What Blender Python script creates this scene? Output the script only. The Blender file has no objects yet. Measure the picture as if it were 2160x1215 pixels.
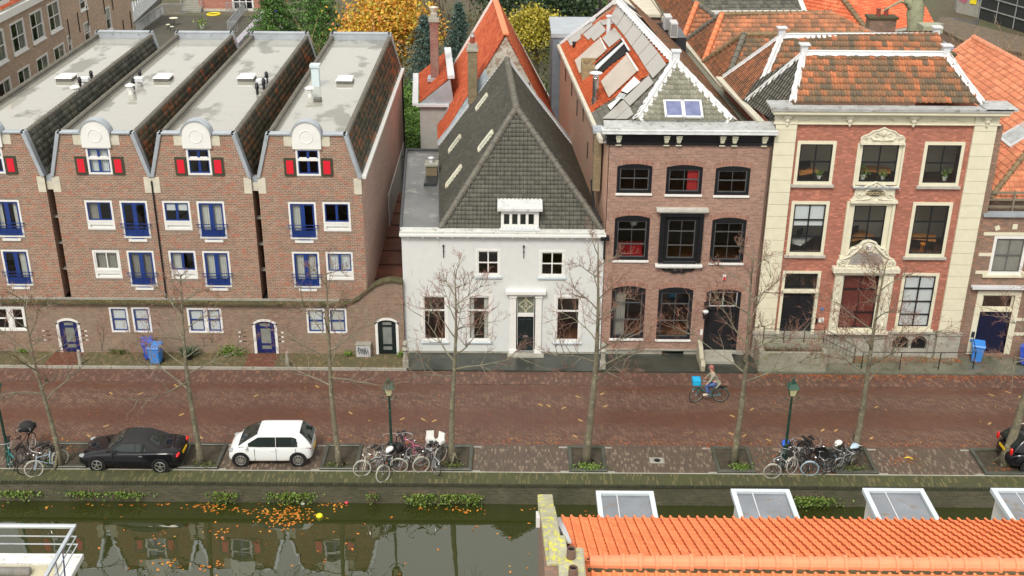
import bpy, bmesh, math, random
import numpy as np
from mathutils import Vector as V, Matrix
rad = math.radians
sc = bpy.context.scene
# ------------------------------------------------------------------ camera
FPX, PIT, ROL, CH = 2457.0, rad(24.6), rad(0.42), 27.3
_r0, _u0, _f = V((1, 0, 0)), V((0, math.sin(PIT), math.cos(PIT))), V((0, math.cos(PIT), -math.sin(PIT)))
_r = _r0 * math.cos(ROL) + _u0 * math.sin(ROL)
_u = _u0 * math.cos(ROL) - _r0 * math.sin(ROL)
cd = bpy.data.cameras.new('camera'); cam = bpy.data.objects.new('camera', cd); sc.collection.objects.link(cam)
cd.sensor_width = 36; cd.lens = FPX * 36 / 2160; cd.clip_start = .5; cd.clip_end = 900
cam.matrix_world = Matrix(((_r.x, _u.x, -_f.x, 0), (_r.y, _u.y, -_f.y, 0), (_r.z, _u.z, -_f.z, CH), (0, 0, 0, 1)))
sc.camera = cam
# ------------------------------------------------------------------ light
SUN_EL, SUN_AZ = rad(50), rad(200)      # azimuth clockwise from +Y
w = bpy.data.worlds.new('World'); sc.world = w; w.use_nodes = True
n = w.node_tree.nodes; l = w.node_tree.links; bg = n['Background']
sky = n.new('ShaderNodeTexSky'); sky.sky_type = 'NISHITA'; sky.sun_disc = False
sky.sun_elevation = SUN_EL; sky.sun_rotation = SUN_AZ; sky.air_density = 1.2; sky.dust_density = 6; sky.ozone_density = 1
hs = n.new('ShaderNodeHueSaturation'); hs.inputs['Saturation'].default_value = .1
l.new(sky.outputs[0], hs.inputs['Color'])
ov = n.new('ShaderNodeMix'); ov.data_type = 'RGBA'; ov.inputs[0].default_value = .6; ov.inputs[7].default_value = (6.4, 6.3, 6.0, 1)   # cloud cover: an even bright veil over the clear sky
l.new(hs.outputs[0], ov.inputs[6]); l.new(ov.outputs[2], bg.inputs[0]); bg.inputs[1].default_value = .135
sd = bpy.data.lights.new('sun', 'SUN'); sun = bpy.data.objects.new('sun', sd); sc.collection.objects.link(sun)
sd.energy = 1.5; sd.angle = rad(12); sd.color = (1, .92, .8)
_d = V((math.sin(SUN_AZ) * math.cos(SUN_EL), math.cos(SUN_AZ) * math.cos(SUN_EL), math.sin(SUN_EL)))
sun.rotation_euler = _d.to_track_quat('Z', 'Y').to_euler(); sun.location = (0, 30, 60)
vs = sc.view_settings; vs.view_transform = 'Standard'; vs.look = 'None'; vs.gamma = 1; vs.exposure = .58; vs.use_curve_mapping = False
sc.render.image_settings.color_mode = 'RGB'
sc.cycles.max_bounces = 7; sc.cycles.diffuse_bounces = 3; sc.cycles.transparent_max_bounces = 12
sc.cycles.caustics_reflective = False; sc.cycles.caustics_refractive = False

# ------------------------------------------------------------------ pixel -> world point on a real plane
def ray(x, y): return _f + _r * ((x - 1080) / FPX) - _u * ((y - 607.5) / FPX)
CAM = V((0, 0, CH))
def gz(x, y, z=0): d = ray(x, y); return CAM + d * ((z - CH) / d.z)
def at(x, y, Y): d = ray(x, y); return CAM + d * (Y / d.y)
def onp(x, y, p, nn): d = ray(x, y); return CAM + d * ((V(p) - CAM).dot(nn) / d.dot(nn))

# ------------------------------------------------------------------ materials
MC = {}
def _mat(name):
    m = bpy.data.materials.new(name); m.use_nodes = True
    return m, m.node_tree.nodes, m.node_tree.links, m.node_tree.nodes['Principled BSDF']
def _ramp(n, stops, interp='LINEAR'):
    r = n.new('ShaderNodeValToRGB'); r.color_ramp.interpolation = interp
    e = r.color_ramp.elements
    e[0].position, e[0].color = stops[0][0], (*stops[0][1], 1); e[1].position, e[1].color = stops[-1][0], (*stops[-1][1], 1)
    for p, c in stops[1:-1]:
        x = e.new(p); x.color = (*c, 1)
    return r
def _noise(n, l, vec, scale, detail=4, rough=.6):
    t = n.new('ShaderNodeTexNoise'); t.inputs['Scale'].default_value = scale; t.inputs['Detail'].default_value = detail
    t.inputs['Roughness'].default_value = rough
    if vec is not None: l.new(vec, t.inputs['Vector'])
    return t.outputs['Fac']
def _mix(n, l, fac, a, b, mode='MIX'):
    m = n.new('ShaderNodeMix'); m.data_type = 'RGBA'; m.blend_type = mode
    for sock, v in ((m.inputs[0], fac), (m.inputs[6], a), (m.inputs[7], b)):
        if hasattr(v, 'links') or hasattr(v, 'is_linked'): l.new(v, sock)
        elif isinstance(v, tuple): sock.default_value = (*v, 1) if len(v) == 3 else v
        else: sock.default_value = v
    return m.outputs[2]
def _mr(n, l, v, a, b, c=0., d=1.):
    m = n.new('ShaderNodeMapRange'); l.new(v, m.inputs[0])
    for i, x in enumerate((a, b, c, d)): m.inputs[i + 1].default_value = x
    return m.outputs[0]
def _bump(n, l, h, bs, strength=.3, dist=.02):
    b = n.new('ShaderNodeBump'); b.inputs['Strength'].default_value = strength; b.inputs['Distance'].default_value = dist
    l.new(h, b.inputs['Height']); l.new(b.outputs[0], bs.inputs['Normal'])
def _pos(n):
    g = n.new('ShaderNodeNewGeometry'); return g.outputs['Position']
def sc3(c, k): return tuple(min(1, x * k) for x in c)
def M(name, col=(.5, .5, .5), rough=.6, metal=0, var=.18, scale=2.5, bump=.15, fine=18, stain=None, samt=.5, streak=0):
    """painted / stone / metal surface with broad and fine mottling; stain = second colour in patches"""
    if name in MC: return MC[name]
    m, n, l, b = _mat(name); p = _pos(n)
    a = _noise(n, l, p, scale); f = _noise(n, l, p, fine, 3)
    c = _mix(n, l, _mr(n, l, a, .3, .7), sc3(col, 1 - var), sc3(col, 1 + var))
    c = _mix(n, l, _mr(n, l, f, .35, .75, 0, .5), c, sc3(col, 1 - var * 1.6))
    if stain:
        if streak: q = n.new('ShaderNodeMapping'); q.inputs['Scale'].default_value = (1, 1, streak); l.new(p, q.inputs[0])
        s = _noise(n, l, q.outputs[0] if streak else p, scale * 1.7 + .3, 6, .7)
        c = _mix(n, l, _mr(n, l, s, 1 - samt, 1.08 - samt), c, stain)
    l.new(c, b.inputs['Base Color']); b.inputs['Roughness'].default_value = rough; b.inputs['Metallic'].default_value = metal
    if bump: _bump(n, l, f, b, bump, .01)
    MC[name] = m; return m
def brick(name, c1, c2, mortar, bw=.22, rh=.075, ms=.012, var=.25, stain=(.25, .24, .2), samt=.3, rot=0, rough=.85, c3=None):
    if name in MC: return MC[name]
    m, n, l, b = _mat(name); uv = n.new('ShaderNodeUVMap'); mp = n.new('ShaderNodeMapping'); mp.inputs['Rotation'].default_value[2] = rot
    l.new(uv.outputs[0], mp.inputs[0])
    t = n.new('ShaderNodeTexBrick'); l.new(mp.outputs[0], t.inputs['Vector'])
    t.inputs['Color1'].default_value = (*c1, 1); t.inputs['Color2'].default_value = (*c2, 1); t.inputs['Mortar'].default_value = (*mortar, 1)
    t.inputs['Scale'].default_value = 1; t.inputs['Mortar Size'].default_value = ms; t.inputs['Brick Width'].default_value = bw
    t.inputs['Row Height'].default_value = rh; t.inputs['Bias'].default_value = -.1
    p = _pos(n); a = _noise(n, l, p, .7, 6, .65); f = _noise(n, l, p, 9, 4, .7)
    c = t.outputs['Color']
    # each brick its own tone
    sx = n.new('ShaderNodeSeparateXYZ'); l.new(mp.outputs[0], sx.inputs[0])
    dv = n.new('ShaderNodeVectorMath'); dv.operation = 'DIVIDE'; l.new(mp.outputs[0], dv.inputs[0]); dv.inputs[1].default_value = (bw, rh, 1)
    fl = n.new('ShaderNodeVectorMath'); fl.operation = 'FLOOR'; l.new(dv.outputs[0], fl.inputs[0])
    wn = n.new('ShaderNodeTexWhiteNoise'); l.new(fl.outputs[0], wn.inputs['Vector'])
    if c3: c = _mix(n, l, _mr(n, l, wn.outputs['Value'], .78, .92), c, c3)
    c = _mix(n, l, .35, c, _mix(n, l, wn.outputs['Value'], (.35, .35, .35), (1.5, 1.4, 1.3)), 'MULTIPLY')
    c = _mix(n, l, _mr(n, l, f, .3, .7, 0, .5), c, sc3(c1, .6))
    c = _mix(n, l, _mr(n, l, a, .68 - samt, .95), c, stain)
    l.new(c, b.inputs['Base Color']); b.inputs['Roughness'].default_value = rough
    _bump(n, l, t.outputs['Fac'], b, -.35, .012)
    MC[name] = m; return m
def tile(name, stops, moss=(.1, .1, .06), mamt=.25, rough=.7):
    """roof tiles: UV counts tiles, every tile takes its own tone"""
    if name in MC: return MC[name]
    m, n, l, b = _mat(name); uv = n.new('ShaderNodeUVMap')
    fl = n.new('ShaderNodeVectorMath'); fl.operation = 'FLOOR'; l.new(uv.outputs[0], fl.inputs[0])
    wn = n.new('ShaderNodeTexWhiteNoise'); l.new(fl.outputs[0], wn.inputs['Vector'])
    p = _pos(n); a = _noise(n, l, p, .55, 5, .65); f = _noise(n, l, p, 7, 4, .7)
    ad = n.new('ShaderNodeMath'); ad.operation = 'MULTIPLY_ADD'; l.new(a, ad.inputs[0]); ad.inputs[1].default_value = .9
    sb = n.new('ShaderNodeMath'); sb.operation = 'MULTIPLY_ADD'; l.new(wn.outputs['Value'], sb.inputs[0]); sb.inputs[1].default_value = .75; sb.inputs[2].default_value = -.36
    l.new(sb.outputs[0], ad.inputs[2])
    r = _ramp(n, stops); l.new(ad.outputs[0], r.inputs[0])
    c = _mix(n, l, _mr(n, l, f, .68 - mamt, .85), r.outputs[0], moss)
    l.new(c, b.inputs['Base Color']); b.inputs['Roughness'].default_value = rough
    _bump(n, l, f, b, .2, .01)
    MC[name] = m; return m
def leafm(name, stops, rough=.6):
    if name in MC: return MC[name]
    m, n, l, b = _mat(name); g = n.new('ShaderNodeNewGeometry')
    r = _ramp(n, stops); l.new(g.outputs['Random Per Island'], r.inputs[0])
    l.new(r.outputs[0], b.inputs['Base Color']); b.inputs['Roughness'].default_value = rough
    MC[name] = m; return m
def glass(name='window_glass', tint=(.84, .86, .86), base=.03):
    if name in MC: return MC[name]
    m = bpy.data.materials.new(name); m.use_nodes = True; n = m.node_tree.nodes; l = m.node_tree.links
    n.remove(n['Principled BSDF']); o = n['Material Output']
    t = n.new('ShaderNodeBsdfTransparent'); t.inputs[0].default_value = (*tint, 1); g = n.new('ShaderNodeBsdfGlossy'); g.inputs['Roughness'].default_value = .02
    fr = n.new('ShaderNodeFresnel'); g0 = n.new('ShaderNodeNewGeometry'); l.new(_mr(n, l, g0.outputs['Backfacing'], 0, 1, 1.5, 1 / 1.5), fr.inputs[0]); mx = n.new('ShaderNodeMixShader')
    ad = n.new('ShaderNodeMath'); ad.inputs[1].default_value = base; l.new(fr.outputs[0], ad.inputs[0])
    ns = n.new('ShaderNodeTexNoise'); ns.inputs['Scale'].default_value = 1.3
    g2 = n.new('ShaderNodeNewGeometry'); l.new(g2.outputs['Position'], ns.inputs['Vector'])
    bp = n.new('ShaderNodeBump'); bp.inputs['Strength'].default_value = .04; l.new(ns.outputs[0], bp.inputs['Height']); l.new(bp.outputs[0], g.inputs['Normal'])
    l.new(ad.outputs[0], mx.inputs[0]); l.new(t.outputs[0], mx.inputs[1]); l.new(g.outputs[0], mx.inputs[2]); l.new(mx.outputs[0], o.inputs[0])
    MC[name] = m; return m

# ------------------------------------------------------------------ objects
COL = sc.collection
def wloc(o):
    p = V((0, 0, 0))
    while o is not None: p = p + o.location; o = o.parent
    return p
def tag(o, label=None, cat=None, group=None, kind=None):
    if label: o['label'] = label
    if cat: o['category'] = cat
    if group: o['group'] = group
    if kind: o['kind'] = kind
    return o
def thing(name, label, cat, loc=(0, 0, 0), group=None):
    o = bpy.data.objects.new(name, None); o.empty_display_size = .3; COL.objects.link(o); o.location = loc
    return tag(o, label, cat, group)
def copy_tree(o, parent=None):
    kids = [c for c in o.children]
    c = o.copy(); COL.objects.link(c); c.parent = parent
    for k in kids: copy_tree(k, c)
    return c
class MB:
    def __init__(s, T=None): s.v = []; s.f = []; s.T = T
    def add(s, vs_, fs):
        b = len(s.v)
        s.v += [tuple(s.T(*p)) if s.T else tuple(p) for p in vs_]
        s.f += [tuple(i + b for i in f) for f in fs]; return s
    def box(s, x0, x1, y0, y1, z0, z1):
        return s.add([(x, y, z) for z in (z0, z1) for y in (y0, y1) for x in (x0, x1)],
                     [(0, 2, 3, 1), (4, 5, 7, 6), (0, 1, 5, 4), (2, 6, 7, 3), (0, 4, 6, 2), (1, 3, 7, 5)])
    def quad(s, *p): return s.add(p, [tuple(range(len(p)))])
    def prism(s, poly, d):
        k = len(poly); d = V(d); a = [V(p) for p in poly]
        return s.add(a + [p + d for p in a], [tuple(range(k)), tuple(range(2 * k - 1, k - 1, -1))] +
                     [(i, (i + 1) % k, k + (i + 1) % k, k + i) for i in range(k)])
    def bar(s, p0, p1, w_, h_, up=(0, 0, 1)):
        p0, p1 = V(p0), V(p1); d = (p1 - p0).normalized(); sd_ = d.cross(V(up))
        if sd_.length < 1e-4: sd_ = d.cross(V((0, 1, 0)))
        sd_.normalize(); u = sd_.cross(d).normalized()
        q = [p0 + sd_ * a * w_ / 2 + u * b * h_ / 2 for a, b in ((-1, -1), (1, -1), (1, 1), (-1, 1))]
        return s.prism(q, p1 - p0)
    def tube(s, pts, rs, k=6, cap=True):
        pts = [V(p) for p in pts]
        if not isinstance(rs, (list, tuple)): rs = [rs] * len(pts)
        vs_ = []; fs = []; ref = V((.3, .2, 1)) if abs((pts[-1] - pts[0]).normalized().z) < .9 else V((1, .2, 0))
        for i, p in enumerate(pts):
            d = (pts[min(i + 1, len(pts) - 1)] - pts[max(i - 1, 0)]).normalized()
            a = d.cross(ref).normalized(); b = d.cross(a)
            vs_ += [p + (a * math.cos(t) + b * math.sin(t)) * rs[i] for t in [2 * math.pi * j / k for j in range(k)]]
        for i in range(len(pts) - 1):
            for j in range(k): fs.append((i * k + j, i * k + (j + 1) % k, (i + 1) * k + (j + 1) % k, (i + 1) * k + j))
        if cap: fs += [tuple(range(k - 1, -1, -1)), tuple(range((len(pts) - 1) * k, len(pts) * k))]
        return s.add(vs_, fs)
    def cyl(s, c, r, z0, z1, k=12, r2=None): return s.tube([(c[0], c[1], z0), (c[0], c[1], z1)], [r, r if r2 is None else r2], k)
    def lathe(s, c, prof, k=12):
        vs_ = [(c[0] + r * math.cos(2 * math.pi * j / k), c[1] + r * math.sin(2 * math.pi * j / k), c[2] + z) for r, z in prof for j in range(k)]
        m_ = len(prof)
        fs = [(i * k + j, i * k + (j + 1) % k, (i + 1) * k + (j + 1) % k, (i + 1) * k + j) for i in range(m_ - 1) for j in range(k)]
        fs += [tuple(range(k - 1, -1, -1)), tuple(range((m_ - 1) * k, m_ * k))]
        return s.add(vs_, fs)
    def ball(s, c, r, k=10, m_=7):
        if not isinstance(r, (tuple, list)): r = (r, r, r)
        prof = [(math.sin(math.pi * i / m_), -math.cos(math.pi * i / m_)) for i in range(m_ + 1)]
        prof[0] = (.02, -1); prof[-1] = (.02, 1)
        vs_ = [(c[0] + r[0] * a * math.cos(2 * math.pi * j / k), c[1] + r[1] * a * math.sin(2 * math.pi * j / k), c[2] + r[2] * z) for a, z in prof for j in range(k)]
        fs = [(i * k + j, i * k + (j + 1) % k, (i + 1) * k + (j + 1) % k, (i + 1) * k + j) for i in range(m_) for j in range(k)]
        fs += [tuple(range(k - 1, -1, -1)), tuple(range(m_ * k, m_ * k + k))]
        return s.add(vs_, fs)
    def ring(s, c, ax1, ax2, R, r, k=24, q=5):
        c, ax1, ax2 = V(c), V(ax1), V(ax2); nn = ax1.cross(ax2); vs_ = []; fs = []
        for i in range(k):
            t = 2 * math.pi * i / k; d = ax1 * math.cos(t) + ax2 * math.sin(t)
            vs_ += [c + d * (R + r * math.cos(2 * math.pi * j / q)) + nn * r * math.sin(2 * math.pi * j / q) for j in range(q)]
        for i in range(k):
            for j in range(q): fs.append((i * q + j, i * q + (j + 1) % q, ((i + 1) % k) * q + (j + 1) % q, ((i + 1) % k) * q + j))
        return s.add(vs_, fs)
    def build(s, name, mat, parent=None, smooth=False, bevel=0, fixn=True):
        me = bpy.data.meshes.new(name); o = bpy.data.objects.new(name, me); COL.objects.link(o)
        off = wloc(parent) if parent is not None else V((0, 0, 0))
        bm = bmesh.new(); vv = [bm.verts.new(V(p)) for p in s.v]
        for f in s.f:
            if len(set(f)) > 2:
                try: bm.faces.new([vv[i] for i in f])
                except ValueError: pass
        if fixn: bmesh.ops.recalc_face_normals(bm, faces=bm.faces)
        if bevel: bmesh.ops.bevel(bm, geom=list(bm.edges), offset=bevel, segments=1, affect='EDGES', clamp_overlap=True)
        uv = bm.loops.layers.uv.new('UVMap')
        for f in bm.faces:
            f.normal_update(); a = [abs(x) for x in f.normal]
            i, j = (1, 2) if a[0] >= a[1] and a[0] >= a[2] else ((0, 2) if a[1] >= a[2] else (0, 1))
            for lp in f.loops: lp[uv].uv = (lp.vert.co[i], lp.vert.co[j])
            f.smooth = smooth
        if off.length: bmesh.ops.translate(bm, verts=bm.verts, vec=-off)
        bm.to_mesh(me); bm.free(); me.materials.append(mat)
        if parent is not None: o.parent = parent
        return o
def FY(Y0): return lambda u, d, z: (u, Y0 - d, z)         # facade that faces the camera; d = outwards
def FX(X0): return lambda u, d, z: (X0 + d, u, z)         # wall that faces +X

def wallmb(T, u0, u1, z0, z1, holes, rev=.16, cuts=()):
    """wall face with real openings and reveals; cuts = half planes (u,z,nu,nz) trimmed off"""
    mb = MB(T)
    us = sorted({u0, u1, *[h[0] for h in holes], *[h[1] for h in holes]}); zs = sorted({z0, z1, *[h[2] for h in holes], *[h[3] for h in holes]})
    us = [u for u in us if u0 <= u <= u1]; zs = [z for z in zs if z0 <= z <= z1]
    cells = []
    for a, b in zip(us, us[1:]):
        for c, d in zip(zs, zs[1:]):
            mu, mz = (a + b) / 2, (c + d) / 2
            if any(h[0] < mu < h[1] and h[2] < mz < h[3] for h in holes): continue
            cells.append([(a, c), (b, c), (b, d), (a, d)])
    for (pu, pz, nu, nz) in cuts:
        out = []
        for poly in cells:
            q = []
            for i in range(len(poly)):
                A, B = poly[i], poly[(i + 1) % len(poly)]
                da = (A[0] - pu) * nu + (A[1] - pz) * nz; db = (B[0] - pu) * nu + (B[1] - pz) * nz
                if da <= 1e-6: q.append(A)
                if (da < -1e-6 and db > 1e-6) or (da > 1e-6 and db < -1e-6):
                    t = da / (da - db); q.append((A[0] + (B[0] - A[0]) * t, A[1] + (B[1] - A[1]) * t))
            if len(q) > 2: out.append(q)
        cells = out
    for q in cells: mb.quad(*[(u, 0, z) for u, z in q])
    for h in holes:
        a, b, c, d = h[:4]
        for p, q in (((a, c), (b, c)), ((b, c), (b, d)), ((b, d), (a, d)), ((a, d), (a, c))):
            mb.quad((p[0], 0, p[1]), (q[0], 0, q[1]), (q[0], -rev, q[1]), (p[0], -rev, p[1]))
        if len(h) > 4 and h[4]:                       # segmental arch: fill the two top corners
            rs = h[4]; k = 8; arc = [(a + (b - a) * i / k, d - rs * (2 * i / k - 1) ** 2) for i in range(k + 1)]
            mb.quad((a, 0, d), *[(u, 0, z) for u, z in arc[:k // 2 + 1]])
            mb.quad(*[(u, 0, z) for u, z in arc[k // 2:]], (b, 0, d))
            for (p, q) in zip(arc, arc[1:]): mb.quad((p[0], 0, p[1]), (q[0], 0, q[1]), (q[0], -rev, q[1]), (p[0], -rev, p[1]))
    return mb

def tiles(name, parent, e0, e1, up, poly, mat, tw=.25, th=.33, amp=.035, step=.03, lift=0):
    """pantiled slope: rolls and overlapping courses modelled, trimmed to a convex outline"""
    e0, e1, up = V(e0), V(e1), V(up); a = (e1 - e0).normalized(); b = up - e0; b = (b - a * b.dot(a)).normalized(); nn = a.cross(b)
    if nn.z < 0: nn = -nn
    P = [V(p) for p in poly]; Q = [((p - e0).dot(a), (p - e0).dot(b)) for p in P]
    s0, s1 = min(q[0] for q in Q), max(q[0] for q in Q); t0, t1 = min(q[1] for q in Q), max(q[1] for q in Q)
    i0, i1 = math.floor(s0 / tw) - 1, math.ceil(s1 / tw) + 1; j0, j1 = math.floor(t0 / th) - 1, math.ceil(t1 / th) + 1
    prof = [(0, -.25), (.025, .55), (.15, 1), (.28, .72), (.4, .05), (.62, -.2), (.9, -.25)]
    ss = [((i + f) * tw, amp * h, i + f) for i in range(i0, i1) for f, h in prof]
    area = sum(Q[i][0] * Q[(i + 1) % len(Q)][1] - Q[(i + 1) % len(Q)][0] * Q[i][1] for i in range(len(Q))); sg = 1 if area > 0 else -1
    edges = []
    for i in range(len(Q)):
        A, B = Q[i], Q[(i + 1) % len(Q)]; du, dv = B[0] - A[0], B[1] - A[1]; L = math.hypot(du, dv)
        if L > 1e-5: edges.append((A, (sg * dv / L, -sg * du / L)))
    def outd(s_, t_): return max((s_ - A[0]) * m_[0] + (t_ - A[1]) * m_[1] for A, m_ in edges)
    bm = bmesh.new(); uvl = bm.loops.layers.uv.new('UVMap')
    W = lambda s_, t_, h_: e0 + a * s_ + b * t_ + nn * (h_ + lift)
    for j in range(j0, j1):
        tb, tt = j * th, (j + 1) * th
        lo = [None] * len(ss); hi = [None] * len(ss); lw = [None] * len(ss)
        for k in range(len(ss) - 1):
            if outd((ss[k][0] + ss[k + 1][0]) / 2, (tb + tt) / 2) > th * .9: continue
            for m_ in (k, k + 1):
                if lo[m_] is None:
                    s_, h_, _ = ss[m_]
                    lo[m_] = bm.verts.new(W(s_, tb, h_ + step)); hi[m_] = bm.verts.new(W(s_, tt, h_)); lw[m_] = bm.verts.new(W(s_, tb, h_ - .004))
            for vsq, vv0, vv1 in (((lo[k], lo[k + 1], hi[k + 1], hi[k]), j + .02, j + .98), ((lw[k], lw[k + 1], lo[k + 1], lo[k]), j + .02, j + .03)):
                f = bm.faces.new(vsq); f.smooth = True; i_ = math.floor(ss[k][2] + 1e-6)
                c_ = ((ss[k][2], vv0), (max(ss[k + 1][2], 0) if False else ss[k + 1][2], vv0), (ss[k + 1][2], vv1), (ss[k][2], vv1))
                for lp, (uu, v2) in zip(f.loops, c_): lp[uvl].uv = (min(uu, i_ + .98), v2)
    for A, m_ in edges:
        pc = W(A[0], A[1], 0); no = a * m_[0] + b * m_[1]
        bmesh.ops.bisect_plane(bm, geom=bm.verts[:] + bm.edges[:] + bm.faces[:], plane_co=pc, plane_no=no, clear_outer=True)
    for f in bm.faces:
        f.normal_update()
        if f.normal.dot(nn) < -.2: f.normal_flip()
    off = wloc(parent)
    bmesh.ops.translate(bm, verts=bm.verts, vec=-off)
    me = bpy.data.meshes.new(name); bm.to_mesh(me); bm.free(); me.materials.append(mat)
    o = bpy.data.objects.new(name, me); COL.objects.link(o); o.parent = parent; return o
def ridge(name, parent, p0, p1, mat, r=.13, seg=.36):
    """half-round ridge tiles laid end over end"""
    p0, p1 = V(p0), V(p1); L = (p1 - p0).length; k = max(1, round(L / seg)); mb = MB(); d = (p1 - p0) / k
    for i in range(k):
        a = p0 + d * i; mb.tube([a, a + d * .86, a + d * .88, a + d * 1.03], [r * .86, r * .98, r * 1.22, r * 1.2], 8)
    return mb.build(name, mat, parent, smooth=False)

def window(par, T, u0, u1, z0, z1, fr, sash, fw=.08, proud=.02, back=.14, cols=2, zs=(), sw=.045, bar=.03, curtain=None, sill=None, name='window', label=None, panes=True, skip_low=None, arch=0):
    """outer frame + sash bars + glass pane (+ curtain, + sill)"""
    mb = MB(T); f = fw
    mb.box(u0, u0 + f, -back, proud, z0, z1); mb.box(u1 - f, u1, -back, proud, z0, z1)
    if arch:
        k = 8; au = [u0 + f + (u1 - u0 - 2 * f) * i / k for i in range(k + 1)]
        for p, q in zip(au, au[1:]):
            g = lambda u: z1 - arch * ((2 * (u - u0) / (u1 - u0)) - 1) ** 2
            mb.prism([(p, -back, g(p)), (q, -back, g(q)), (q, -back, g(q) - f), (p, -back, g(p) - f)], (0, back + proud, 0)) if not T else \
                mb.add([(p, -back, g(p)), (q, -back, g(q)), (q, -back, z1 - f - arch), (p, -back, z1 - f - arch), (p, proud, g(p)), (q, proud, g(q)), (q, proud, z1 - f - arch), (p, proud, z1 - f - arch)],
                       [(0, 1, 2, 3), (7, 6, 5, 4), (0, 4, 5, 1), (1, 5, 6, 2), (2, 6, 7, 3), (3, 7, 4, 0)])
        zt = z1 - f - arch
    else:
        mb.box(u0 + f, u1 - f, -back, proud, z1 - f, z1); zt = z1 - f
    mb.box(u0 + f, u1 - f, -back, proud, z0, z0 + f)
    w_ = mb.build(name, fr, par)
    if label: w_['label'] = label
    a, b, c, d = u0 + f, u1 - f, z0 + f, zt
    s = MB(T); dm, dM = proud - .075, proud - .03
    s.box(a, a + sw, dm, dM, c, d); s.box(b - sw, b, dm, dM, c, d); s.box(a + sw, b - sw, dm, dM, c, c + sw); s.box(a + sw, b - sw, dm, dM, d - sw, d)
    for z in zs: s.box(a + sw, b - sw, dm + .006, dM - .004, z - sw * .6, z + sw * .6)
    for i in range(1, cols):
        uc = a + (b - a) * i / cols; s.box(uc - bar / 2, uc + bar / 2, dm + .002, dM - .008, c + sw, d - sw)
    s.build('sash', sash, w_)
    if panes:
        g = MB(T); g.quad((a + .01, dm + .02, c + .01), (b - .01, dm + .02, c + .01), (b - .01, dm + .02, d - .01), (a + .01, dm + .02, d - .01)); g.build('pane', glass(), w_)
    if curtain:
        kind, cm = curtain; g = MB(T); q = proud - (.1 if kind in ('blind', 'top') else .17)
        if kind == 'sides':
            for x0, x1 in ((a, a + (b - a) * .27), (b - (b - a) * .27, b)): _folds(g, x0, x1, q, c, d)
        elif kind == 'left': _folds(g, a, a + (b - a) * .4, q, c, d)
        elif kind == 'right': _folds(g, a + (b - a) * .62, b, q, c, d)
        elif kind == 'full': _folds(g, a, b, q, c, d)
        elif kind == 'top': g.box(a, b, q - .01, q, c + (d - c) * .55, d)
        elif kind == 'blind': g.box(a, b, q - .01, q, c, d)
        g.build('curtain' if kind not in ('top', 'blind') else 'blind', cm, w_)
    if sill:
        sm, ov, pr, h = sill; MB(T).box(u0 - ov, u1 + ov, -.02, proud + pr, z0 - h, z0 - .003).build('sill', sm, w_, bevel=.008)
    return w_
def _folds(g, x0, x1, q, c, d):
    k = max(4, int((x1 - x0) / .05)); xs = [x0 + (x1 - x0) * i / k for i in range(k + 1)]
    for i in range(k): g.quad((xs[i], q - .03 * (i % 2), c), (xs[i + 1], q - .03 * ((i + 1) % 2), c), (xs[i + 1], q - .03 * ((i + 1) % 2), d), (xs[i], q - .03 * (i % 2), d))
def rooms(par, x0, x1, y0, y1, levels, wallm, floorm, sx=0.):
    """floors, ceilings, back and side walls seen through the windows"""
    a = MB(); b = MB()
    for z, zt in zip(levels, levels[1:]):
        b.box(x0 + .05, x1 - .05, y0 + .02, y1, z + .02, z + .1)
        a.quad((x0 + .05, y1, z), (x1 - .05, y1, z), (x1 - .05, y1, zt), (x0 + .05, y1, zt))
        for x in (x0 + .05, x1 - .05): a.quad((x, y0, z), (x, y1, z), (x, y1, zt), (x, y0, zt))
    z = levels[-1]; a.quad((x0, y0, z), (x1, y0, z), (x1, y1, z), (x0, y1, z))
    a.build('inner_walls', wallm, par); b.build('floors', floorm, par)
def leaves(name, pts, size, mat, parent=None, seed=1, squash=1., normal_up=0.):
    """numpy leaf quads at pts"""
    rg = np.random.default_rng(seed); N = len(pts); pts = np.asarray(pts, float)
    if parent is not None: pts = pts - np.array(wloc(parent))
    a = rg.normal(size=(N, 3)); a[:, 2] *= (1 - normal_up); a /= np.linalg.norm(a, axis=1)[:, None] + 1e-9
    b = rg.normal(size=(N, 3)); b[:, 2] *= (1 - normal_up); b -= a * (a * b).sum(1)[:, None]; b /= np.linalg.norm(b, axis=1)[:, None] + 1e-9
    sz = size * rg.uniform(.6, 1.3, N)[:, None]; a = a * sz; b = b * sz * squash
    vv = np.stack([pts - a, pts - b * .6 , pts + a, pts + b * .6], 1).reshape(-1, 3)
    me = bpy.data.meshes.new(name); me.vertices.add(4 * N); me.vertices.foreach_set('co', vv.ravel())
    me.loops.add(4 * N); me.loops.foreach_set('vertex_index', np.arange(4 * N, dtype=np.int32))
    me.polygons.add(N); me.polygons.foreach_set('loop_start', np.arange(0, 4 * N, 4, dtype=np.int32)); me.polygons.foreach_set('loop_total', np.full(N, 4, dtype=np.int32))
    me.update(calc_edges=True); me.validate(); me.materials.append(mat)
    o = bpy.data.objects.new(name, me); COL.objects.link(o)
    if parent is not None: o.parent = parent
    return o
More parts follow.
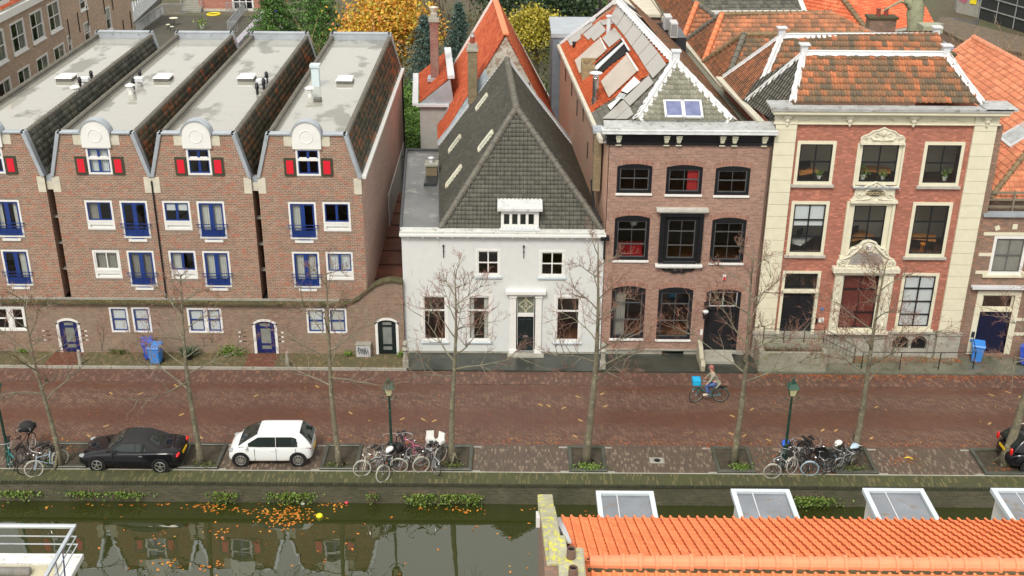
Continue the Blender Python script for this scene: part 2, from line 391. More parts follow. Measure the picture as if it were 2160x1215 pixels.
# ------------------------------------------------------------------ shared materials
WHITE = M('white_paint', (.7, .7, .67), .45, var=.05, stain=(.5, .5, .46), samt=.22, bump=.05)
CREAM = M('cream_paint', (.66, .63, .48), .5, var=.06, stain=(.52, .5, .38), samt=.25, bump=.08)
CREAMST = M('cream_stone', (.55, .52, .42), .8, var=.12, stain=(.33, .31, .25), samt=.35)
BLUE = M('blue_paint', (.014, .04, .19), .35, var=.15, bump=.03)
NAVY = M('navy_paint', (.01, .018, .11), .3, var=.15, bump=.03)
BLACKP = M('black_paint', (.012, .013, .016), .3, var=.25, bump=.05)
BLKGREEN = M('black_green_paint', (.008, .016, .018), .25, var=.2, bump=.03)
ZINC = M('zinc_sheet', (.42, .46, .5), .38, .35, var=.14, stain=(.24, .27, .29), samt=.4, scale=1.4)
ZINCL = M('pale_lead', (.62, .64, .66), .5, .1, var=.08, stain=(.42, .43, .43), samt=.3, scale=1.8, bump=.1)
STONE = M('grey_stone', (.33, .32, .27), .8, var=.2, stain=(.13, .13, .09), samt=.4, scale=1.6)
DSTONE = M('dark_wet_stone', (.07, .075, .06), .35, var=.35, stain=(.045, .055, .025), samt=.45, scale=1.2)
CONC = M('concrete', (.3, .29, .25), .75, var=.18, stain=(.14, .14, .11), samt=.35)
WOODF = M('wood_floor', (.22, .085, .03), .4, var=.3, scale=3)
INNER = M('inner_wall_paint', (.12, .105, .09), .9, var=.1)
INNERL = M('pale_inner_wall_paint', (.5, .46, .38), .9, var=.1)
CURT = M('net_curtain', (.62, .63, .58), .9, var=.08)
CURTG = M('grey_curtain', (.32, .31, .27), .9, var=.15)
BLIND = M('white_blind', (.72, .76, .76), .7, var=.04)
REDC = M('red_curtain', (.45, .03, .03), .8, var=.15)
BR_ROW = brick('row_brick', (.3, .16, .11), (.2, .115, .08), (.42, .36, .28), bw=.22, rh=.085, ms=.017, samt=.12, stain=(.18, .13, .1), c3=(.34, .15, .1))
BR_LOW = brick('old_wall_brick', (.29, .175, .12), (.2, .125, .085), (.3, .26, .2), bw=.22, rh=.08, ms=.013, samt=.36, stain=(.2, .17, .13))
BR_BLK = brick('pink_brown_brick', (.34, .19, .15), (.27, .145, .11), (.38, .3, .235), bw=.2, rh=.075, ms=.012, samt=.12, stain=(.2, .13, .1))
BR_RED = brick('red_brick', (.42, .15, .1), (.31, .11, .075), (.42, .22, .16), bw=.2, rh=.07, ms=.009, samt=.25, stain=(.27, .115, .08), c3=(.5, .2, .14))
BR_ROUGH = brick('rough_party_brick', (.58, .27, .18), (.44, .2, .14), (.5, .4, .33), bw=.22, rh=.08, ms=.014, samt=.45, stain=(.42, .32, .23), c3=(.62, .22, .12))
BR_SIDE = brick('pinkish_side_brick', (.62, .42, .34), (.56, .37, .3), (.6, .47, .4), bw=.22, rh=.08, ms=.01, samt=.35, stain=(.42, .29, .24))
BR_OLD = brick('brown_old_brick', (.27, .17, .12), (.2, .125, .085), (.3, .23, .18), bw=.24, rh=.09, ms=.014, samt=.3, stain=(.17, .12, .09), c3=(.34, .18, .12))
BR_SOLD = brick('soldier_brick', (.24, .15, .11), (.16, .1, .075), (.33, .28, .22), bw=.075, rh=.3, ms=.012)
BR_YEL = brick('yellow_chimney_brick', (.32, .24, .14), (.2, .15, .09), (.2, .17, .11), bw=.22, rh=.08, ms=.012, samt=.3, stain=(.1, .09, .05))
BR_QUAY = brick('quay_brick', (.15, .13, .09), (.07, .062, .045), (.2, .18, .13), bw=.24, rh=.075, ms=.012, samt=.55, stain=(.022, .032, .01))
T_GREY = tile('grey_pantile', [(.15, (.085, .083, .068)), (.5, (.108, .105, .086)), (.85, (.135, .13, .106))], moss=(.1, .105, .07), mamt=.12)
T_SIDE = tile('mixed_dark_pantile', [(.2, (.08, .078, .064)), (.5, (.145, .13, .1)), (.66, (.22, .15, .09)), (.82, (.42, .14, .07))], moss=(.05, .07, .025), mamt=.25)
T_SIDED = tile('grey_green_pantile', [(.2, (.1, .105, .095)), (.5, (.17, .175, .15)), (.85, (.26, .25, .2))], moss=(.06, .075, .04), mamt=.25)
T_ORANGE = tile('new_orange_pantile', [(.1, (.62, .165, .055)), (.9, (.76, .225, .08))], moss=(.4, .13, .06), mamt=.13, rough=.55)
T_RED = tile('bright_red_pantile', [(.1, (.54, .11, .045)), (.55, (.66, .155, .06)), (.9, (.72, .22, .1))], moss=(.36, .09, .05), mamt=.15)
T_OLD = tile('weathered_red_pantile', [(.15, (.11, .085, .055)), (.45, (.2, .115, .06)), (.68, (.33, .125, .055)), (.95, (.55, .18, .075))], moss=(.15, .11, .06), mamt=.22)
T_BROWN = tile('brown_red_pantile', [(.1, (.2, .11, .065)), (.5, (.38, .16, .08)), (.9, (.56, .21, .1))], moss=(.17, .13, .07), mamt=.2)
T_SALMON = tile('salmon_pantile', [(.1, (.42, .14, .07)), (.5, (.56, .19, .095)), (.9, (.66, .26, .14))], moss=(.25, .17, .08), mamt=.2)
T_DKGREY = tile('dark_grey_pantile', [(.1, (.06, .062, .05)), (.9, (.16, .155, .125))], moss=(.08, .08, .05), mamt=.2)
R_GREY = M('grey_ridge_tile', (.14, .13, .105), .75, var=.25, stain=(.1, .1, .07), samt=.3)
R_ORANGE = M('orange_ridge_tile', (.72, .22, .09), .6, var=.12, stain=(.35, .16, .09), samt=.25)
R_MOSS = M('mossy_ridge_tile', (.22, .15, .08), .8, var=.3, stain=(.15, .16, .07), samt=.4)
MOSS = M('mossy_coping', (.085, .075, .035), .95, var=.4, stain=(.2, .19, .12), samt=.35, bump=.6, scale=3)
BARK = M('bark', (.17, .15, .1), .9, var=.35, stain=(.27, .27, .17), samt=.45, scale=3, bump=.5)
LICHEN = M('lichen_bark', (.19, .175, .12), .9, var=.35, stain=(.1, .07, .05), samt=.4, scale=3)
TWIG = M('reddish_twig', (.24, .12, .085), .8, var=.4, stain=(.3, .24, .16), samt=.4, scale=1.5)
IRON = M('black_iron', (.012, .012, .013), .4, var=.2)
LAMPG = M('lamp_green_iron', (.012, .045, .03), .35, var=.3)
TYRE = M('rubber', (.015, .015, .016), .7, var=.2)
CHROME = M('bright_metal', (.6, .6, .6), .28, .9, var=.08)
LEAFST = [(0, (.5, .13, .02)), (.4, (.62, .24, .03)), (.7, (.35, .09, .02)), (1, (.7, .4, .05))]
FALLEN = leafm('fallen_leaf', [(0, (.3, .05, .02)), (.4, (.45, .12, .03)), (.8, (.2, .05, .02)), (1, (.5, .3, .05))])
FLOAT = leafm('floating_leaf', LEAFST, .5)
GREENL = leafm('weed_leaf', [(0, (.06, .12, .015)), (.5, (.12, .2, .03)), (1, (.2, .27, .05))])

# wet bitumen roof: puddles mirror the sky and have its glare in their colour, damp patches do not
def wetroof():
    m, n, l, b = _mat('wet_bitumen_roof'); p = _pos(n)
    mp = n.new('ShaderNodeMapping'); mp.inputs['Scale'].default_value = (.55, .28, 1); l.new(p, mp.inputs[0])
    a = _noise(n, l, mp.outputs[0], 1, 3, .5); f = _noise(n, l, p, 2.5, 5, .7)
    ad = n.new('ShaderNodeMath'); ad.operation = 'MULTIPLY_ADD'; l.new(f, ad.inputs[0]); ad.inputs[1].default_value = .22; l.new(a, ad.inputs[2])
    c = _mix(n, l, f, (.3, .29, .25), (.37, .36, .31))
    dry = _mr(n, l, ad.outputs[0], .66, .72)
    c = _mix(n, l, dry, c, (.2, .195, .165))
    l.new(c, b.inputs['Base Color']); l.new(_mr(n, l, dry, 0, 1, .04, .3), b.inputs['Roughness']); l.new(_mr(n, l, dry, 0, 1, 2.1, 1.5), b.inputs['IOR'])
    return m
WETROOF = wetroof()

# ------------------------------------------------------------------ ground
def ground_mat():
    m, n, l, b = _mat('garden_ground'); p = _pos(n); a = _noise(n, l, p, .12, 6, .65); f = _noise(n, l, p, 1.6, 5, .7)
    c = _mix(n, l, _mr(n, l, a, .4, .6), (.075, .06, .035), (.06, .075, .03)); c = _mix(n, l, _mr(n, l, f, .45, .7), c, (.12, .09, .05))
    l.new(c, b.inputs['Base Color']); b.inputs['Roughness'].default_value = .9; _bump(n, l, f, b, .6, .1); return m
QY, KY, PY, FYY = 40.15, 43.2, 49.8, 51.5     # quay edge, kerb of the bays, pavement edge, facades
mb = MB(); mb.box(-160, 190, 51.4, 420, -1.0, -.03); tag(mb.build('ground', ground_mat()), kind='structure')
def road_mat():
    m, n, l, b = _mat('road_clinker'); uv = n.new('ShaderNodeUVMap'); p = _pos(n)
    mp = n.new('ShaderNodeMapping'); mp.inputs['Rotation'].default_value[2] = rad(45); l.new(uv.outputs[0], mp.inputs[0])
    t = n.new('ShaderNodeTexBrick'); l.new(mp.outputs[0], t.inputs['Vector']); t.inputs['Scale'].default_value = 1
    t.inputs['Brick Width'].default_value = .27; t.inputs['Row Height'].default_value = .135; t.inputs['Mortar Size'].default_value = .012
    t.inputs['Color1'].default_value = (.215, .132, .088, 1); t.inputs['Color2'].default_value = (.115, .063, .046, 1); t.inputs['Mortar'].default_value = (.045, .03, .02, 1)
    # wheel tracks and gutters along the street stay wetter and redder
    sx = n.new('ShaderNodeSeparateXYZ'); l.new(p, sx.inputs[0])
    wob = _noise(n, l, p, .35, 4, .6); ad = n.new('ShaderNodeMath'); ad.operation = 'MULTIPLY_ADD'; l.new(wob, ad.inputs[0]); ad.inputs[1].default_value = 1.1; l.new(sx.outputs[1], ad.inputs[2])
    nr = n.new('ShaderNodeMapRange'); l.new(ad.outputs[0], nr.inputs[0]); nr.inputs[1].default_value = 43.3; nr.inputs[2].default_value = 50.8
    r = _ramp(n, [(0, (.55,) * 3), (.12, (.25,) * 3), (.22, (.3,) * 3), (.33, (.8,) * 3), (.43, (.75,) * 3), (.52, (.2,) * 3), (.62, (.15,) * 3), (.73, (.85,) * 3), (.8, (.2,) * 3), (1, (.1,) * 3)])
    l.new(nr.outputs[0], r.inputs[0]); f = _noise(n, l, p, 3, 5, .7)
    wet = _mix(n, l, .35, r.outputs[0], _mix(n, l, _noise(n, l, p, .5, 5, .6), (0, 0, 0), (1, 1, 1)), 'OVERLAY')
    c = _mix(n, l, wet, t.outputs['Color'], (.105, .041, .024)); c = _mix(n, l, _mr(n, l, f, .42, .75, 0, .7), c, (.07, .042, .032))
    l.new(c, b.inputs['Base Color'])
    rr = n.new('ShaderNodeSeparateColor'); l.new(wet, rr.inputs[0]); l.new(_mr(n, l, rr.outputs[0], 0, 1, .75, .4), b.inputs['Roughness'])
    _bump(n, l, t.outputs['Fac'], b, -.3, .01); return m
mb = MB(); mb.box(-60, 80, KY, PY - 1.25, -.5, 0); tag(mb.build('road', road_mat()), kind='structure')
STRETCH = brick('pavement_clinker', (.155, .09, .065), (.1, .055, .045), (.05, .04, .03), bw=.1, rh=.22, ms=.012, samt=.3, stain=(.12, .05, .035), c3=(.22, .13, .09), rough=.6)
mb = MB(); mb.box(-60, 80, PY - 1.25, PY, -.5, .02); tag(mb.build('pavement', STRETCH), kind='structure')
BAY = brick('bay_clinker', (.17, .115, .09), (.095, .065, .058), (.045, .04, .028), bw=.07, rh=.22, ms=.012, samt=.35, stain=(.07, .06, .035), c3=(.25, .2, .15), rough=.6)
mb = MB(); mb.box(-60, 80, 41.0, KY, -.5, .012); tag(mb.build('parking_strip', BAY), kind='structure')
QM = brick('quay_edge_clinker', (.085, .08, .042), (.055, .055, .028), (.03, .033, .015), bw=.07, rh=.3, ms=.012, samt=.4, stain=(.06, .075, .016), c3=(.15, .125, .06), rough=.8)
mb = MB(); mb.box(-60, 80, QY + .05, 41.0, -.07, .05); tag(mb.build('quay_edge_path', QM), kind='structure')
FRONT = brick('front_strip_clinker', (.16, .13, .07), (.1, .085, .045), (.055, .06, .025), bw=.1, rh=.22, ms=.013, samt=.5, stain=(.085, .08, .035), c3=(.22, .15, .08), rough=.8)
mb = MB(); mb.box(-60, -5.1, PY + .09, 51.4, -.4, .12); tag(mb.build('front_strip', FRONT), kind='structure')
mb = MB(); mb.box(-60, -5.1, PY, PY + .09, -.4, .15); tag(mb.build('kerb_stones', STONE), kind='structure')
mb = MB(); mb.box(-5.1, 12.0, PY, 51.7, -.4, .1); tag(mb.build('dark_front_pavement', M('slate_pavement', (.045, .05, .04), .3, var=.35, stain=(.1, .1, .075), samt=.4, scale=.9)), kind='structure')
mb = MB(); mb.box(12.0, 60, PY, 51.7, -.4, .09); tag(mb.build('garden_front_pavement', M('damp_flagstone', (.15, .15, .11), .45, var=.3, stain=(.07, .075, .04), samt=.45, scale=.8)), kind='structure')
mb = MB(); mb.box(-60, 80, 41.0, 41.07, -.3, .055); tag(mb.build('bay_edge_line', STONE), kind='structure')
mb = MB(); mb.box(-60, 80, KY - .07, KY + .05, -.3, .022); tag(mb.build('road_edge_line', M('edge_clinker', (.13, .08, .06), .7, var=.4, scale=6)), kind='structure')
# light corner slabs that mark the parking bays
mb = MB()
for x in (-17.7, -14.2, -12.15, -8.15, -1.5, 2.3, 4.15, 8.5, 15.6, 19.7):
    for y in (41.1, KY - .22): mb.box(x - .22, x + .22, y, y + .12, 0, .018)
tag(mb.build('bay_corner_slabs', CONC), kind='structure')
mb = MB()
for x in (-22.0, -12.3): mb.box(x - .75, x + .75, PY + .1, 51.3, .1, .126)
tag(mb.build('door_paving', M('red_door_paving', (.15, .055, .035), .6, var=.35, scale=5)), kind='structure')

# quay wall
qw = thing('quay_wall', 'mossy brick canal wall with plants growing out of its joints', 'quay wall', (0, QY, -1))
mb = MB(); mb.box(-60, 80, QY + .03, QY + .6, -2.6, -.08); mb.build('wall', BR_QUAY, qw)
mb = MB()
x = -60
while x < 80: mb.box(x + .008, x + .142, QY - .03, QY + .045, -.07, .052); x += .15
mb.build('coping', M('quay_coping_brick', (.05, .048, .03), .85, var=.5, stain=(.04, .05, .015), samt=.5, scale=4), qw)
# water
def water_mat():
    m, n, l, b = _mat('canal_water'); p = _pos(n); mp = n.new('ShaderNodeMapping'); mp.inputs['Scale'].default_value = (1, 1.6, 1); l.new(p, mp.inputs[0])
    a = _noise(n, l, mp.outputs[0], 1.1, 2, .5); l.new(_mix(n, l, _noise(n, l, p, .2), (.024, .03, .006), (.034, .039, .01)), b.inputs['Base Color'])
    b.inputs['Roughness'].default_value = .015; b.inputs['IOR'].default_value = 2.0; _bump(n, l, a, b, .055, .05); return m
WZ = -.96
mb = MB(); mb.quad((-60, 5, WZ), (80, 5, WZ), (80, QY + .1, WZ), (-60, QY + .1, WZ)); tag(mb.build('canal_water', water_mat(), fixn=False), kind='structure')
mb = MB(); mb.box(-60, 80, -20, 5, -3, -.5); tag(mb.build('near_quay', STONE), kind='structure')

# fallen leaves: floating and on the ground
random.seed(7); rg = np.random.default_rng(3)
def scat(n_, cx, cy, sx_, sy, z): return np.stack([rg.normal(cx, sx_, n_), rg.normal(cy, sy, n_), np.full(n_, z) + rg.uniform(0, .01, n_)], 1)
P = [scat(n_, *gz(px, py, WZ)[:2], sx_, sy, WZ + .008) for n_, px, py, sx_, sy in
     ((190, 610, 1085, .55, .3), (90, 590, 1105, .5, .25), (60, 560, 1080, .9, .12), (60, 440, 1070, .5, .15), (30, 700, 1065, .35, .08), (16, 60, 1070, 1.0, .08), (30, 290, 1065, 1.6, .06),
      (26, 460, 1125, .4, .25), (30, 440, 1195, .35, .2), (10, 345, 1130, .3, .3), (30, 340, 1190, .5, .2), (30, 990, 1078, .4, .12), (14, 910, 1072, .3, .07), (10, 1240, 1085, .25, .12), (7, 1110, 1075, .2, .06), (5, 1100, 1200, .4, .1))]
P.append(np.stack([rg.uniform(-20, 2.5, 130), rg.uniform(33.5, 40.0, 130), np.full(130, WZ + .01)], 1)); P = [q[:max(4, int(len(q) * .62))] for q in P]
o = leaves('floating_leaves', np.concatenate(P), .07, FLOAT, seed=2, squash=.9, normal_up=.93); tag(o, 'orange autumn leaves drifting on the dark canal', 'leaves', kind='stuff')
P = [scat(n_, x, y, sx_, sy, .035) for n_, x, y, sx_, sy in ((260, 12.3, 41.9, 1.2, .5), (260, -4.4, 41.9, .9, .6), (160, -18.6, 42.6, .8, .3), (130, 20.8, 41.5, .35, .25), (90, 16.8, 42.2, .5, .25), (60, -2.9, 42.2, .3, .4), (80, 9.0, 43.2, .5, .15))]
P.append(np.stack([rg.uniform(12, 26, 900), PY - .12 - rg.exponential(.22, 900), np.full(900, .04)], 1))
P.append(np.stack([rg.uniform(-22, 26, 700), KY + .15 + rg.exponential(.25, 700), np.full(700, .02)], 1))
P.append(np.stack([rg.uniform(-26, 26, 380), rg.uniform(43.5, 49.5, 380), np.full(380, .03)], 1))
P.append(np.stack([rg.uniform(16, 22.3, 500), rg.normal(51.15, .2, 500).clip(50.4, 51.4), np.full(500, .12)], 1))
o = leaves('fallen_leaves', np.concatenate(P), .045, FALLEN, seed=4, squash=.9, normal_up=.85); tag(o, 'red and brown leaves lying along the kerbs and under the bicycles', 'leaves', kind='stuff')
# small leafy moss clumps along the front strip
P = np.concatenate([np.stack([rg.uniform(-26, -5.3, 1500), rg.uniform(50.0, 51.3, 1500), np.full(1500, .14)], 1)])
o = leaves('moss_tufts', P, .03, leafm('moss_tuft', [(0, (.09, .1, .02)), (.5, (.16, .14, .04)), (1, (.22, .17, .08))]), seed=5, normal_up=.5); tag(o, 'moss and small weeds between the bricks of the front strip', 'moss', kind='stuff')
# water litter
b_ = gz(674, 1090, WZ); o = MB().ball((0, 0, 0), (.14, .14, .1), 12, 8).build('floating_ball', M('yellow_plastic', (.75, .78, .02), .4, var=.05), smooth=True); o.location = (b_.x, b_.y, WZ + .05); tag(o, 'bright yellow ball floating among the orange leaves', 'ball')
b_ = gz(731, 1062, WZ); o = MB().ball((0, 0, 0), (.09, .06, .05), 8, 6).build('plastic_litter', M('pink_plastic', (.75, .06, .1), .4, var=.1), smooth=True); o.location = (b_.x, b_.y, WZ + .04); tag(o, 'small pink piece of plastic floating by the canal wall', 'litter')
b_ = gz(639, 1064, WZ); o = MB().ball((0, 0, 0), (.1, .06, .05), 8, 6).build('plastic_litter', WHITE, smooth=True); o.location = (b_.x, b_.y, WZ + .04); tag(o, 'crumpled white plastic scrap floating above the leaf raft', 'litter')
# plants on the quay wall
def wallplant(x, w_, h_, seed, label, stops=None, grp='plants growing out of the quay wall'):
    r2 = np.random.default_rng(seed); N = int(750 * w_ * max(h_, .3)); c = np.stack([r2.normal(0, w_ / 3, N) + .25 * w_ * np.sin(np.arange(N)), -np.abs(r2.normal(0, .12, N)), -np.abs(r2.normal(0, h_ / 2, N)) - .05], 1)
    t = thing('wall_plant', label, 'plant', (x, QY - .03, -.35), grp)
    o = leaves('foliage', c + np.array((x, QY - .03, -.35)), .055, GREENL, t, seed)
    m_ = MB()
    for k in range(5): dx = (k - 2) * w_ / 7; m_.tube([(x + dx, QY, -.35), (x + dx * 1.3, QY - .14, -.5), (x + dx * 1.5, QY - .2, -.75)], [.012, .009, .005], 4)
    m_.build('stem', TWIG, t)
for i, (px, w_, h_, lb) in enumerate(((40, 1.4, .3, 'wide green plant trailing from the canal wall at the left edge'), (180, 1.1, .25, 'low green growth on the canal wall below the black cabriolet nose'), (265, 1.2, .3, 'green plant on the canal wall below the black cabriolet'),
        (475, .8, .55, 'small leafy bush on the canal wall left of the white hatchback'), (615, 1.4, .5, 'broad green bush on the canal wall below the white hatchback'), (890, .8, .65, 'leafy green plant on the canal wall below the pink bicycle'),
        (950, 1.1, .45, 'trailing green plants on the canal wall below the birch-pale tree'), (1000, .6, .7, 'upright green plant on the canal wall right of the trailing plants'), (1720, 1.7, .6, 'yellow green plant on the canal wall between two zinc dormers'), (790, .4, .3, 'tiny green sprig on the canal wall under the left bicycle rack'))):
    wallplant((px - 1084) / 51.5, w_, h_, 40 + i, lb)

# tree pits
PITM = M('pit_soil', (.055, .045, .028), .9, var=.4, scale=3, stain=(.09, .1, .03), samt=.3, bump=.7)
pits = [(-19.8, -17.75), (-13.95, -12.25), (-8.0, -6.4), (-3.15, -1.62), (2.45, 4.05), (8.65, 10.28), (13.6, 15.4), (19.85, 21.7)]
plab = ['by the two bicycles at the left', 'behind the black cabriolet', 'between the white hatchback and the bicycles', 'right of the bicycles with white child seats', 'alone with bright green weeds in front', 'left of the right bicycle row', 'right of the bicycle with the white cover', 'with red leaves, beside the dark car']
for (a, b2), lb in zip(pits, plab):
    t = thing('tree_pit', 'square tree pit with dark stone rim ' + lb, 'tree pit', ((a + b2) / 2, 42.1, 0), 'tree pits along the quay')
    m_ = MB(); y0, y1 = 41.09, KY - .1; k_ = .16
    m_.box(a, b2, y0, y0 + k_, -.1, .14); m_.box(a, b2, y1 - k_, y1, -.1, .1); m_.box(a, a + k_, y0 + k_, y1 - k_, -.1, .12); m_.box(b2 - k_, b2, y0 + k_, y1 - k_, -.1, .12); m_.build('rim', DSTONE, t, bevel=.015)
    m_ = MB(); m_.box(a + k_, b2 - k_, y0 + k_, y1 - k_, -.1, .04); m_.build('soil', PITM, t)
# ------------------------------------------------------------------ row of four brick houses
RB = 72.3
def arch_pts(cx, z, r, k=14, squash=1.): return [(cx + r * math.cos(math.pi * (1 - i / k)), z + r * squash * math.sin(math.pi * (1 - i / k))) for i in range(k + 1)]
def door_window(h, u0, z0, curt=None):
    """tall blue french window with stepped sill and rail"""
    u1, z1 = u0 + 1.3, z0 + 1.88; cu = (u0 + u1) / 2
    wn = window(h, T5, u0, u1, z0, z1, WHITE, BLUE, fw=.085, cols=2, bar=.2, sw=.09, curtain=curt, name='french_window')
    m_ = MB(T5); m_.box(u0 + .1, u1 - .1, -.07, -.02, z0 + .1, z0 + .42); m_.box(cu - .3, cu + .3, -.06, .015, z0 - .06, z0 + .42); m_.build('door_panel', BLUE, wn)
    m_ = MB(T5); m_.box(cu - .44, cu + .44, -.04, .06, z0 - .18, z0 - .065); m_.build('sill', WHITE, wn)
    m_ = MB(T5)
    for z in (z0 + .58, z0 + .74): m_.box(u0 - .09, u1 + .09, .1, .125, z, z + .03)
    for x in (u0 - .05, u1 + .05): m_.box(x - .012, x + .012, 0, .12, z0 + .7, z0 + .74)
    for i in range(12):
        x = u0 + .06 + i * (1.3 - .12) / 11; m_.box(x - .007, x + .007, .105, .12, z0 + .2, z0 + .58)
    m_.box(u0 - .02, u1 + .02, .1, .125, z0 + .2, z0 + .225); m_.build('railing', BLUE, wn)
def flap_window(h, u0, z0, curt=None, plain=False):
    """casements above a white ventilation panel"""
    u1, z1 = u0 + 1.3, z0 + 1.47
    wn = window(h, T5, u0, u1, z0 + .38, z1, WHITE, WHITE if plain else BLUE, fw=.09, cols=2, bar=.12 if not plain else .05, sw=.06, curtain=curt, name='casement_window')
    m_ = MB(T5); m_.box(u0, u1, -.12, .02, z0, z0 + .1); m_.box(u0, u1, -.12, .01, z0 + .24, z0 + .38); m_.box(u0, u0 + .12, -.12, .01, z0 + .1, z0 + .24); m_.box(u1 - .12, u1, -.12, .01, z0 + .1, z0 + .24); m_.box(u0 + .12, u1 - .12, -.12, -.08, z0 + .1, z0 + .24); m_.build('vent_panel', WHITE, wn)
T5 = FY(FYY)
def row_house(x0, x1, cx, A, B, label, curt, tilem, skylight, vents, lowz=3.05):
    h = thing('row_house', label, 'house', ((x0 + x1) / 2, FYY, 0), 'four brick houses with bell gables')
    holes = []
    for z0 in (6.63, 4.09):
        if A is not None: holes.append((A, A + 1.3, z0, z0 + 1.47))
        holes.append((B, B + 1.3, z0 - .42, z0 + 1.46))
    holes.append((cx - .56, cx + .56, 9.4, 10.69))
    sl = 2.05 / .6
    nL = math.hypot(1, sl)
    wb = wallmb(T5, x0, x1, lowz, 11.38, holes, .16, cuts=[(x0, 9.36, -sl / nL, 1 / nL), (x1, 9.36, sl / nL, 1 / nL)])
    wb.T = None
    for x in (x0, x1): wb.quad((x, FYY, lowz), (x, RB, lowz), (x, RB, 9.3), (x, FYY, 9.3))
    wb.quad((x0, RB, 0), (x1, RB, 0), (x1, RB, 9.3), (x0, RB, 9.3)); wb.quad((x0, RB, 9.3), (x1, RB, 9.3), (x1 - .6, RB, 11.2), (x0 + .6, RB, 11.2))
    wb.build('wall', BR_ROW, h, fixn=False)
    # soldier courses
    for a, b, c, d, *_ in holes[:-1]:
        MB(T5).box(a - .12, b + .12, -.02, .006, d + .003, d + .13).build('brick_lintel', BR_SOLD, h); MB(T5).box(a - .02, b + .02, -.02, .006, c - .15, c - .003).build('brick_sill', BR_SOLD, h)
    MB(T5).box(cx - .6, cx + .6, -.02, .006, 9.28, 9.39).build('brick_sill', BR_SOLD, h)
    c = iter(curt)
    for z0 in (6.63, 4.09):
        if A is not None:
            k = next(c); flap_window(h, A, z0, None if k == 0 else k, plain=(k and k[0] == 'full' and k[1] is CURTG))
        door_window(h, B, z0 - .42, next(c) or None)
    # arched dormer front
    T = T5
    m_ = MB(); ap = arch_pts(cx, 11.34, .66); m_.prism([(cx - .66, FYY + .3, 10.72), *[(u, FYY + .3, z) for u, z in ap], (cx + .66, FYY + .3, 10.72)], (0, -.42, 0)); d_ = m_.build('arched_dormer', WHITE, h)
    m_ = MB()
    ap2 = arch_pts(cx, 11.34, .72)
    for (a, b), (e, f) in zip(zip(ap, ap[1:]), zip(ap2, ap2[1:])): m_.prism([(a[0], FYY - .16, a[1]), (b[0], FYY - .16, b[1]), (f[0], FYY - .16, f[1]), (e[0], FYY - .16, e[1])], (0, .55, 0))
    m_.build('coping', ZINC, d_)
    m_ = MB(); m_.ring((cx, FYY - .125, 11.3), (1, 0, 0), (0, 0, 1), .3, .018, 24, 6); m_.build('medallion', WHITE, d_)
    wn = window(h, T, cx - .56, cx + .56, 9.4, 10.72, WHITE, BLUE, fw=.09, cols=2, bar=.12, sw=.055, curtain=next(c) or None, name='gable_window')
    m_ = MB(T); m_.box(cx - .5, cx + .5, -.08, .012, 10.12, 10.24); m_.box(cx - .47, cx + .47, -.06, -.02, 10.24, 10.28); m_.build('transom', WHITE, wn)
    for s in (-1, 1):
        u = cx + s * .86; a, b = u - .27, u + .27
        sh = MB(T); sh.box(a, b, 0, .05, 9.38, 10.27); so = sh.build('shutter', M('dark_olive_paint', (.045, .045, .025), .5, var=.15), h)
        MB(T).box(a + .11, b - .11, .04, .062, 9.5, 10.15).build('red_panel', M('red_paint', (.62, .012, .03), .4, var=.05), so)
    for s in (-1, 1): u = cx + s * .86; MB(T).box(u - .2, u + .2, -.05, .02, 10.83, 11.32).build('corner_block', CREAMST, h)
    for a, b in ((x0 - .0, x0 + .36), (x1 - .36, x1 + .0)): MB(T).box(a, b, -.05, .02, 8.5, 9.28).build('corner_block', CREAMST, h)
    # zinc coping on both gables
    for nm, ya, yb, zr in (('front_coping', FYY - .09, FYY + .28, 0), ('rear_coping', RB - .25, RB + .12, .12)):
        m_ = MB(); t0, t1 = x0 + .6, x1 - .6; L = [(x0, 9.3), (t0, 11.36 + zr), (t1, 11.36 + zr), (x1, 9.3)]
        if zr: m_.box(t0 - .02, t1 + .02, ya + .02, yb - .02, 11.0, 11.36 + zr)
        if zr: m_.box(t0, t1, ya, yb, 11.36 + zr, 11.46 + zr)
        else: m_.box(t0, cx - .74, ya, yb, 11.36, 11.46)
        m_.prism([(x0 - .03, ya, 9.3), (x0 + .14, ya, 9.3), (t0 + .14, ya, 11.46 + zr), (t0 - .05, ya, 11.46 + zr)], (0, yb - ya, 0))
        if not zr: m_.build(nm, ZINC, h, bevel=.01); m_ = MB(); m_.box(cx + .74, t1, ya, yb, 11.36, 11.46)
        m_.prism([(x1 + .03, ya, 9.3), (x1 - .14, ya, 9.3), (t1 - .14, ya, 11.46 + zr), (t1 + .05, ya, 11.46 + zr)], (0, yb - ya, 0))
        m_.build(nm, ZINC, h, bevel=.01)
    # mansard sides, ridge rolls, flat roof
    ya, yb = FYY + .28, RB - .25
    tiles('tile_slope', h, (x1 - .02, ya, 9.3), (x1 - .02, yb, 9.3), (x1 - .6, ya, 11.3), [(x1 - .02, ya, 9.3), (x1 - .02, yb, 9.3), (x1 - .6, yb, 11.3), (x1 - .6, ya, 11.3)], tilem, .24, .3, .04, .035)
    tiles('tile_slope', h, (x0 + .02, ya, 9.3), (x0 + .02, yb, 9.3), (x0 + .6, ya, 11.3), [(x0 + .02, ya, 9.3), (x0 + .02, yb, 9.3), (x0 + .6, yb, 11.3), (x0 + .6, ya, 11.3)], tilem, .24, .3, .04, .035)
    ridge('ridge_tiles', h, (x1 - .64, ya, 11.3), (x1 - .64, yb, 11.3), R_GREY, .11, .34); ridge('ridge_tiles', h, (x0 + .64, ya, 11.3), (x0 + .64, yb, 11.3), R_GREY, .11, .34)
    m_ = MB(); m_.box(x0 + .68, x1 - .68, ya, yb, 11.02, 11.12); m_.build('flat_roof', WETROOF, h)
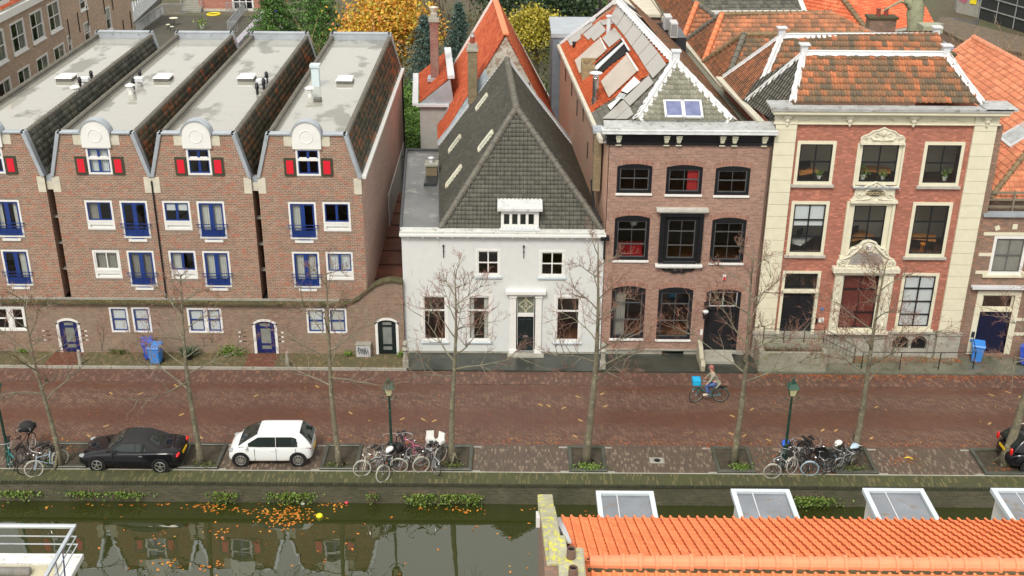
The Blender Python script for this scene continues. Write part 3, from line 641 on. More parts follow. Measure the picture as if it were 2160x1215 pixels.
    m_ = MB(); m_.box(x0 + .62, x0 + .74, ya, yb, 11.12, 11.22); m_.box(x1 - .74, x1 - .62, ya, yb, 11.12, 11.22)
    m_.build('roof_edges', M('bitumen_edge', (.22, .21, .18), .3, var=.25), h)
    # skylight dome
    sx_, sy = skylight
    m_ = MB(); m_.box(sx_ - .42, sx_ + .42, sy - .45, sy + .45, 11.12, 11.3); k = m_.build('skylight', M('grey_upstand', (.12, .12, .1), .6), h)
    m_ = MB(); m_.add([(sx_ - .45, sy - .48, 11.3), (sx_ + .45, sy - .48, 11.3), (sx_ + .45, sy + .48, 11.3), (sx_ - .45, sy + .48, 11.3), (sx_ - .4, sy - .43, 11.38), (sx_ + .4, sy - .43, 11.38), (sx_ + .4, sy + .43, 11.38), (sx_ - .4, sy + .43, 11.38), (sx_, sy, 11.5)],
                      [(0, 1, 5, 4), (1, 2, 6, 5), (2, 3, 7, 6), (3, 0, 4, 7), (4, 5, 8), (5, 6, 8), (6, 7, 8), (7, 4, 8), (3, 2, 1, 0)]); m_.build('dome', M('white_acrylic', (.82, .82, .8), .25, var=.04), k)
    for kind, vx, vy in vents:
        m_ = MB()
        if kind == 'mush':
            m_.lathe((vx, vy, 11.12), [(.13, 0), (.13, .28), (.17, .3), (.17, .33), (.12, .36), (.12, .42), (.26, .47), (.25, .5), (.1, .58), (.01, .6)], 16); m_.build('roof_vent', WHITE, h, smooth=False)
        elif kind == 'box':
            m_.cyl((vx, vy), .1, 11.12, 11.35, 10); m_.box(vx - .26, vx + .26, vy - .2, vy + .2, 11.35, 11.6); m_.build('fan_box', ZINCL, h, bevel=.03)
        elif kind == 'pipe':
            m_.lathe((vx, vy, 11.12), [(.07, 0), (.07, .3), (.12, .32), (.12, .38), (.08, .4), (.11, .5), (.06, .62), (.01, .64)], 10); m_.build('flue_pipe', BLACKP, h)
        elif kind == 'chim':
            m_.box(vx - .2, vx + .2, vy - .2, vy + .2, 11.12, 12.15); m_.box(vx - .26, vx + .26, vy - .26, vy + .26, 12.15, 12.3); m_.build('metal_chimney', M('pale_blue_metal', (.55, .65, .68), .4, var=.06), h)
        elif kind == 'low':
            m_.box(vx - .2, vx + .2, vy - .16, vy + .16, 11.12, 11.34); m_.build('roof_hatch', M('grey_upstand', (.12, .12, .1), .6), h, bevel=.03)
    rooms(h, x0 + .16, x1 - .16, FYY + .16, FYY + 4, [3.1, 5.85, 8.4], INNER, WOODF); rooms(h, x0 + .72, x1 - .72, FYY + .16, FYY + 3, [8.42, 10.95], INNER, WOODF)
    return h
def rp(px, py, z=11.2): p = gz(px, py, z); return (p.x, p.y)
h1 = row_house(-26.49, -21.86, -24.17, None, -24.55, 'brick bell gable house cut by the left edge with a half visible red shutter', [('sides', CURT), ('right', CURT), 0], T_SIDED, rp(140, 165), [('mush', *rp(160, 200)), ('box', *rp(180, 178)), ('pipe', *rp(170, 184)), ('pipe', *rp(194, 170))])
h2 = row_house(-21.52, -16.87, -19.18, -20.17, -18.52, 'brick bell gable house, second from the left edge, whose gable window has a white blind', [('left', CURTG), 0, ('full', CURTG), ('full', CURTG), ('full', BLIND)], T_SIDE, rp(345, 165), [('mush', *rp(276, 196)), ('box', *rp(294, 178)), ('pipe', *rp(282, 185)), ('pipe', *rp(296, 166))])
h3 = row_house(-16.86, -12.21, -14.55, -16.51, -14.89, 'brick bell gable house, third from the left, joined to its neighbour at the drainpipe', [('top', BLIND), ('full', CURT), ('left', CURT), ('full', CURT), 0], T_SIDE, rp(521, 165), [('pipe', *rp(543, 196)), ('box', *rp(552, 182)), ('pipe', *rp(563, 172)), ('pipe', *rp(557, 186))])
h4 = row_house(-11.91, -7.07, -9.49, -8.96, -10.58, 'brick bell gable house at the right end of the row with long pinkish side wall', [0, ('left', CURT), ('full', BLIND), ('full', CURT), 0], T_SIDE, rp(728, 170), [('mush', *rp(654, 202)), ('chim', *rp(667, 178)), ('low', *rp(670, 211))])
# side wall, gutter and downpipe of the end house
m_ = MB(); m_.box(-7.07, -7.045, FYY + .05, RB, 1.5, 9.22); o = m_.build('side_wall', BR_SIDE, h4)
m_ = MB(); m_.box(-7.07, -6.86, FYY + .1, RB, 9.22, 9.36); m_.build('gutter', WHITE, h4)
m_ = MB(); m_.box(-7.3, -7.07, FYY + .3, RB - .3, 9.24, 9.3); m_.build('gutter_lining', MOSS, h4)
m_ = MB(); m_.tube([(-6.98, RB - .3, 9.2), (-6.98, RB - .3, 1)], .05, 8); m_.build('downpipe', BLACKP, h4)
m_ = MB(); m_.box(-7.045, -7.0, 62, RB, 1.0, 4.6); m_.build('white_plinth', WHITE, h4)
m_ = MB(T5); m_.tube([(-16.865, .05, 9.1), (-16.865, .05, 3.1)], .04, 8); m_.build('drainpipe', BLACKP, h3)
for hh, x in ((h2, -21.69), (h4, -12.06)):
    m_ = MB(T5)
    m_.box(x - .15, x + .15, -.5, -.12, 9.0, 9.25); m_.build('rainwater_head', ZINC, hh)
    m_ = MB(T5); m_.box(x - .16, x + .16, -.6, -.1, 8.6, 9.0); m_.build('link_block', CREAMST, hh)
    [MB(T5).box(x - .17, x + .17, -.6, -.3, z, z + .07).build('tie_beam', CONC, hh) for z in (4.4, 5.75, 7.1)]

# long ground floor wall with the doors, curving up at its right end
sw_ = thing('street_wall', 'long old brick ground floor wall with mossy ledge and blue arched doors', 'wall', (-16, 51.35, 0))
TL = FY(51.35)
gw = [(-25.5, -23.87, 1.27, 2.6, 'twin'), (-19.73, -18.82, 1.24, 2.61, 'one'), (-18.63, -17.73, 1.24, 2.61, 'one'), (-15.92, -14.22, 1.24, 2.6, 'twin'), (-10.07, -9.17, 1.27, 2.63, 'one'), (-9.0, -8.1, 1.27, 2.63, 'one')]
doors = [(-22.43, -21.3, .12, 1.95, NAVY), (-12.75, -11.59, .12, 1.98, NAVY), (-6.71, -5.6, .12, 2.1, BLKGREEN)]
wb = wallmb(TL, -27.5, -5.3, .0, 2.82, [(*g[:4],) for g in gw] + [(d[0], d[1], d[2], d[3], .14) for d in doors], .2)
cur = [(-8.15, 2.82), (-7.9, 2.9), (-7.5, 3.1), (-7.0, 3.55), (-6.6, 3.87), (-6.2, 4.04), (-5.8, 4.1), (-5.3, 4.02)]
wb.add([(u, 0, z) for u, z in cur] + [(-5.3, 0, 2.82)], [tuple(range(9))]); wb.T = None
wb.build('wall', BR_LOW, sw_, fixn=False)
m_ = MB(TL); m_.add([(u, -.3, z) for u, z in cur] + [(-5.3, -.3, 2.82), (-8.15, -.3, 2.82)], [tuple(range(9))]); m_.build('wall_back', BR_LOW, sw_)
m_ = MB(TL)
m_.box(-27.5, -8.1, -.17, .22, 2.82, 2.95)
for p, q in zip(cur, cur[1:]): m_.prism([(p[0], -.35, p[1]), (q[0], -.35, q[1]), (q[0], -.35, q[1] + .13), (p[0], -.35, p[1] + .13)], (0, .47, 0))
m_.build('mossy_coping', MOSS, sw_, bevel=.02)
m_ = MB(T5); m_.box(-27.5, -8.3, -.02, .06, 2.955, 3.05); m_.build('ledge_flashing', CONC, sw_)
rg = np.random.default_rng(9); N = 2600; P = np.stack([rg.uniform(-27, -8, N), rg.uniform(51.1, 51.32, N), rg.uniform(2.95, 3.0, N)], 1); keep = np.sin(P[:, 0] * 2.1) + np.sin(P[:, 0] * .7 + 1) + rg.normal(0, .6, N) > -.4
o = leaves('ledge_moss', P[keep], .035, leafm('moss_tuft', [(0, (.1, .1, .02)), (1, (.2, .19, .05))]), sw_, 9, normal_up=.4)
for a, b, c, d, k in gw:
    if k == 'one': window(sw_, TL, a, b, c, d, WHITE, BLUE, fw=.09, cols=1, zs=(1.95,), sw=.06, curtain=('blind', BLIND if a < -9.5 else CURT), name='sash_window')
    else:
        cu = (a + b) / 2
        window(sw_, TL, a, cu + .05, c, d, WHITE, BLUE if a > -20 else WHITE, fw=.1, cols=1, zs=(1.95,), sw=.06, curtain=('blind', BLIND) if a > -20 else None, name='sash_window')
        window(sw_, TL, cu + .051, b, c, d, WHITE, BLUE if a > -20 else WHITE, fw=.1, cols=1, zs=(1.95,), sw=.06, curtain=('blind', BLIND) if a > -20 else None, name='sash_window')
for a, b, c, d, col in doors:
    T = TL; m_ = MB(T); m_.box(a - .02, a + .11, -.15, .03, c, d - .2); m_.box(b - .11, b + .02, -.15, .03, c, d - .2)
    k = 10
    for i in range(k):
        u, v_ = [a - .02 + (b - a + .04) * t / k for t in (i, i + 1)]; g = lambda x: d + .03 - .22 * abs(2 * (x - a) / (b - a) - 1) ** 2.5
        m_.add([(u, -.15, g(u) - .12), (v_, -.15, g(v_) - .12), (v_, -.15, g(v_)), (u, -.15, g(u)), (u, .03, g(u) - .12), (v_, .03, g(v_) - .12), (v_, .03, g(v_)), (u, .03, g(u))], [(0, 1, 2, 3), (7, 6, 5, 4), (0, 4, 5, 1), (1, 5, 6, 2), (2, 6, 7, 3), (3, 7, 4, 0)])
    df = m_.build('door_frame', WHITE, sw_)
    m_ = MB(T); m_.box(a + .11, a + .33, -.12, -.06, c, d - .1); m_.box(b - .33, b - .11, -.12, -.06, c, d - .1)
    for z0, z1 in ((c, c + .2), (c + .42, c + .52), (d - .5, d - .4), (d - .22, d - .02)): m_.box(a + .33, b - .33, -.12, -.06, z0, z1)
    m_.build('door_leaf', col, df)
    m_ = MB(T); m_.box(a + .24, b - .24, -.1, -.09, c + .1, d - .15); m_.build('door_glass', M('obscured_door_glass', (.2, .22, .2) if col is NAVY else (.05, .06, .06), .15, var=.2), df)
for dx, dy in ((-23.1, -22.9), (-21.02, -21.22), (-13.42, -13.22), (-11.32, -11.52)):
    for z in (.75, 1.0, 1.25): MB(TL).box(dx - .07, dx + .05, -.01, .02, z, z + .07).build('stone_block', WHITE, sw_); MB(TL).box(dy - .1, dy + .1, -.01, .008, z + .01, z + .05).build('slot', BLACKP, sw_)
rooms(sw_, -27.4, -8, 51.56, 54.5, [0, 2.8], INNER, WOODF)

# passage with wooden deck behind the curved wall
ds = thing('deck_stairs', 'wet reddish wooden decking running back between the brick house and the annex', 'deck', (-6.2, 52, 3))
m_ = MB(); y = 51.75; i = 0; z = 2.72
WD = M('wet_hardwood', (.2, .06, .025), .3, var=.5, scale=1.3, stain=(.36, .13, .05), samt=.35)
while y < 67.5:
    m_.box(-7.0 - (y - 51) * .045, -5.55 - (y - 51) * .04, y, y + .135, z, z + .04); y += .15
m_.build('boards', WD, ds)
m_ = MB()
for k in range(8): m_.box(-7.0 - k * .09, -5.6 - k * .08, 52.6 + k * 1.9, 52.75 + k * 1.9, 2.5, 2.8)
m_.build('risers', M('dark_wet_wood', (.07, .02, .012), .35, var=.3), ds)
mtb = MB().lathe((0, 0, 0), [(.1, 0), (.13, .24), (.15, .25), (.15, .28), (.02, .32)], 12).build('metal_bin', ZINC); p = gz(786, 573, 2.9); mtb.location = (p.x, p.y + .1, 2.78); tag(mtb, 'small grey metal bin on the wooden decking in the passage', 'bin')
gt = thing('metal_gate', 'dark metal bar gate at the far end of the decked passage', 'gate', (-6.5, 69, 2.5)); m_ = MB()
for i in range(12): m_.box(-7.1 + i * .11, -7.08 + i * .11, 70, 70.03, 2.6, 4.3)
m_.box(-7.12, -5.8, 69.99, 70.04, 4.2, 4.3); m_.build('bars', M('blue_grey_iron', (.1, .13, .17), .4), gt)
# ------------------------------------------------------------------ white house
YW = 51.6; TW = FY(YW)
wh = thing('white_house', 'white rendered two storey house with steep dark grey hipped tile roof', 'house', (-.4, YW, 0))
PLAST = M('white_render', (.6, .62, .605), .7, var=.04, stain=(.44, .46, .42), samt=.36, bump=.08, streak=.12)
gws = [(-4.46, -3.14, .72, 3.32), (-2.25, -.98, .73, 3.32), (2.08, 3.44, .73, 3.3)]
ups = [(-1.76, -.56, 4.3, 5.72), (1.3, 2.55, 4.28, 5.68)]
wb = wallmb(TW, -5.3, 4.42, .2, 6.4, gws + ups + [(.27, 1.1, .2, 3.27)], .2); wb.T = None
BX = -.07
def bx(x, y): return x + (y - YW) * BX
for x, zt in ((-5.3, 6.4), (4.4, 6.5)): wb.quad((x, YW, 0), (bx(x, 64.4), 64.4, 0), (bx(x, 64.4), 64.4, zt), (x, YW, zt))
wb.build('wall', PLAST, wh, fixn=False)
m_ = MB(TW); m_.box(-5.3, .2, -.1, .03, 0, .2); m_.box(1.17, 4.42, -.1, .03, 0, .2); m_.build('plinth', STONE, wh)
for i, g in enumerate(gws): window(wh, TW, *g, WHITE, WHITE, fw=.1, cols=1, zs=(g[2] + 1.72,), sw=.07, sill=(M('blue_grey_sill', (.5, .56, .6), .6, var=.08), .03, .07, .08), name='sash_window', curtain=('sides', CURT) if i == 1 else None)
for g in ups: window(wh, TW, *g, WHITE, WHITE, fw=.1, cols=2, zs=((g[2] + g[3]) / 2,), sw=.05, bar=.06, sill=(M('blue_grey_sill', (.5, .56, .6), .6, var=.08), .06, .07, .1), name='sash_window')
# doorway
m_ = MB(TW)
for a, b in ((-.1, .22), (1.15, 1.47)): m_.box(a, b, -.03, .1, .12, 3.3); m_.box(a - .03, b + .03, -.02, .14, .12, .35); m_.box(a - .03, b + .03, -.02, .14, 3.18, 3.3)
m_.box(-.14, 1.51, -.02, .13, 3.3, 3.42); m_.box(-.29, 1.66, -.02, .26, 3.42, 3.6); dsur = m_.build('door_surround', WHITE, wh, bevel=.012)
m_ = MB(TW); m_.box(.22, .29, -.15, .0, .2, 3.3); m_.box(1.08, 1.15, -.15, 0, .2, 3.3); m_.box(.29, 1.08, -.14, .02, 2.14, 2.3); m_.box(.29, 1.08, -.14, .0, 3.2, 3.3); m_.build('door_frame', WHITE, wh)
m_ = MB(TW); m_.box(.29, 1.08, -.1, -.09, 2.3, 3.2); fl = m_.build('fanlight', M('grey_green_glass', (.16, .18, .14), .12, var=.15), wh)
m_ = MB(TW); c = (.685, 2.75)
for s in (-1, 1):
    pts = [(c[0], -.07, 2.33), (c[0] + s * .06, -.07, 2.5), (c[0] + s * .2, -.07, 2.62), (c[0] + s * .35, -.07, 2.75), (c[0] + s * .2, -.07, 2.88), (c[0] + s * .06, -.07, 3.0), (c[0], -.07, 3.17)]
    m_.tube(pts, .018, 6)
    m_.tube([(c[0] + s * .08, -.07, 2.6), (c[0] - s * .07, -.07, 2.75), (c[0] + s * .07, -.07, 2.92), (c[0], -.07, 3.0)], .014, 6)
    m_.ball((c[0] + s * .17, -.06, 2.66), .03, 8, 6)
m_.build('tracery', M('gilded_white', (.7, .66, .45), .4), fl)
dl = MB(TW); dl.box(.29, 1.08, -.12, -.07, .2, 2.14)
for z0, z1 in ((.35, .95), (1.1, 1.95)):
    for a, b in ((.37, .65), (.72, 1.0)): dl.box(a, b, -.08, -.055, z0, z1)
dl = dl.build('door_leaf', BLKGREEN, wh, bevel=.006); m_ = MB(TW); m_.box(.58, .8, -.06, -.04, 1.0, 1.06); m_.build('letter_flap', CHROME, dl)
m_ = MB(TW); m_.box(-.2, 1.6, 0, .5, .1, .16); m_.build('step', STONE, wh)
for x in (-3.3, .55):
    m_ = MB(TW); m_.tube([(x, .04, 5.28), (x, .06, 5.95)], .022, 6); m_.tube([(x - .05, .06, 5.85), (x, .06, 5.97), (x + .05, .06, 5.85)], .018, 5); m_.ball((x, .05, 5.6), .04, 8, 6); m_.build('wall_anchor', IRON, wh)
# cornice and gutter
m_ = MB(TW); m_.box(-5.34, 4.44, -.05, .1, 6.32, 6.44); m_.box(-5.38, 4.46, -.25, .28, 6.44, 6.58)
for i in range(14): x = -5.0 + i * .71; m_.box(x, x + .07, .08, .24, 6.34, 6.44)
m_.build('cornice', WHITE, wh, bevel=.012)
m_ = MB(TW); m_.box(-5.36, 4.45, -.3, -.12, 6.58, 6.7); m_.box(-5.36, 4.45, .14, .25, 6.58, 6.67); m_.build('gutter', M('weathered_gutter', (.56, .57, .54), .6, var=.15, stain=(.3, .3, .26), samt=.42, scale=2), wh)
# roof
EZ, RZ = 6.68, 11.7
LF, RF = V((-3.45, 51.85, EZ)), V((4.28, 51.85, EZ)); AP, RBK = V((.14, 55.0, RZ)), V((-.38, 64.9, RZ))
LB, RBB = V((-4.25, 64.6, EZ)), V((3.42, 64.7, EZ))
tiles('roof_slope', wh, LF, LB, AP, [LF, LB, RBK, AP], T_GREY, .175, .21, .05, .045)
tiles('roof_slope', wh, RF, RBB, AP, [RF, RBB, RBK, AP], T_GREY, .175, .21, .05, .045)
tiles('roof_slope', wh, LF, RF, AP, [LF, RF, AP], T_GREY, .185, .215, .06, .045)
nn = (RF - LF).cross(AP - LF).normalized()
ridge('ridge_tiles', wh, AP + V((0, 0, .03)), RBK + V((0, 0, .03)), R_GREY, .15, .36)
ridge('ridge_tiles', wh, LF + V((0, -.02, .03)), AP + V((0, 0, .03)), R_GREY, .16, .4); ridge('ridge_tiles', wh, RF + V((0, -.02, .03)), AP + V((0, 0, .03)), R_GREY, .16, .4)
m_ = MB(); m_.quad(LB + V((0, .02, -.1)), RBB + V((0, .02, -.1)), RBK + V((0, .02, -.1))); m_.quad(LB, V((LB.x, LB.y, 0)), V((RBB.x, RBB.y, 0)), RBB); m_.build('rear_wall', M('grey_stucco', (.4, .39, .35), .9), wh, fixn=False)
LEAD = M('blue_grey_lead', (.4, .46, .5), .55, .1, var=.25, stain=(.26, .26, .22), samt=.4, scale=2.4, bump=.4)
m_ = MB()
m_.bar(LB + V((-.05, .05, .1)), RBK + V((0, .05, .12)), .16, .12); m_.bar(RBB + V((0, .05, .1)), RBK + V((0, .05, .12)), .16, .12); m_.build('rear_verge', ZINCL, wh)
# roof windows on the left slope
lslope_n = (LB - LF).cross(AP - LF).normalized()
if lslope_n.z < 0: lslope_n = -lslope_n
fall = (V((-1, -.07, 0)) - lslope_n * V((-1, -.07, 0)).dot(lslope_n)).normalized(); along = (LB - LF).normalized()
def z1(x, y): return (840 + x / 3.572, y / 3.572)
IVORY = M('ivory_paint', (.68, .66, .5), .5, var=.08)
for cx_, cy_, ln in ((638, 775, .95), (435, 1090, 1.0), (668, 1070, 1.1)):
    p = onp(*z1(cx_, cy_), LF, lslope_n); m_ = MB(); w2 = .33
    for s in (-1, 1):
        m_.prism([p + along * s * w2 - fall * ln / 2 + lslope_n * .02, p + along * (s * w2 + .07) - fall * ln / 2 + lslope_n * .02, p + along * (s * w2 + .07) + fall * ln / 2 + lslope_n * .02, p + along * s * w2 + fall * ln / 2 + lslope_n * .02], lslope_n * .11)
        q = p + fall * s * ln / 2; m_.prism([q - along * w2 - fall * .05 + lslope_n * .02, q + along * w2 - fall * .05 + lslope_n * .02, q + along * w2 + fall * .05 + lslope_n * .02, q - along * w2 + fall * .05 + lslope_n * .02], lslope_n * .11)
    rw = m_.build('roof_window', IVORY, wh); m_ = MB(); a, b = along * w2, fall * ln / 2; q = p + lslope_n * .09; m_.quad(q - a - b, q + a - b, q + a + b, q - a + b); m_.build('pane', M('sky_glass', (.42, .45, .45), .06, var=.3, bump=0), rw)
p = onp(960, 374, LF, lslope_n); m_ = MB(); w2, ln = .28, 1.25
for s in (-1, 1):
    m_.prism([p + along * s * w2 - fall * ln / 2, p + along * (s * w2 + .08) - fall * ln / 2, p + along * (s * w2 + .08) + fall * ln / 2, p + along * s * w2 + fall * ln / 2], lslope_n * .14)
    q = p + fall * s * ln / 2; m_.prism([q - along * w2 - fall * .05, q + along * w2 - fall * .05, q + along * w2 + fall * .05, q - along * w2 + fall * .05], lslope_n * .14)
rw = m_.build('roof_window', IVORY, wh); m_ = MB(); a, b = along * w2, fall * ln / 2; q = p + lslope_n * .09; m_.quad(q - a - b, q + a - b, q + a + b, q - a + b); m_.build('pane', M('sky_glass', (.42, .45, .45), .06, var=.3, bump=0), rw)
# dormer
m_ = MB(TW); yb_ = -1.35
dw = [(-.53 + .12 + i * .39, -.53 + .12 + i * .39 + .26) for i in range(4)]
dmr = wallmb(FY(YW + .2), -.55, 1.25, 6.72, 7.66, [(a, b, 6.92, 7.45) for a, b in dw], .05)
dmr.T = None
for x in (-.55, 1.25): dmr.quad((x, YW + .2, 6.72), (x, YW + 1.25, 6.72), (x, YW + 1.25, 7.75), (x, YW + .2, 7.66))
dm = dmr.build('dormer', WHITE, wh, fixn=False)
m_ = MB(); m_.prism([(-.72, YW + .0, 7.66), (1.42, YW + .0, 7.66), (1.42, YW + 1.3, 7.84), (-.72, YW + 1.3, 7.84)], (0, 0, .13)); m_.build('roof', M('peeling_zinc', (.6, .61, .6), .6, var=.12, stain=(.34, .33, .29), samt=.42, scale=3, bump=.1), dm)
m_ = MB(FY(YW + .2))
for a, b in dw: m_.quad((a, -.045, 6.92), (b, -.045, 6.92), (b, -.045, 7.45), (a, -.045, 7.45))
m_.build('pane', M('dark_glass', (.02, .022, .02), .08, var=.3, bump=0), dm, fixn=False)
m_ = MB(FY(YW + .2)); m_.box(-.62, 1.32, 0, .12, 6.64, 6.74); m_.build('sill', ZINCL, dm)
rooms(wh, -5.2, 4.3, YW + .22, YW + 3.8, [.1, 3.75, 6.3], INNERL, WOODF)

# annex with flat roof
an = thing('flat_annex', 'low annex with wet grey bitumen roof between the passage and the dark tiled roof', 'annex', (-4.6, 57, 0))
m_ = MB(); P4 = [(-5.34, YW + .15), (-3.4, YW + .15), (-4.1, 64.4), (-6.1, 64.4)]
m_.prism([(x, y, 6.36) for x, y in P4], (0, 0, .1)); m_.build('flat_roof', M('grey_bitumen', (.13, .135, .13), .28, var=.35, stain=(.22, .215, .19), samt=.45, scale=.5), an)
m_ = MB(); m_.bar((-5.36, YW + .1, 6.5), (-6.14, 64.45, 6.5), .1, .2); m_.bar((-6.1, 64.4, 6.5), (-4.1, 64.4, 6.5), .1, .2); m_.build('roof_edge', M('dark_roof_edge', (.06, .065, .07), .5), an)
m_ = MB(); m_.quad((-5.32, YW + .05, 0), (-6.08, 64.4, 0), (-6.08, 64.4, 6.4), (-5.32, YW + .05, 6.4)); m_.build('wall', PLAST, an)
p = gz(912, 372, 6.46); m_ = MB(); m_.box(p.x - .32, p.x + .28, p.y - .35, p.y + .35, 6.44, 7.15); ch = m_.build('chimney', BR_YEL, an); m_ = MB(); m_.box(p.x - .38, p.x + .34, p.y - .42, p.y + .42, 7.15, 7.25); m_.build('cap', STONE, ch); m_ = MB(); m_.lathe((p.x - .05, p.y, 7.25), [(.11, 0), (.11, .22), (.17, .24), (.17, .28), (.03, .33)], 12); m_.build('chimney_pot', ZINCL, ch)
m_ = MB(); m_.box(p.x - .35, p.x + .3, p.y - 1.6, p.y - .36, 6.45, 6.62); m_.build('lead_patch', M('black_bitumen', (.03, .035, .04), .3), an)

# ------------------------------------------------------------------ red tiled house behind the white one
rh = thing('red_roof_house', 'tall house with bright red tiled roof and peeling stucco gable behind the white house', 'house', (-.8, 65, 0))
GY = 65.3
EL, ER = V((-4.35, GY, 6.6)), V((3.05, GY, 6.4)); RA, RR = V((-.45, GY - .1, 13.0)), V((-1.28, 76.2, 13.0)); EBL, EBR = V((-5.1, 76.2, 6.6)), V((2.35, 76.2, 6.4))
STUC = M('peeling_stucco', (.46, .43, .36), .9, var=.2, stain=(.27, .19, .14), samt=.5, scale=1.6, bump=.8)
m_ = MB(); m_.prism([(EL.x, GY, 0), (ER.x, GY, 0), ER, RA + V((0, .1, -.05)), EL], (0, .25, 0)); m_.quad((EL.x, GY, 0), (EBL.x, 76.2, 0), EBL, EL); m_.quad((ER.x, GY, 0), (EBR.x, 76.2, 0), EBR, ER); m_.quad((EBL.x, 76.2, 0), (EBR.x, 76.2, 0), EBR, RR, EBL); m_.build('wall', STUC, rh, fixn=False)
tiles('roof_slope', rh, EL, EBL, RA, [EL, EBL, RR, RA], T_RED, .2, .26, .04, .035); tiles('roof_slope', rh, ER, EBR, RA, [ER, EBR, RR, RA], T_RED, .2, .26, .04, .035)
m_ = MB(); m_.bar(RA + V((0, 0, .08)), RR + V((0, 0, .08)), .34, .1); m_.build('ridge_capping', R_ORANGE, rh)
m_ = MB(); m_.bar(EBL + V((0, .1, .12)), RR + V((0, .1, .12)), .14, .14); m_.bar(EBR + V((0, .1, .12)), RR + V((0, .1, .12)), .14, .14); m_.build('rear_verge', WHITE, rh)
m_ = MB()    # lead flashing down the left side of the gable
q0, q1 = EL + V((0, -.05, .06)), RA + V((0, -.02, .02)); m_.prism([q0, q1 + (q0 - q1) * .3, q1 + (q0 - q1) * .3 + V((.35, 0, -.9)), q0 + V((.7, 0, -.9))], (0, -.06, 0)); m_.build('lead_flashing', LEAD, rh)
m_ = MB(); q0, q1 = LB + V((-.12, -.02, .05)), RBK + V((0, -.02, .05)); m_.prism([q0, q1, q1 + V((0, .75, .02)), q0 + V((-.05, .75, .02))], (0, 0, .05)); m_.prism([RBB + V((.1, 0, .04)), RBK + V((0, 0, .04)), RBK + V((0, .7, .06)), RBB + V((.1, .7, .06))], (0, 0, .05)); m_.build('valley_gutter', LEAD, rh)
for x in (-1.8, .9, 1.9): MB().tube([(x, GY - .04, 9.4), (x, GY - .04, 10.3)], .025, 5).build('wall_anchor', IRON, rh)
# yellow brick chimney
p = at(*z1(562, 695), 64.9); q = at(*z1(560, 375), 64.9); t_ = at(*z1(560, 240), 64.9)
m_ = MB(); m_.box(p.x - .26, p.x + .26, 64.5, 65.15, p.z - .6, q.z); ch = m_.build('chimney', BR_YEL, rh); m_ = MB(); m_.box(p.x - .32, p.x + .32, 64.42, 65.22, q.z, q.z + .15); m_.box(p.x - .25, p.x + .25, 64.55, 65.1, q.z + .15, q.z + .38); m_.build('cap', STONE, ch)
m_ = MB(); m_.cyl((p.x, 64.83), .13, q.z + .38, t_.z - .25, 10); m_.build('chimney_pot', M('terracotta_pot', (.25, .06, .04), .6), ch); m_ = MB(); m_.lathe((p.x, 64.83, t_.z - .25), [(.14, 0), (.12, .1), (.05, .14), (.09, .2), (.08, .27), (.01, .3)], 10); m_.build('cowl', CHROME, ch)
# side wing with its tall chimney
wg = thing('side_wing', 'grey rendered side wing with red tiled lean-to roof and tall red brick chimney', 'wing', (-5.2, 69, 0))
A0, A1, B1, B0 = V((-5.68, 69.2, 8.0)), V((-6.25, 76.2, 8.0)), V((-4.45, 76.3, 9.55)), V((-3.85, 69.2, 9.5))
tiles('roof_slope', wg, A0, A1, B0, [A0, A1, B1, B0], T_RED, .2, .24, .04, .035)
GREYR = M('grey_render', (.36, .36, .34), .85, var=.1, stain=(.22, .22, .2), samt=.3)
m_ = MB(); m_.quad((-5.7, 69.1, 0), (-3.9, 69.1, 0), (-3.9, 69.1, 7.9), (-5.7, 69.1, 7.9)); m_.quad((-5.7, 69.1, 0), (-6.3, 76.3, 0), (-6.3, 76.3, 7.9), (-5.7, 69.1, 7.9)); m_.build('wall', GREYR, wg, fixn=False)
m_ = MB(); m_.prism([(-5.72, 69.02, 7.95), (-3.6, 69.02, 7.95), (-3.82, 69.02, 9.5)], (0, .1, 0)); m_.build('cheek', ZINC, wg)
m_ = MB(); m_.bar((-5.95, 68.9, 7.95), (-6.5, 76.3, 7.95), .36, .14); m_.bar((-5.9, 68.95, 7.9), (-3.9, 68.95, 7.9), .2, .16); m_.build('gutter', ZINCL, wg)
m_ = MB(); m_.prism([B0 + V((-.12, -.1, 0)), B1 + V((-.12, 0, 0)), B1 + V((.3, 0, .02)), B0 + V((.3, -.1, .02))], (0, 0, .2)); m_.build('upstand', ZINCL, wg)
nn = (A1 - A0).cross(B0 - A0).normalized(); p = onp(*z1(278, 585), A0, nn); q = at(*z1(272, 160), p.y); t_ = at(*z1(262, 48), p.y)
m_ = MB(); m_.box(p.x - .25, p.x + .25, p.y - .25, p.y + .25, p.z - .5, q.z); ch = m_.build('chimney', brick('chimney_red_brick', (.26, .06, .045), (.18, .045, .035), (.3, .2, .17), bw=.2, rh=.09, ms=.014), wg); m_ = MB(); m_.box(p.x - .32, p.x + .32, p.y - .32, p.y + .32, q.z, q.z + .22); m_.box(p.x - .2, p.x + .2, p.y - .2, p.y + .2, q.z + .22, q.z + .5); m_.build('cap', STONE, ch)
m_ = MB(); m_.cyl((p.x, p.y), .15, q.z + .5, t_.z - .35, 8, .12); m_.lathe((p.x, p.y, t_.z - .35), [(.16, 0), (.3, .3), (.2, .34), (.02, .38)], 4); m_.build('chimney_pot', CREAMST, ch)
m_ = MB(); m_.box(p.x - .45, p.x + .45, p.y - .5, p.y + .45, p.z - .15, p.z + .05); m_.build('flashing', ZINC, ch)
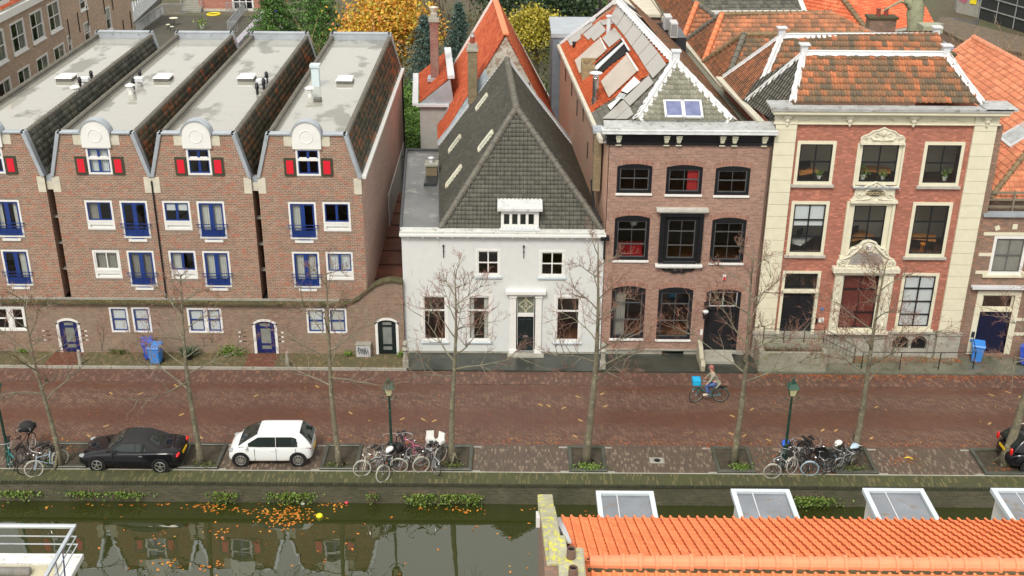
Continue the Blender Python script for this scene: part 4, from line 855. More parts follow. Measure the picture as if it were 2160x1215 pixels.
# small cast pane in the red slope
nn = (EBL - EL).cross(RA - EL).normalized(); nn = nn if nn.z > 0 else -nn; p = onp(*z1(358, 862), EL, nn); f2 = (V((-1, 0, 0)) - nn * V((-1, 0, 0)).dot(nn)).normalized(); al = (EBL - EL).normalized()
m_ = MB(); m_.prism([p + al * .15 - f2 * .45 + nn * .05, p - al * .15 - f2 * .45 + nn * .05, p - al * .15 + f2 * .45 + nn * .05, p + al * .15 + f2 * .45 + nn * .05], nn * .07); m_.build('roof_window', ZINC, rh)
# ------------------------------------------------------------------ brick house with black windows and solar roof
bh = thing('solar_roof_house', 'pink brown brick house with black window frames, black cornice and solar panels on its roof', 'house', (8.1, YW, 0))
tops = [(4.86, 6.5, 8.62, 10.06), (7.16, 8.85, 8.58, 10.03), (9.45, 11.07, 8.55, 9.99)]
mids = [(4.86, 6.53, 5.2, 7.5), (7.25, 8.85, 5.2, 7.45), (9.49, 11.12, 5.1, 7.43)]
bots = [(4.88, 6.53, .97, 3.83), (7.16, 8.85, .93, 3.78)]
dr = (9.5, 11.2, .25, 3.69)
wb = wallmb(TW, 4.45, 11.95, .35, 11.0, [(*t, .1) for t in tops] + [(*mids[0], .14), mids[1], (*mids[2], .14)] + [(*b, .16) for b in bots] + [(*dr, .16)], .22)
wb.build('wall', BR_BLK, bh, fixn=False)
for a, b, c, d in tops + [mids[0], mids[2]] + bots + [dr]:
    k = 14; m_ = MB(TW)
    for i in range(k):
        u = a - .1 + (b - a + .2) * i / k; v_ = a - .1 + (b - a + .2) * (i + 1) / k; g = lambda x, rs=.12: d - rs * (2 * (x - a) / (b - a) - 1) ** 2
        m_.add([(u, .006, g(u)), (v_, .006, g(v_)), (v_, .006, g(v_) + .26), (u, .006, g(u) + .26)], [(0, 1, 2, 3)])
    m_.build('brick_arch', brick('arch_brick', (.34, .15, .1), (.24, .11, .085), (.36, .28, .23), bw=.07, rh=.27, ms=.012, samt=.1), bh, fixn=False)
WS = (WHITE, .04, .1, .1)
LB_ = M('pale_glazing_bar', (.45, .46, .45), .5)
for i, t in enumerate(tops): window(bh, TW, *t, BLACKP, M('slate_sash', (.085, .088, .09), .35), fw=.14, proud=-.02, cols=2, zs=((t[2] + t[3]) / 2,), sw=.045, bar=.025, sill=WS, arch=.1, curtain=('right', REDC) if i == 1 else None, name='sash_window')
for i, t in enumerate(mids):
    z = t[2]; h_ = t[3] - t[2]
    window(bh, TW, *t, BLACKP, M('slate_sash', (.085, .088, .09), .35), fw=.15, proud=-.02 if i != 1 else .06, cols=2, zs=(z + h_ * .36, z + h_ * .68), sw=.045, bar=.025, sill=None if i == 1 else WS, arch=.14 if i != 1 else 0, name='sash_window')
for i, t in enumerate(bots):
    z = t[2]; h_ = t[3] - t[2]; window(bh, TW, *t, BLACKP, M('slate_sash', (.085, .088, .09), .35), fw=.15, proud=-.02, cols=2, zs=(z + h_ * .36, z + h_ * .68), sw=.045, bar=.025, sill=WS, arch=.16, name='sash_window', curtain=('left', CURTG) if i == 0 else None)
m_ = MB(TW); m_.box(7.0, 7.24, -.02, .16, 5.12, 7.62); m_.box(8.86, 9.06, -.02, .16, 5.12, 7.62); m_.box(7.0, 9.06, -.02, .2, 7.5, 7.72); m_.box(7.25, 8.85, -.02, .1, 5.0, 5.19); sur = m_.build('window_surround', BLACKP, bh, bevel=.02)
m_ = MB(TW); m_.box(6.78, 9.22, -.02, .32, 7.8, 7.93); m_.box(6.9, 9.12, -.02, .24, 7.72, 7.8); m_.build('hood', M('weathered_hood', (.5, .49, .44), .7, stain=(.2, .18, .14), samt=.4), sur)
m_ = MB(TW); m_.box(6.88, 9.14, -.02, .26, 4.93, 5.05); m_.box(6.95, 9.05, -.02, .18, 4.85, 4.93); m_.build('sill', WHITE, sur, bevel=.01)
m_ = MB(TW)
for s in (-1, 1):
    m_.tube([(8.02, .05, 4.62), (8.02 + s * .25, .06, 4.6), (8.02 + s * .45, .07, 4.72), (8.02 + s * .62, .07, 4.7), (8.02 + s * .78, .06, 4.8), (8.02 + s * .9, .05, 4.78)], [.05, .06, .05, .05, .04, .02], 8)
    m_.ring((8.02 + s * .32, .06, 4.72), (1, 0, 0), (0, 0, 1), .07, .028, 14, 6); m_.ring((8.02 + s * .72, .05, 4.76), (1, 0, 0), (0, 0, 1), .05, .022, 12, 6)
m_.ball((8.02, .06, 4.68), (.1, .07, .1), 10, 8); m_.build('carved_scroll', BLACKP, bh)
# door with transom
m_ = MB(TW); a, b = dr[0], dr[1]; m_.box(a, a + .13, -.2, -.02, .25, 3.6); m_.box(b - .13, b, -.2, -.02, .25, 3.6); m_.box(a + .13, b - .13, -.2, -.02, 2.55, 2.68)
m_.box(a + .13, b - .13, -.16, -.1, .3, 2.55)
for z0, z1_ in ((.45, 1.15), (1.3, 2.4)):
    for u, v_ in ((a + .22, a + .78), (b - .78, b - .22)): m_.box(u, v_, -.11, -.08, z0, z1_)
m_.build('door', BLACKP, bh); window(bh, TW, a + .13, b - .13, 2.69, 3.66, BLACKP, LB_, fw=.04, proud=-.05, cols=2, sw=.04, bar=.03, name='transom_window', arch=.1)
m_ = MB(TW); m_.box(a, b, -.25, .12, .2, .32); m_.build('door_step', STONE, bh)
# plinth, cellar light, wall lantern, alarm box, bell
wb = wallmb(TW, 4.45, 11.95, .0, .35, [(7.5, 8.6, .02, .3)], .2); wb.T = None; wb.build('plinth', STONE, bh, fixn=False)
m_ = MB(TW); m_.box(4.45, 9.4, 0, .06, .33, .4); m_.box(7.42, 8.68, -.02, .04, .3, .34); m_.box(7.5, 8.6, -.18, -.16, .0, .3); m_.build('cellar_light', STONE, bh)
m_ = MB(TW); m_.quad((7.5, -.15, 0), (8.6, -.15, 0), (8.6, -.15, .32), (7.5, -.15, .32)); m_.build('cellar_pane', BLACKP, bh, fixn=False)
ln = thing('wall_lantern', 'black wall lantern with round white top beside the black front door', 'lantern', (9.46, YW - .3, 2.6))
m_ = MB(TW); m_.lathe((9.46, .34, 2.2), [(.03, 0), (.1, .06), (.15, .35), (.16, .36), (.1, .42)], 12); m_.tube([(9.46, 0, 2.9), (9.46, .25, 2.95), (9.46, .34, 2.66)], .02, 6); m_.box(9.42, 9.5, 0, .03, 2.5, 3.0); m_.build('body', IRON, ln)
m_ = MB(); m_.ball((9.46, YW - .34, 2.64), (.15, .15, .09), 12, 8); m_.build('top_glass', M('pale_glass', (.6, .62, .62), .2), ln, smooth=True)
m_ = MB(TW); m_.box(10.2, 10.36, 0, .1, 4.2, 4.5); k = m_.build('alarm_box', WHITE, bh, bevel=.01); m_ = MB(TW); m_.box(10.22, 10.34, .1, .11, 4.22, 4.4); m_.build('alarm_label', M('red_paint', (.62, .012, .03), .4), k)
m_ = MB(TW); m_.box(9.34, 9.46, 0, .04, 1.2, 1.5); m_.build('door_bell', WHITE, bh)
m_ = MB(TW); m_.tube([(11.88, .06, 11), (11.88, .06, .3)], .045, 8); m_.build('downpipe', M('brown_pipe', (.12, .08, .06), .5), bh)
# cornice
m_ = MB(TW); m_.box(4.3, 11.95, -.1, .12, 11.0, 11.15); m_.box(4.3, 11.95, -.1, .06, 11.15, 11.5); m_.box(4.2, 12.0, -.2, .3, 11.5, 11.62); m_.build('cornice', BLACKP, bh, bevel=.012)
m_ = MB(TW); m_.box(4.05, 12.05, -.3, .48, 11.62, 11.76); m_.box(4.05, 12.05, .36, .5, 11.76, 11.84); m_.build('gutter', M('white_zinc_gutter', (.66, .68, .68), .5, stain=(.35, .35, .32), samt=.35), bh, bevel=.01)
for x in (4.85, 7.05, 7.62, 9.62, 10.18, 11.55):
    m_ = MB(TW)
    for a, b, d, z0, z1_ in ((-.14, .14, .3, 11.42, 11.5), (-.13, .13, .25, 11.3, 11.42), (-.1, .1, .2, 11.17, 11.3), (-.08, .08, .14, 11.1, 11.17), (-.14, .14, .15, 10.97, 11.02)): m_.box(x + a, x + b, .04, d, z0, z1_)
    m_.build('cornice_bracket', M('cream_bracket', (.6, .6, .45), .6, stain=(.3, .32, .18), samt=.35), bh, bevel=.015)
# roof
E0, E1, A_, B_ = V((4.2, 51.5, 11.05)), V((2.85, 71.3, 11.05)), V((7.8, 55.6, 13.95)), V((6.3, 70.6, 13.95))
F1, F0 = V((11.3, 51.5, 11.05)), V((10.25, 71.0, 11.05))
C0, C1 = V((5.72, 51.95, 12.1)), V((10.07, 51.95, 12.1))
E0b = V((4.17, 51.95, 11.05)); F1b = V((11.28, 51.95, 11.05))
m_ = MB(); m_.prism([(4.1, 51.93, 10.95), (11.4, 51.93, 10.95), (10.12, 51.93, 12.08), (5.68, 51.93, 12.08)], (0, .05, 0)); m_.prism([(4.15, 51.15, 11.8), (11.95, 51.15, 11.8), (11.95, 52.0, 11.98), (4.15, 52.0, 11.98)], (0, 0, .05)); m_.build('lead_apron', M('old_gutter_lead', (.42, .43, .42), .5, .1, var=.2, stain=(.2, .2, .17), samt=.45, scale=2), bh)
# left slope: grey tiles at the front corner, orange tiles behind
u1 = lambda t, s: E0 + (E1 - E0) * t + (A_ - (E0 + (E1 - E0) * .205)) * s   # slope coordinates: t along the eave, s up
tiles('roof_slope', bh, E0, E1, A_, [E0b, u1(.25, 0), A_ + (B_ - A_) * .02, A_, C0], T_GREY, .24, .3, .035, .03)
T_OR2 = tile('orange_red_pantile', [(.1, (.6, .14, .05)), (.9, (.76, .21, .08))], moss=(.4, .1, .05), mamt=.1)
tiles('roof_slope', bh, E0, E1, A_, [u1(.25, 0), E1, B_, A_ + (B_ - A_) * .02], T_OR2, .22, .27, .05, .045)
tiles('roof_slope', bh, F1, F0, A_, [F1b, F0, B_, A_, C1], T_OLD, .24, .3, .035, .03)
tiles('roof_slope', bh, C0, C1, A_, [C0 - V((.12, .1, .0)), C1 + V((.12, -.1, 0)), A_], tile('mossy_grey_pantile', [(.1, (.15, .145, .11)), (.9, (.27, .26, .21))], moss=(.16, .17, .09)), .26, .34, .05, .05)
m_ = MB(); m_.quad((4.42, YW, 0), (2.87, 71.3, 0), (2.87, 71.3, 11.1), (4.42, YW, 11.1)); m_.quad((11.9, YW, 0), (10.4, 71, 0), (10.4, 71, 11.1), (11.9, YW, 11.1)); m_.quad((2.87, 71.3, 0), (10.4, 71, 0), (10.4, 71, 11), B_ + V((0, .3, -.1)), (2.87, 71.3, 11)); m_.build('side_wall', BR_ROUGH, bh, fixn=False)
nL = (E1 - E0).cross(A_ - E0).normalized(); nL = nL if nL.z > 0 else -nL
def lead(p0, p1, w_, n0, seed, col=ZINCL):
    """dressed lead strip with scalloped edges along a hip or ridge"""
    r2 = random.Random(seed); d = (V(p1) - V(p0)); L = d.length; d.normalize(); s_ = d.cross(V(n0)).normalized(); m = MB(); k = int(L / .13)
    for i in range(k):
        a, b = V(p0) + d * (L * i / k), V(p0) + d * (L * (i + 1) / k); wa = w_ * (.9 + .1 * math.sin(i * 1.3) + r2.uniform(-.12, .12)); wb_ = w_ * (.9 + .1 * math.sin((i + 1) * 1.3))
        top = V(n0) * .1
        m.prism([a - s_ * wa - V((0, 0, wa * .55)) + top * .6, b - s_ * wb_ - V((0, 0, wb_ * .55)) + top * .6, b + top, a + top], (0, 0, .025)); m.prism([a + top, b + top, b + s_ * wb_ - V((0, 0, wb_ * .55)) + top * .6, a + s_ * wa - V((0, 0, wa * .55)) + top * .6], (0, 0, .025))
    m.tube([V(p0) + V(n0) * .12, V(p1) + V(n0) * .12], .06, 6); return m
LEADW = M('white_lead', (.64, .65, .65), .5, .1, var=.1, stain=(.48, .42, .4), samt=.35, scale=2, bump=.15)
m_ = lead(C0, A_, .3, (0, -.3, .95), 1); m_.build('lead_hip', LEADW, bh); m_ = lead(C1, A_, .3, (0, -.3, .95), 2); m_.build('lead_hip', LEADW, bh); m_ = lead(A_, B_, .28, (0, 0, 1), 3); m_.build('lead_ridge', LEADW, bh)
m_ = MB(); m_.box(A_.x - .17, A_.x + .17, A_.y - .17, A_.y + .17, 13.9, 14.4); m_.box(A_.x - .23, A_.x + .23, A_.y - .23, A_.y + .23, 14.4, 14.47); m_.build('finial_block', ZINCL, bh)
m_ = MB(); m_.bar(E0 + V((-.12, .4, .0)), E1 + V((-.12, 0, 0)), .18, .2); m_.build('eaves_gutter', CREAMST, bh)
m_ = MB(); m_.bar(E1 + V((0, .12, .12)), B_ + V((0, .3, .12)), .3, .14); m_.bar(F0 + V((0, .12, .12)), B_ + V((0, .3, .12)), .3, .14); m_.build('rear_verge', ZINCL, bh)
m_ = MB(); m_.bar(F1 + V((.22, .4, -.05)), F0 + V((.15, 0, -.05)), .3, .16); m_.build('eaves_gutter', M('mossy_gutter', (.14, .14, .1), .7, stain=(.3, .3, .27), samt=.4, scale=3), bh)
m_ = MB(); m_.bar((11.35, 53, 10.95), (10.3, 71, 10.95), .8, .1); m_.build('valley_floor', MOSS, bh)
# velux pair in the hip
nH = (C1 - C0).cross(A_ - C0).normalized(); nH = nH if nH.z > 0 else -nH; upH = nH.cross(V((1, 0, 0))).normalized(); upH = upH if upH.z > 0 else -upH; X_ = V((1, 0, 0))
def z2(x, y): return (1160 + x / 4.05, y / 4.05)
for (a, b, c, d) in ((985, 1130, 862, 1008), (1145, 1290, 862, 1012)):
    p = onp(*z2((a + b) / 2, (c + d) / 2), C0 + nH * .08, nH); hw = .4; hh = (onp(*z2((a + b) / 2, c), C0, nH) - onp(*z2((a + b) / 2, d), C0, nH)).length / 2
    m_ = MB()
    for s in (-1, 1):
        q = p + X_ * s * hw; m_.prism([q - X_ * .05 - upH * hh, q + X_ * .05 - upH * hh, q + X_ * .05 + upH * hh, q - X_ * .05 + upH * hh], nH * .09)
        q = p + upH * s * (hh - .05); m_.prism([q - X_ * hw - upH * .05, q + X_ * hw - upH * .05, q + X_ * hw + upH * .05, q - X_ * hw + upH * .05], nH * .09)
    rw = m_.build('roof_window', ZINCL, bh); m_ = MB(); q = p + nH * .05; m_.quad(q - X_ * hw - upH * hh, q + X_ * hw - upH * hh, q + X_ * hw + upH * hh, q - X_ * hw + upH * hh); m_.build('pane', M('blue_roof_glass', (.16, .18, .32), .05, var=.25, bump=0), rw)
# solar panels and flat collectors on the left slope
alo = (E1 - E0).normalized(); upS = (A_ - E0); upS = (upS - alo * upS.dot(alo)).normalized(); 
SOLAR = M('solar_glass', (.34, .32, .285), .2, .1, var=.04, bump=0, scale=.6); SOLD = M('solar_collector', (.42, .35, .28), .25, 0, var=.12, bump=0, scale=1.5)  # pale colour of the panel glass holds the sky's reflection
def pan(name, quad, mat, h0=.09, th=.05, **k):
    P = [onp(*z2(*q), E0 + nL * h0, nL) for q in quad]; m = MB(); m.prism(P, nL * th); return m.build(name, mat, bh, bevel=.008)
R_ = [((595, 25), (515, 165)), ((665, 95), (575, 230)), ((735, 190), (640, 310)), ((800, 280), (720, 400)) ]
rowA = [(((590, 28), (655, 100), (570, 225), (512, 160))), (((658, 104), (728, 192), (636, 308), (574, 230))), (((732, 196), (792, 285), (700, 398), (640, 312))), (((796, 289), (860, 368), (755, 478), (704, 402))), (((864, 372), (928, 452), (812, 572), (759, 482))), (((932, 456), (998, 552), (880, 672), (816, 577)))]
for q in rowA: pan('solar_panel', q, SOLAR)
for q in [((335, 160), (370, 215), (268, 300), (250, 232)), ((425, 180), (452, 224), (330, 345), (285, 300)), ((455, 222), (482, 262), (378, 355), (348, 318)), ((425, 178), (510, 166), (545, 205), (456, 219)), ((448, 330), (555, 240), (618, 318), (508, 408)),
          ((848, 650), (888, 710), (684, 908), (632, 852)), ((632, 858), (680, 912), (560, 1020), (452, 1018)), ((684, 914), (716, 978), (655, 1022), (568, 1022))]: pan('solar_panel', q, SOLAR)
pan('solar_panel', ((262, 235), (265, 330), (180, 395), (150, 345)), SOLAR)
pan('solar_collector', ((430, 330), (485, 430), (255, 630), (215, 520)), SOLD, .12); pan('solar_collector', ((665, 465), (752, 605), (505, 835), (438, 700)), SOLD, .12)
pan('skylight', ((725, 660), (775, 705), (660, 800), (610, 780)), M('white_roof_glass', (.75, .75, .72), .15), .12); pan('skylight', ((585, 845), (612, 835), (520, 940), (495, 905)), M('white_roof_glass', (.75, .75, .72), .15), .12)
pan('skylight', ((600, 795), (655, 810), (630, 850), (560, 850)), M('sky_glass', (.42, .45, .45), .06), .1)
for q in (((428, 322), (440, 332), (492, 428), (478, 432)), ((655, 462), (670, 460), (762, 602), (748, 612))): pan('collector_header', q, WHITE, .16, .1)
pan('roof_opening', ((615, 345), (680, 440), (395, 660), (325, 615)), M('hole_shade', (.004, .004, .004), .95), .06, .06)  # black slab laid on the slope, painting the shade inside the opening
pan('opening_frame', ((612, 335), (628, 335), (690, 432), (675, 440)), ZINCL, .14, .1); pan('opening_frame', ((630, 362), (638, 372), (402, 600), (372, 590)), ZINCL, .15, .06)
# plank box of the roof terrace, steel flue, pipes
q = onp(*z2(340, 640), E0, nL); m_ = MB(); m_.box(q.x - .42, q.x - .36, q.y - .2, q.y + 1.3, q.z - .3, q.z + .62); m_.box(q.x - .36, q.x + .25, q.y - .26, q.y - .2, q.z - .3, q.z + .62); m_.box(q.x - .36, q.x + .4, q.y + 1.24, q.y + 1.3, q.z - .2, q.z + .62); m_.build('terrace_boarding', M('weathered_plank', (.3, .24, .13), .8, var=.3, scale=4), bh)
q = onp(*z2(385, 880), E0, nL); tq = at(*z2(410, 615), q.y); m_ = MB(); m_.cyl((q.x, q.y), .2, q.z - .1, q.z + .3, 14, .17); m_.cyl((q.x, q.y), .15, q.z + .2, tq.z - .25, 14); m_.ring((q.x, q.y, q.z + 1.3), (1, 0, 0), (0, 1, 0), .155, .02, 16, 5); fl = m_.build('steel_flue', M('polished_steel', (.45, .43, .42), .15, .9, var=.1), bh); m_ = MB(); m_.lathe((q.x, q.y, tq.z - .25), [(.12, 0), (.12, .12), (.32, .18), (.32, .22), (.05, .3)], 18); m_.build('cowl', ZINCL, fl)
q = onp(*z2(500, 290), E0, nL); m_ = MB(); m_.cyl((q.x, q.y), .13, q.z - .1, q.z + .95, 12); m_.lathe((q.x, q.y, q.z + .95), [(.13, 0), (.19, .03), (.19, .1), (.02, .16)], 12); m_.build('vent_pipe', ZINCL, bh)
for px, py, h_ in ((400, 172, .6), (425, 132, 1.3), (205, 415, .3)): q = onp(*z2(px, py), E0, nL); m_ = MB(); m_.lathe((q.x, q.y, q.z), [(.08, 0), (.08, h_), (.12, h_ + .02), (.1, h_ + .12)], 10); m_.build('vent_pipe', BLACKP, bh)
# zinc clad box at the back and cooling units on the right side
b0 = gz(*z2(80, 340), 11); m_ = MB(); m_.box(2.4, 6.5, 71.6, 76.5, 0, 11.5); zb = thing('zinc_extension', 'blue grey zinc clad extension behind the solar roof', 'extension', (4.4, 74, 0)); m_.build('walls', M('dark_zinc_cladding', (.2, .24, .28), .45, .3, var=.15), zb); m_ = MB(); m_.box(2.3, 6.6, 71.5, 76.6, 11.5, 11.75); m_.build('roof_edge', ZINC, zb)
k = 0
for (px, py, lb) in ((1000, 245, 'grey cooling unit behind, nearer the ridge top of the solar roof'), (1050, 300, 'grey cooling unit in front, with its fan side towards the tiled roofs')):
    p = gz(*z2(px, py + 10), 12.1); t = thing('cooling_unit', lb, 'cooling unit', (p.x, p.y, 12.1), 'cooling units on the roof')
    m_ = MB(); m_.box(p.x - .22, p.x + .22, p.y - .5, p.y + .5, 12.1, 13.0); m_.build('casing', M('unit_grey', (.5, .5, .49), .45, var=.05), t, bevel=.03); m_ = MB(); m_.ring((p.x + .225, p.y, 12.58), (0, 1, 0), (0, 0, 1), .3, .02, 20, 5); m_.ring((p.x + .225, p.y, 12.58), (0, 1, 0), (0, 0, 1), .18, .015, 16, 5)
    for i in range(9): m_.box(p.x - .18 + i * .04, p.x - .165 + i * .04, p.y - .515, p.y - .5, 12.2, 12.9)
    m_.build('fan_grille', M('dark_grille', (.09, .095, .1), .5), t)
p = gz(*z2(1050, 380), 11.6); m_ = MB(); m_.box(p.x - .6, p.x + .75, p.y - .3, p.y + 2.6, 11.0, 12.08); o = m_.build('plant_platform', M('black_bitumen', (.03, .035, .04), .3), bh)
m_ = MB()
for i in range(5): m_.tube([(p.x - 1.0, p.y + 1.0 + i * .5, 12.15), (p.x - .3, p.y + 1.1 + i * .5, 12.2), (p.x + .2, p.y + 1.2 + i * .5, 12.12)], .05, 6)
m_.build('cable_ducts', BLACKP, bh)
# chimney stub on the party wall
m_ = MB(); m_.box(3.85, 4.2, 53.0, 53.7, 8.2, 11.1); ch = m_.build('chimney', BR_YEL, bh); m_ = MB(); m_.box(3.78, 4.3, 52.9, 53.8, 11.1, 11.25); m_.build('cap', ZINC, ch)
m_ = MB(); m_.tube([(4.2, YW - .12, 7.2), (3.9, 52.3, 7.6), (3.85, 54, 8.4)], .07, 8); m_.tube([(4.4, YW - .15, 6.45), (4.4, YW - .15, 5.3)], .05, 8); m_.box(4.2, 4.6, YW - .28, YW - .02, 6.3, 6.5); m_.build('downpipe', IRON, bh)
[MB().tube([(4.39 - (y - YW) * .078 - .03, y, z), (4.39 - (y - YW) * .078 - .03, y, z + .9)], .025, 5).build('wall_anchor', IRON, bh) for y, z in ((54.5, 7.6), (56, 9.2), (58, 8.2), (60, 9.6), (62.5, 9.2), (65, 9.6), (68, 9.7))]
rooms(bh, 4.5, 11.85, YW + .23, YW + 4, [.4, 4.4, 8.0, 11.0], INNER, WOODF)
# things seen inside
def item(name, label, cat, mat, fn): m = MB(); fn(m); o = m.build(name, mat); return tag(o, label, cat)
item('sofa', 'red sofa seen through the middle floor left window of the black framed house', 'sofa', M('red_fabric', (.4, .01, .02), .8), lambda m: (m.box(4.9, 6.4, 52.5, 53.3, 4.9 - .4, 5.0), m.box(4.9, 6.4, 53.1, 53.3, 5.0, 5.5), m.box(4.9, 5.1, 52.5, 53.1, 5.0, 5.25)))
o = item('globe_lamp', 'round white lamp hanging in the middle floor left window', 'lamp', M('pale_glass', (.6, .62, .62), .2), lambda m: (m.ball((5.85, 52.4, 6.85), .2, 12, 8), m.tube([(5.85, 52.4, 7.0), (5.85, 52.4, 7.9)], .01, 4)))
# ------------------------------------------------------------------ stately house with cream pilasters
ch_ = thing('pilaster_house', 'stately red brick house with cream pilasters, carved central bay and old tiled hip roofs', 'house', (17, YW, 0))
ups = [(13.1, 14.9, 9.13, 11.24), (15.98, 17.95, 9.13, 11.22), (18.96, 20.82, 9.1, 11.24)]
mid = [(13.14, 14.93, 5.55, 8.29), (15.88, 17.88, 5.5, 8.35), (18.86, 20.74, 5.5, 8.28)]
low = [(18.9, 20.68, 1.62, 4.64)]
cen = (16.0, 17.9, 1.55, 4.72); dor = (13.1, 14.95, 1.3, 4.7)
wb = wallmb(TW, 12.0, 22.1, 1.45, 12.06, ups + mid + low + [cen, dor], .22); wb.T = None
wb.quad((22.1, YW, 0), (21.2, 60, 0), (21.2, 60, 12.4), (22.1, YW, 12.4)); wb.quad((11.98, YW, 0), (11.13, 60.3, 0), (11.13, 60.3, 11.9), (11.98, YW, 11.9)); wb.quad((11.98, YW + .1, 11.9), (12.5, YW + .1, 11.9), (12.5, YW + .1, 12.9), (11.98, YW + .1, 12.9)); wb.build('wall', BR_RED, ch_, fixn=False)
m_ = MB(TW); m_.box(22.1, 22.45, -.5, -.02, 0, 12.0); m_.build('side_wall', BR_OLD, ch_)
# pilasters in rusticated blocks
for a, b in ((12.0, 12.97), (21.07, 22.1)):
    m_ = MB(TW); z = 1.5; m_.box(a + .02, b - .02, -.05, .1, 1.5, 12.05)
    while z < 12: zt = min(z + .6, 12.04); m_.box(a, b, -.05, .13, z + .012, zt - .012); z += .605
    m_.build('pilaster', CREAM, ch_)
ST2 = M('plinth_stone', (.34, .33, .28), .8, var=.2, stain=(.16, .15, .12), samt=.42, scale=2.2)
wb = wallmb(TW, 12.0, 22.1, 0, 1.45, [(18.95, 19.75, .48, 1.22, .3), (19.88, 20.66, .45, 1.22, .3)], .25)
for a, b in ((11.95, 13.0), (21.05, 22.2), (15.4, 15.95), (17.95, 18.5), (18.62, 18.85), (20.72, 20.95)): wb.box(a, b, 0, .2 if a < 13 or a > 21 else .1, 0, 1.36)
wb.box(11.9, 13.05, 0, .26, 1.36, 1.48); wb.box(15.3, 20.95, 0, .15, 1.4, 1.5); wb.box(21.0, 22.25, 0, .26, 1.36, 1.48); wb.build('plinth', ST2, ch_, fixn=False)
m_ = MB(TW); m_.quad((18.9, -.2, .4), (20.7, -.2, .4), (20.7, -.2, 1.3), (18.9, -.2, 1.3)); m_.build('cellar_panes', BLACKP, ch_, fixn=False)
m_ = MB(TW)
for a in (18.95, 19.88):
    for i in range(1, 7): m_.tube([(a + i * .115, -.08, .48), (a + i * .115, -.08, 1.2)], .012, 4)
m_.build('cellar_bars', IRON, ch_)
SILL = (M('grey_sill', (.42, .4, .35), .7), .1, .09, .13)
for i, t in enumerate(ups): window(ch_, TW, *t, CREAM, BLACKP, fw=.15, proud=.05, back=.18, cols=2, zs=((t[2] + t[3]) / 2 + .05,), sw=.06, bar=.065, sill=SILL if i != 1 else None, name='sash_window')
for i, t in enumerate(mid): window(ch_, TW, *t, CREAM, BLACKP, fw=.15 if i != 1 else .25, proud=.05, back=.18, cols=2, zs=(t[2] + .95, t[2] + 1.8), sw=.06, bar=.065, sill=SILL if i != 1 else None, name='sash_window', curtain=('top', BLIND) if i == 0 else None)
t = low[0]; window(ch_, TW, *t, CREAM, BLACKP, fw=.15, proud=.05, back=.18, cols=2, zs=(t[2] + .8, t[2] + 1.5, t[2] + 2.2), sw=.055, bar=.07, name='sash_window', curtain=('blind', BLIND)); 
m_ = MB(TW); m_.box(18.8, 20.8, -.02, .1, 1.5, 1.61); m_.build('sill', CREAM, ch_)
RIND = M('dark_red_interior', (.16, .03, .02), .8)
window(ch_, TW, *cen, CREAM, BLACKP, fw=.1, proud=.02, back=.18, cols=2, zs=(2.5, 3.75), sw=.05, bar=.03, name='sash_window', curtain=('blind', RIND))
# door bay
m_ = MB(TW); a, b, c, d = dor; m_.box(a, a + .14, -.2, .05, c, d); m_.box(b - .14, b, -.2, .05, c, d); m_.box(a + .14, b - .14, -.2, .05, d - .12, d); m_.box(a + .14, b - .14, -.2, .1, 3.55, 3.72); m_.box(a - .02, b + .02, .05, .12, 3.58, 3.7); df = m_.build('door_frame', CREAM, ch_)
m_ = MB(TW); m_.box(a + .14, b - .14, -.18, -.12, c, 3.55)
for u, v_ in ((a + .22, (a + b) / 2 - .06), ((a + b) / 2 + .06, b - .22)):
    for z0, z1_ in ((c + .15, c + .75), (c + .9, c + 2.05)): m_.box(u, v_, -.13, -.09, z0, z1_)
m_.build('door_leaf', BLACKP, df, bevel=.006)
wn = window(df, TW, a + .14, b - .14, 3.73, 4.58, BLACKP, BLACKP, fw=.04, proud=-.05, cols=1, name='fanlight')
m_ = MB(TW); cx_ = (a + b) / 2; m_.tube([(cx_ + .68 * math.cos(math.pi * i / 12), -.06, 3.8 + .55 * math.sin(math.pi * i / 12)) for i in range(13)], .015, 5); m_.tube([(cx_, -.06, 3.78), (cx_, -.06, 4.55)], .02, 5)
for s in (-1, 1): m_.tube([(cx_, -.06, 3.8), (cx_ + s * .7, -.06, 4.52)], .012, 5); m_.tube([(cx_, -.06, 4.2), (cx_ + s * .35, -.06, 3.8)], .01, 4)
for z in (3.95, 4.1, 4.25, 4.4): m_.ball((cx_, -.06, z), (.05, .03, .05), 8, 6)
m_.build('fanlight_tracery', IRON, df)
# carved central bay
CARVE = M('carved_cream_stone', (.66, .63, .5), .7, var=.15, stain=(.42, .39, .28), samt=.45, scale=4, bump=.5)
def scroll(m, cx0, cz, d, r, turns=1.4, s=1, w0=.05):
    pts = []; rs = []
    for i in range(18):
        t = i / 17; a = turns * 2 * math.pi * t; rr = r * (1 - .85 * t); pts.append((cx0 + s * rr * math.cos(a), d, cz + rr * math.sin(a))); rs.append(w0 * (1 - .5 * t))
    m.tube(pts, rs, 6)
m_ = MB(TW)   # lower window surround
for a, b in ((15.62, 16.0), (17.9, 18.45)): m_.box(a, b, -.02, .2, 1.5, 4.72); m_.box(a + .08, b - .08, .18, .25, 1.7, 4.5)
m_.box(15.55, 18.5, -.02, .26, 4.6, 4.78); m_.box(15.42, 18.62, -.02, .42, 4.78, 5.0); m_.box(15.5, 18.54, -.02, .3, 1.42, 1.54)
for i in range(6): z = 1.9 + i * .45; m_.ball((15.8, .25, z), (.07, .05, .15), 8, 6); m_.ball((18.2, .25, z), (.08, .05, .15), 8, 6)
srd = m_.build('window_surround', CARVE, ch_, bevel=.012)
pz = 5.0; cx_ = 17.0
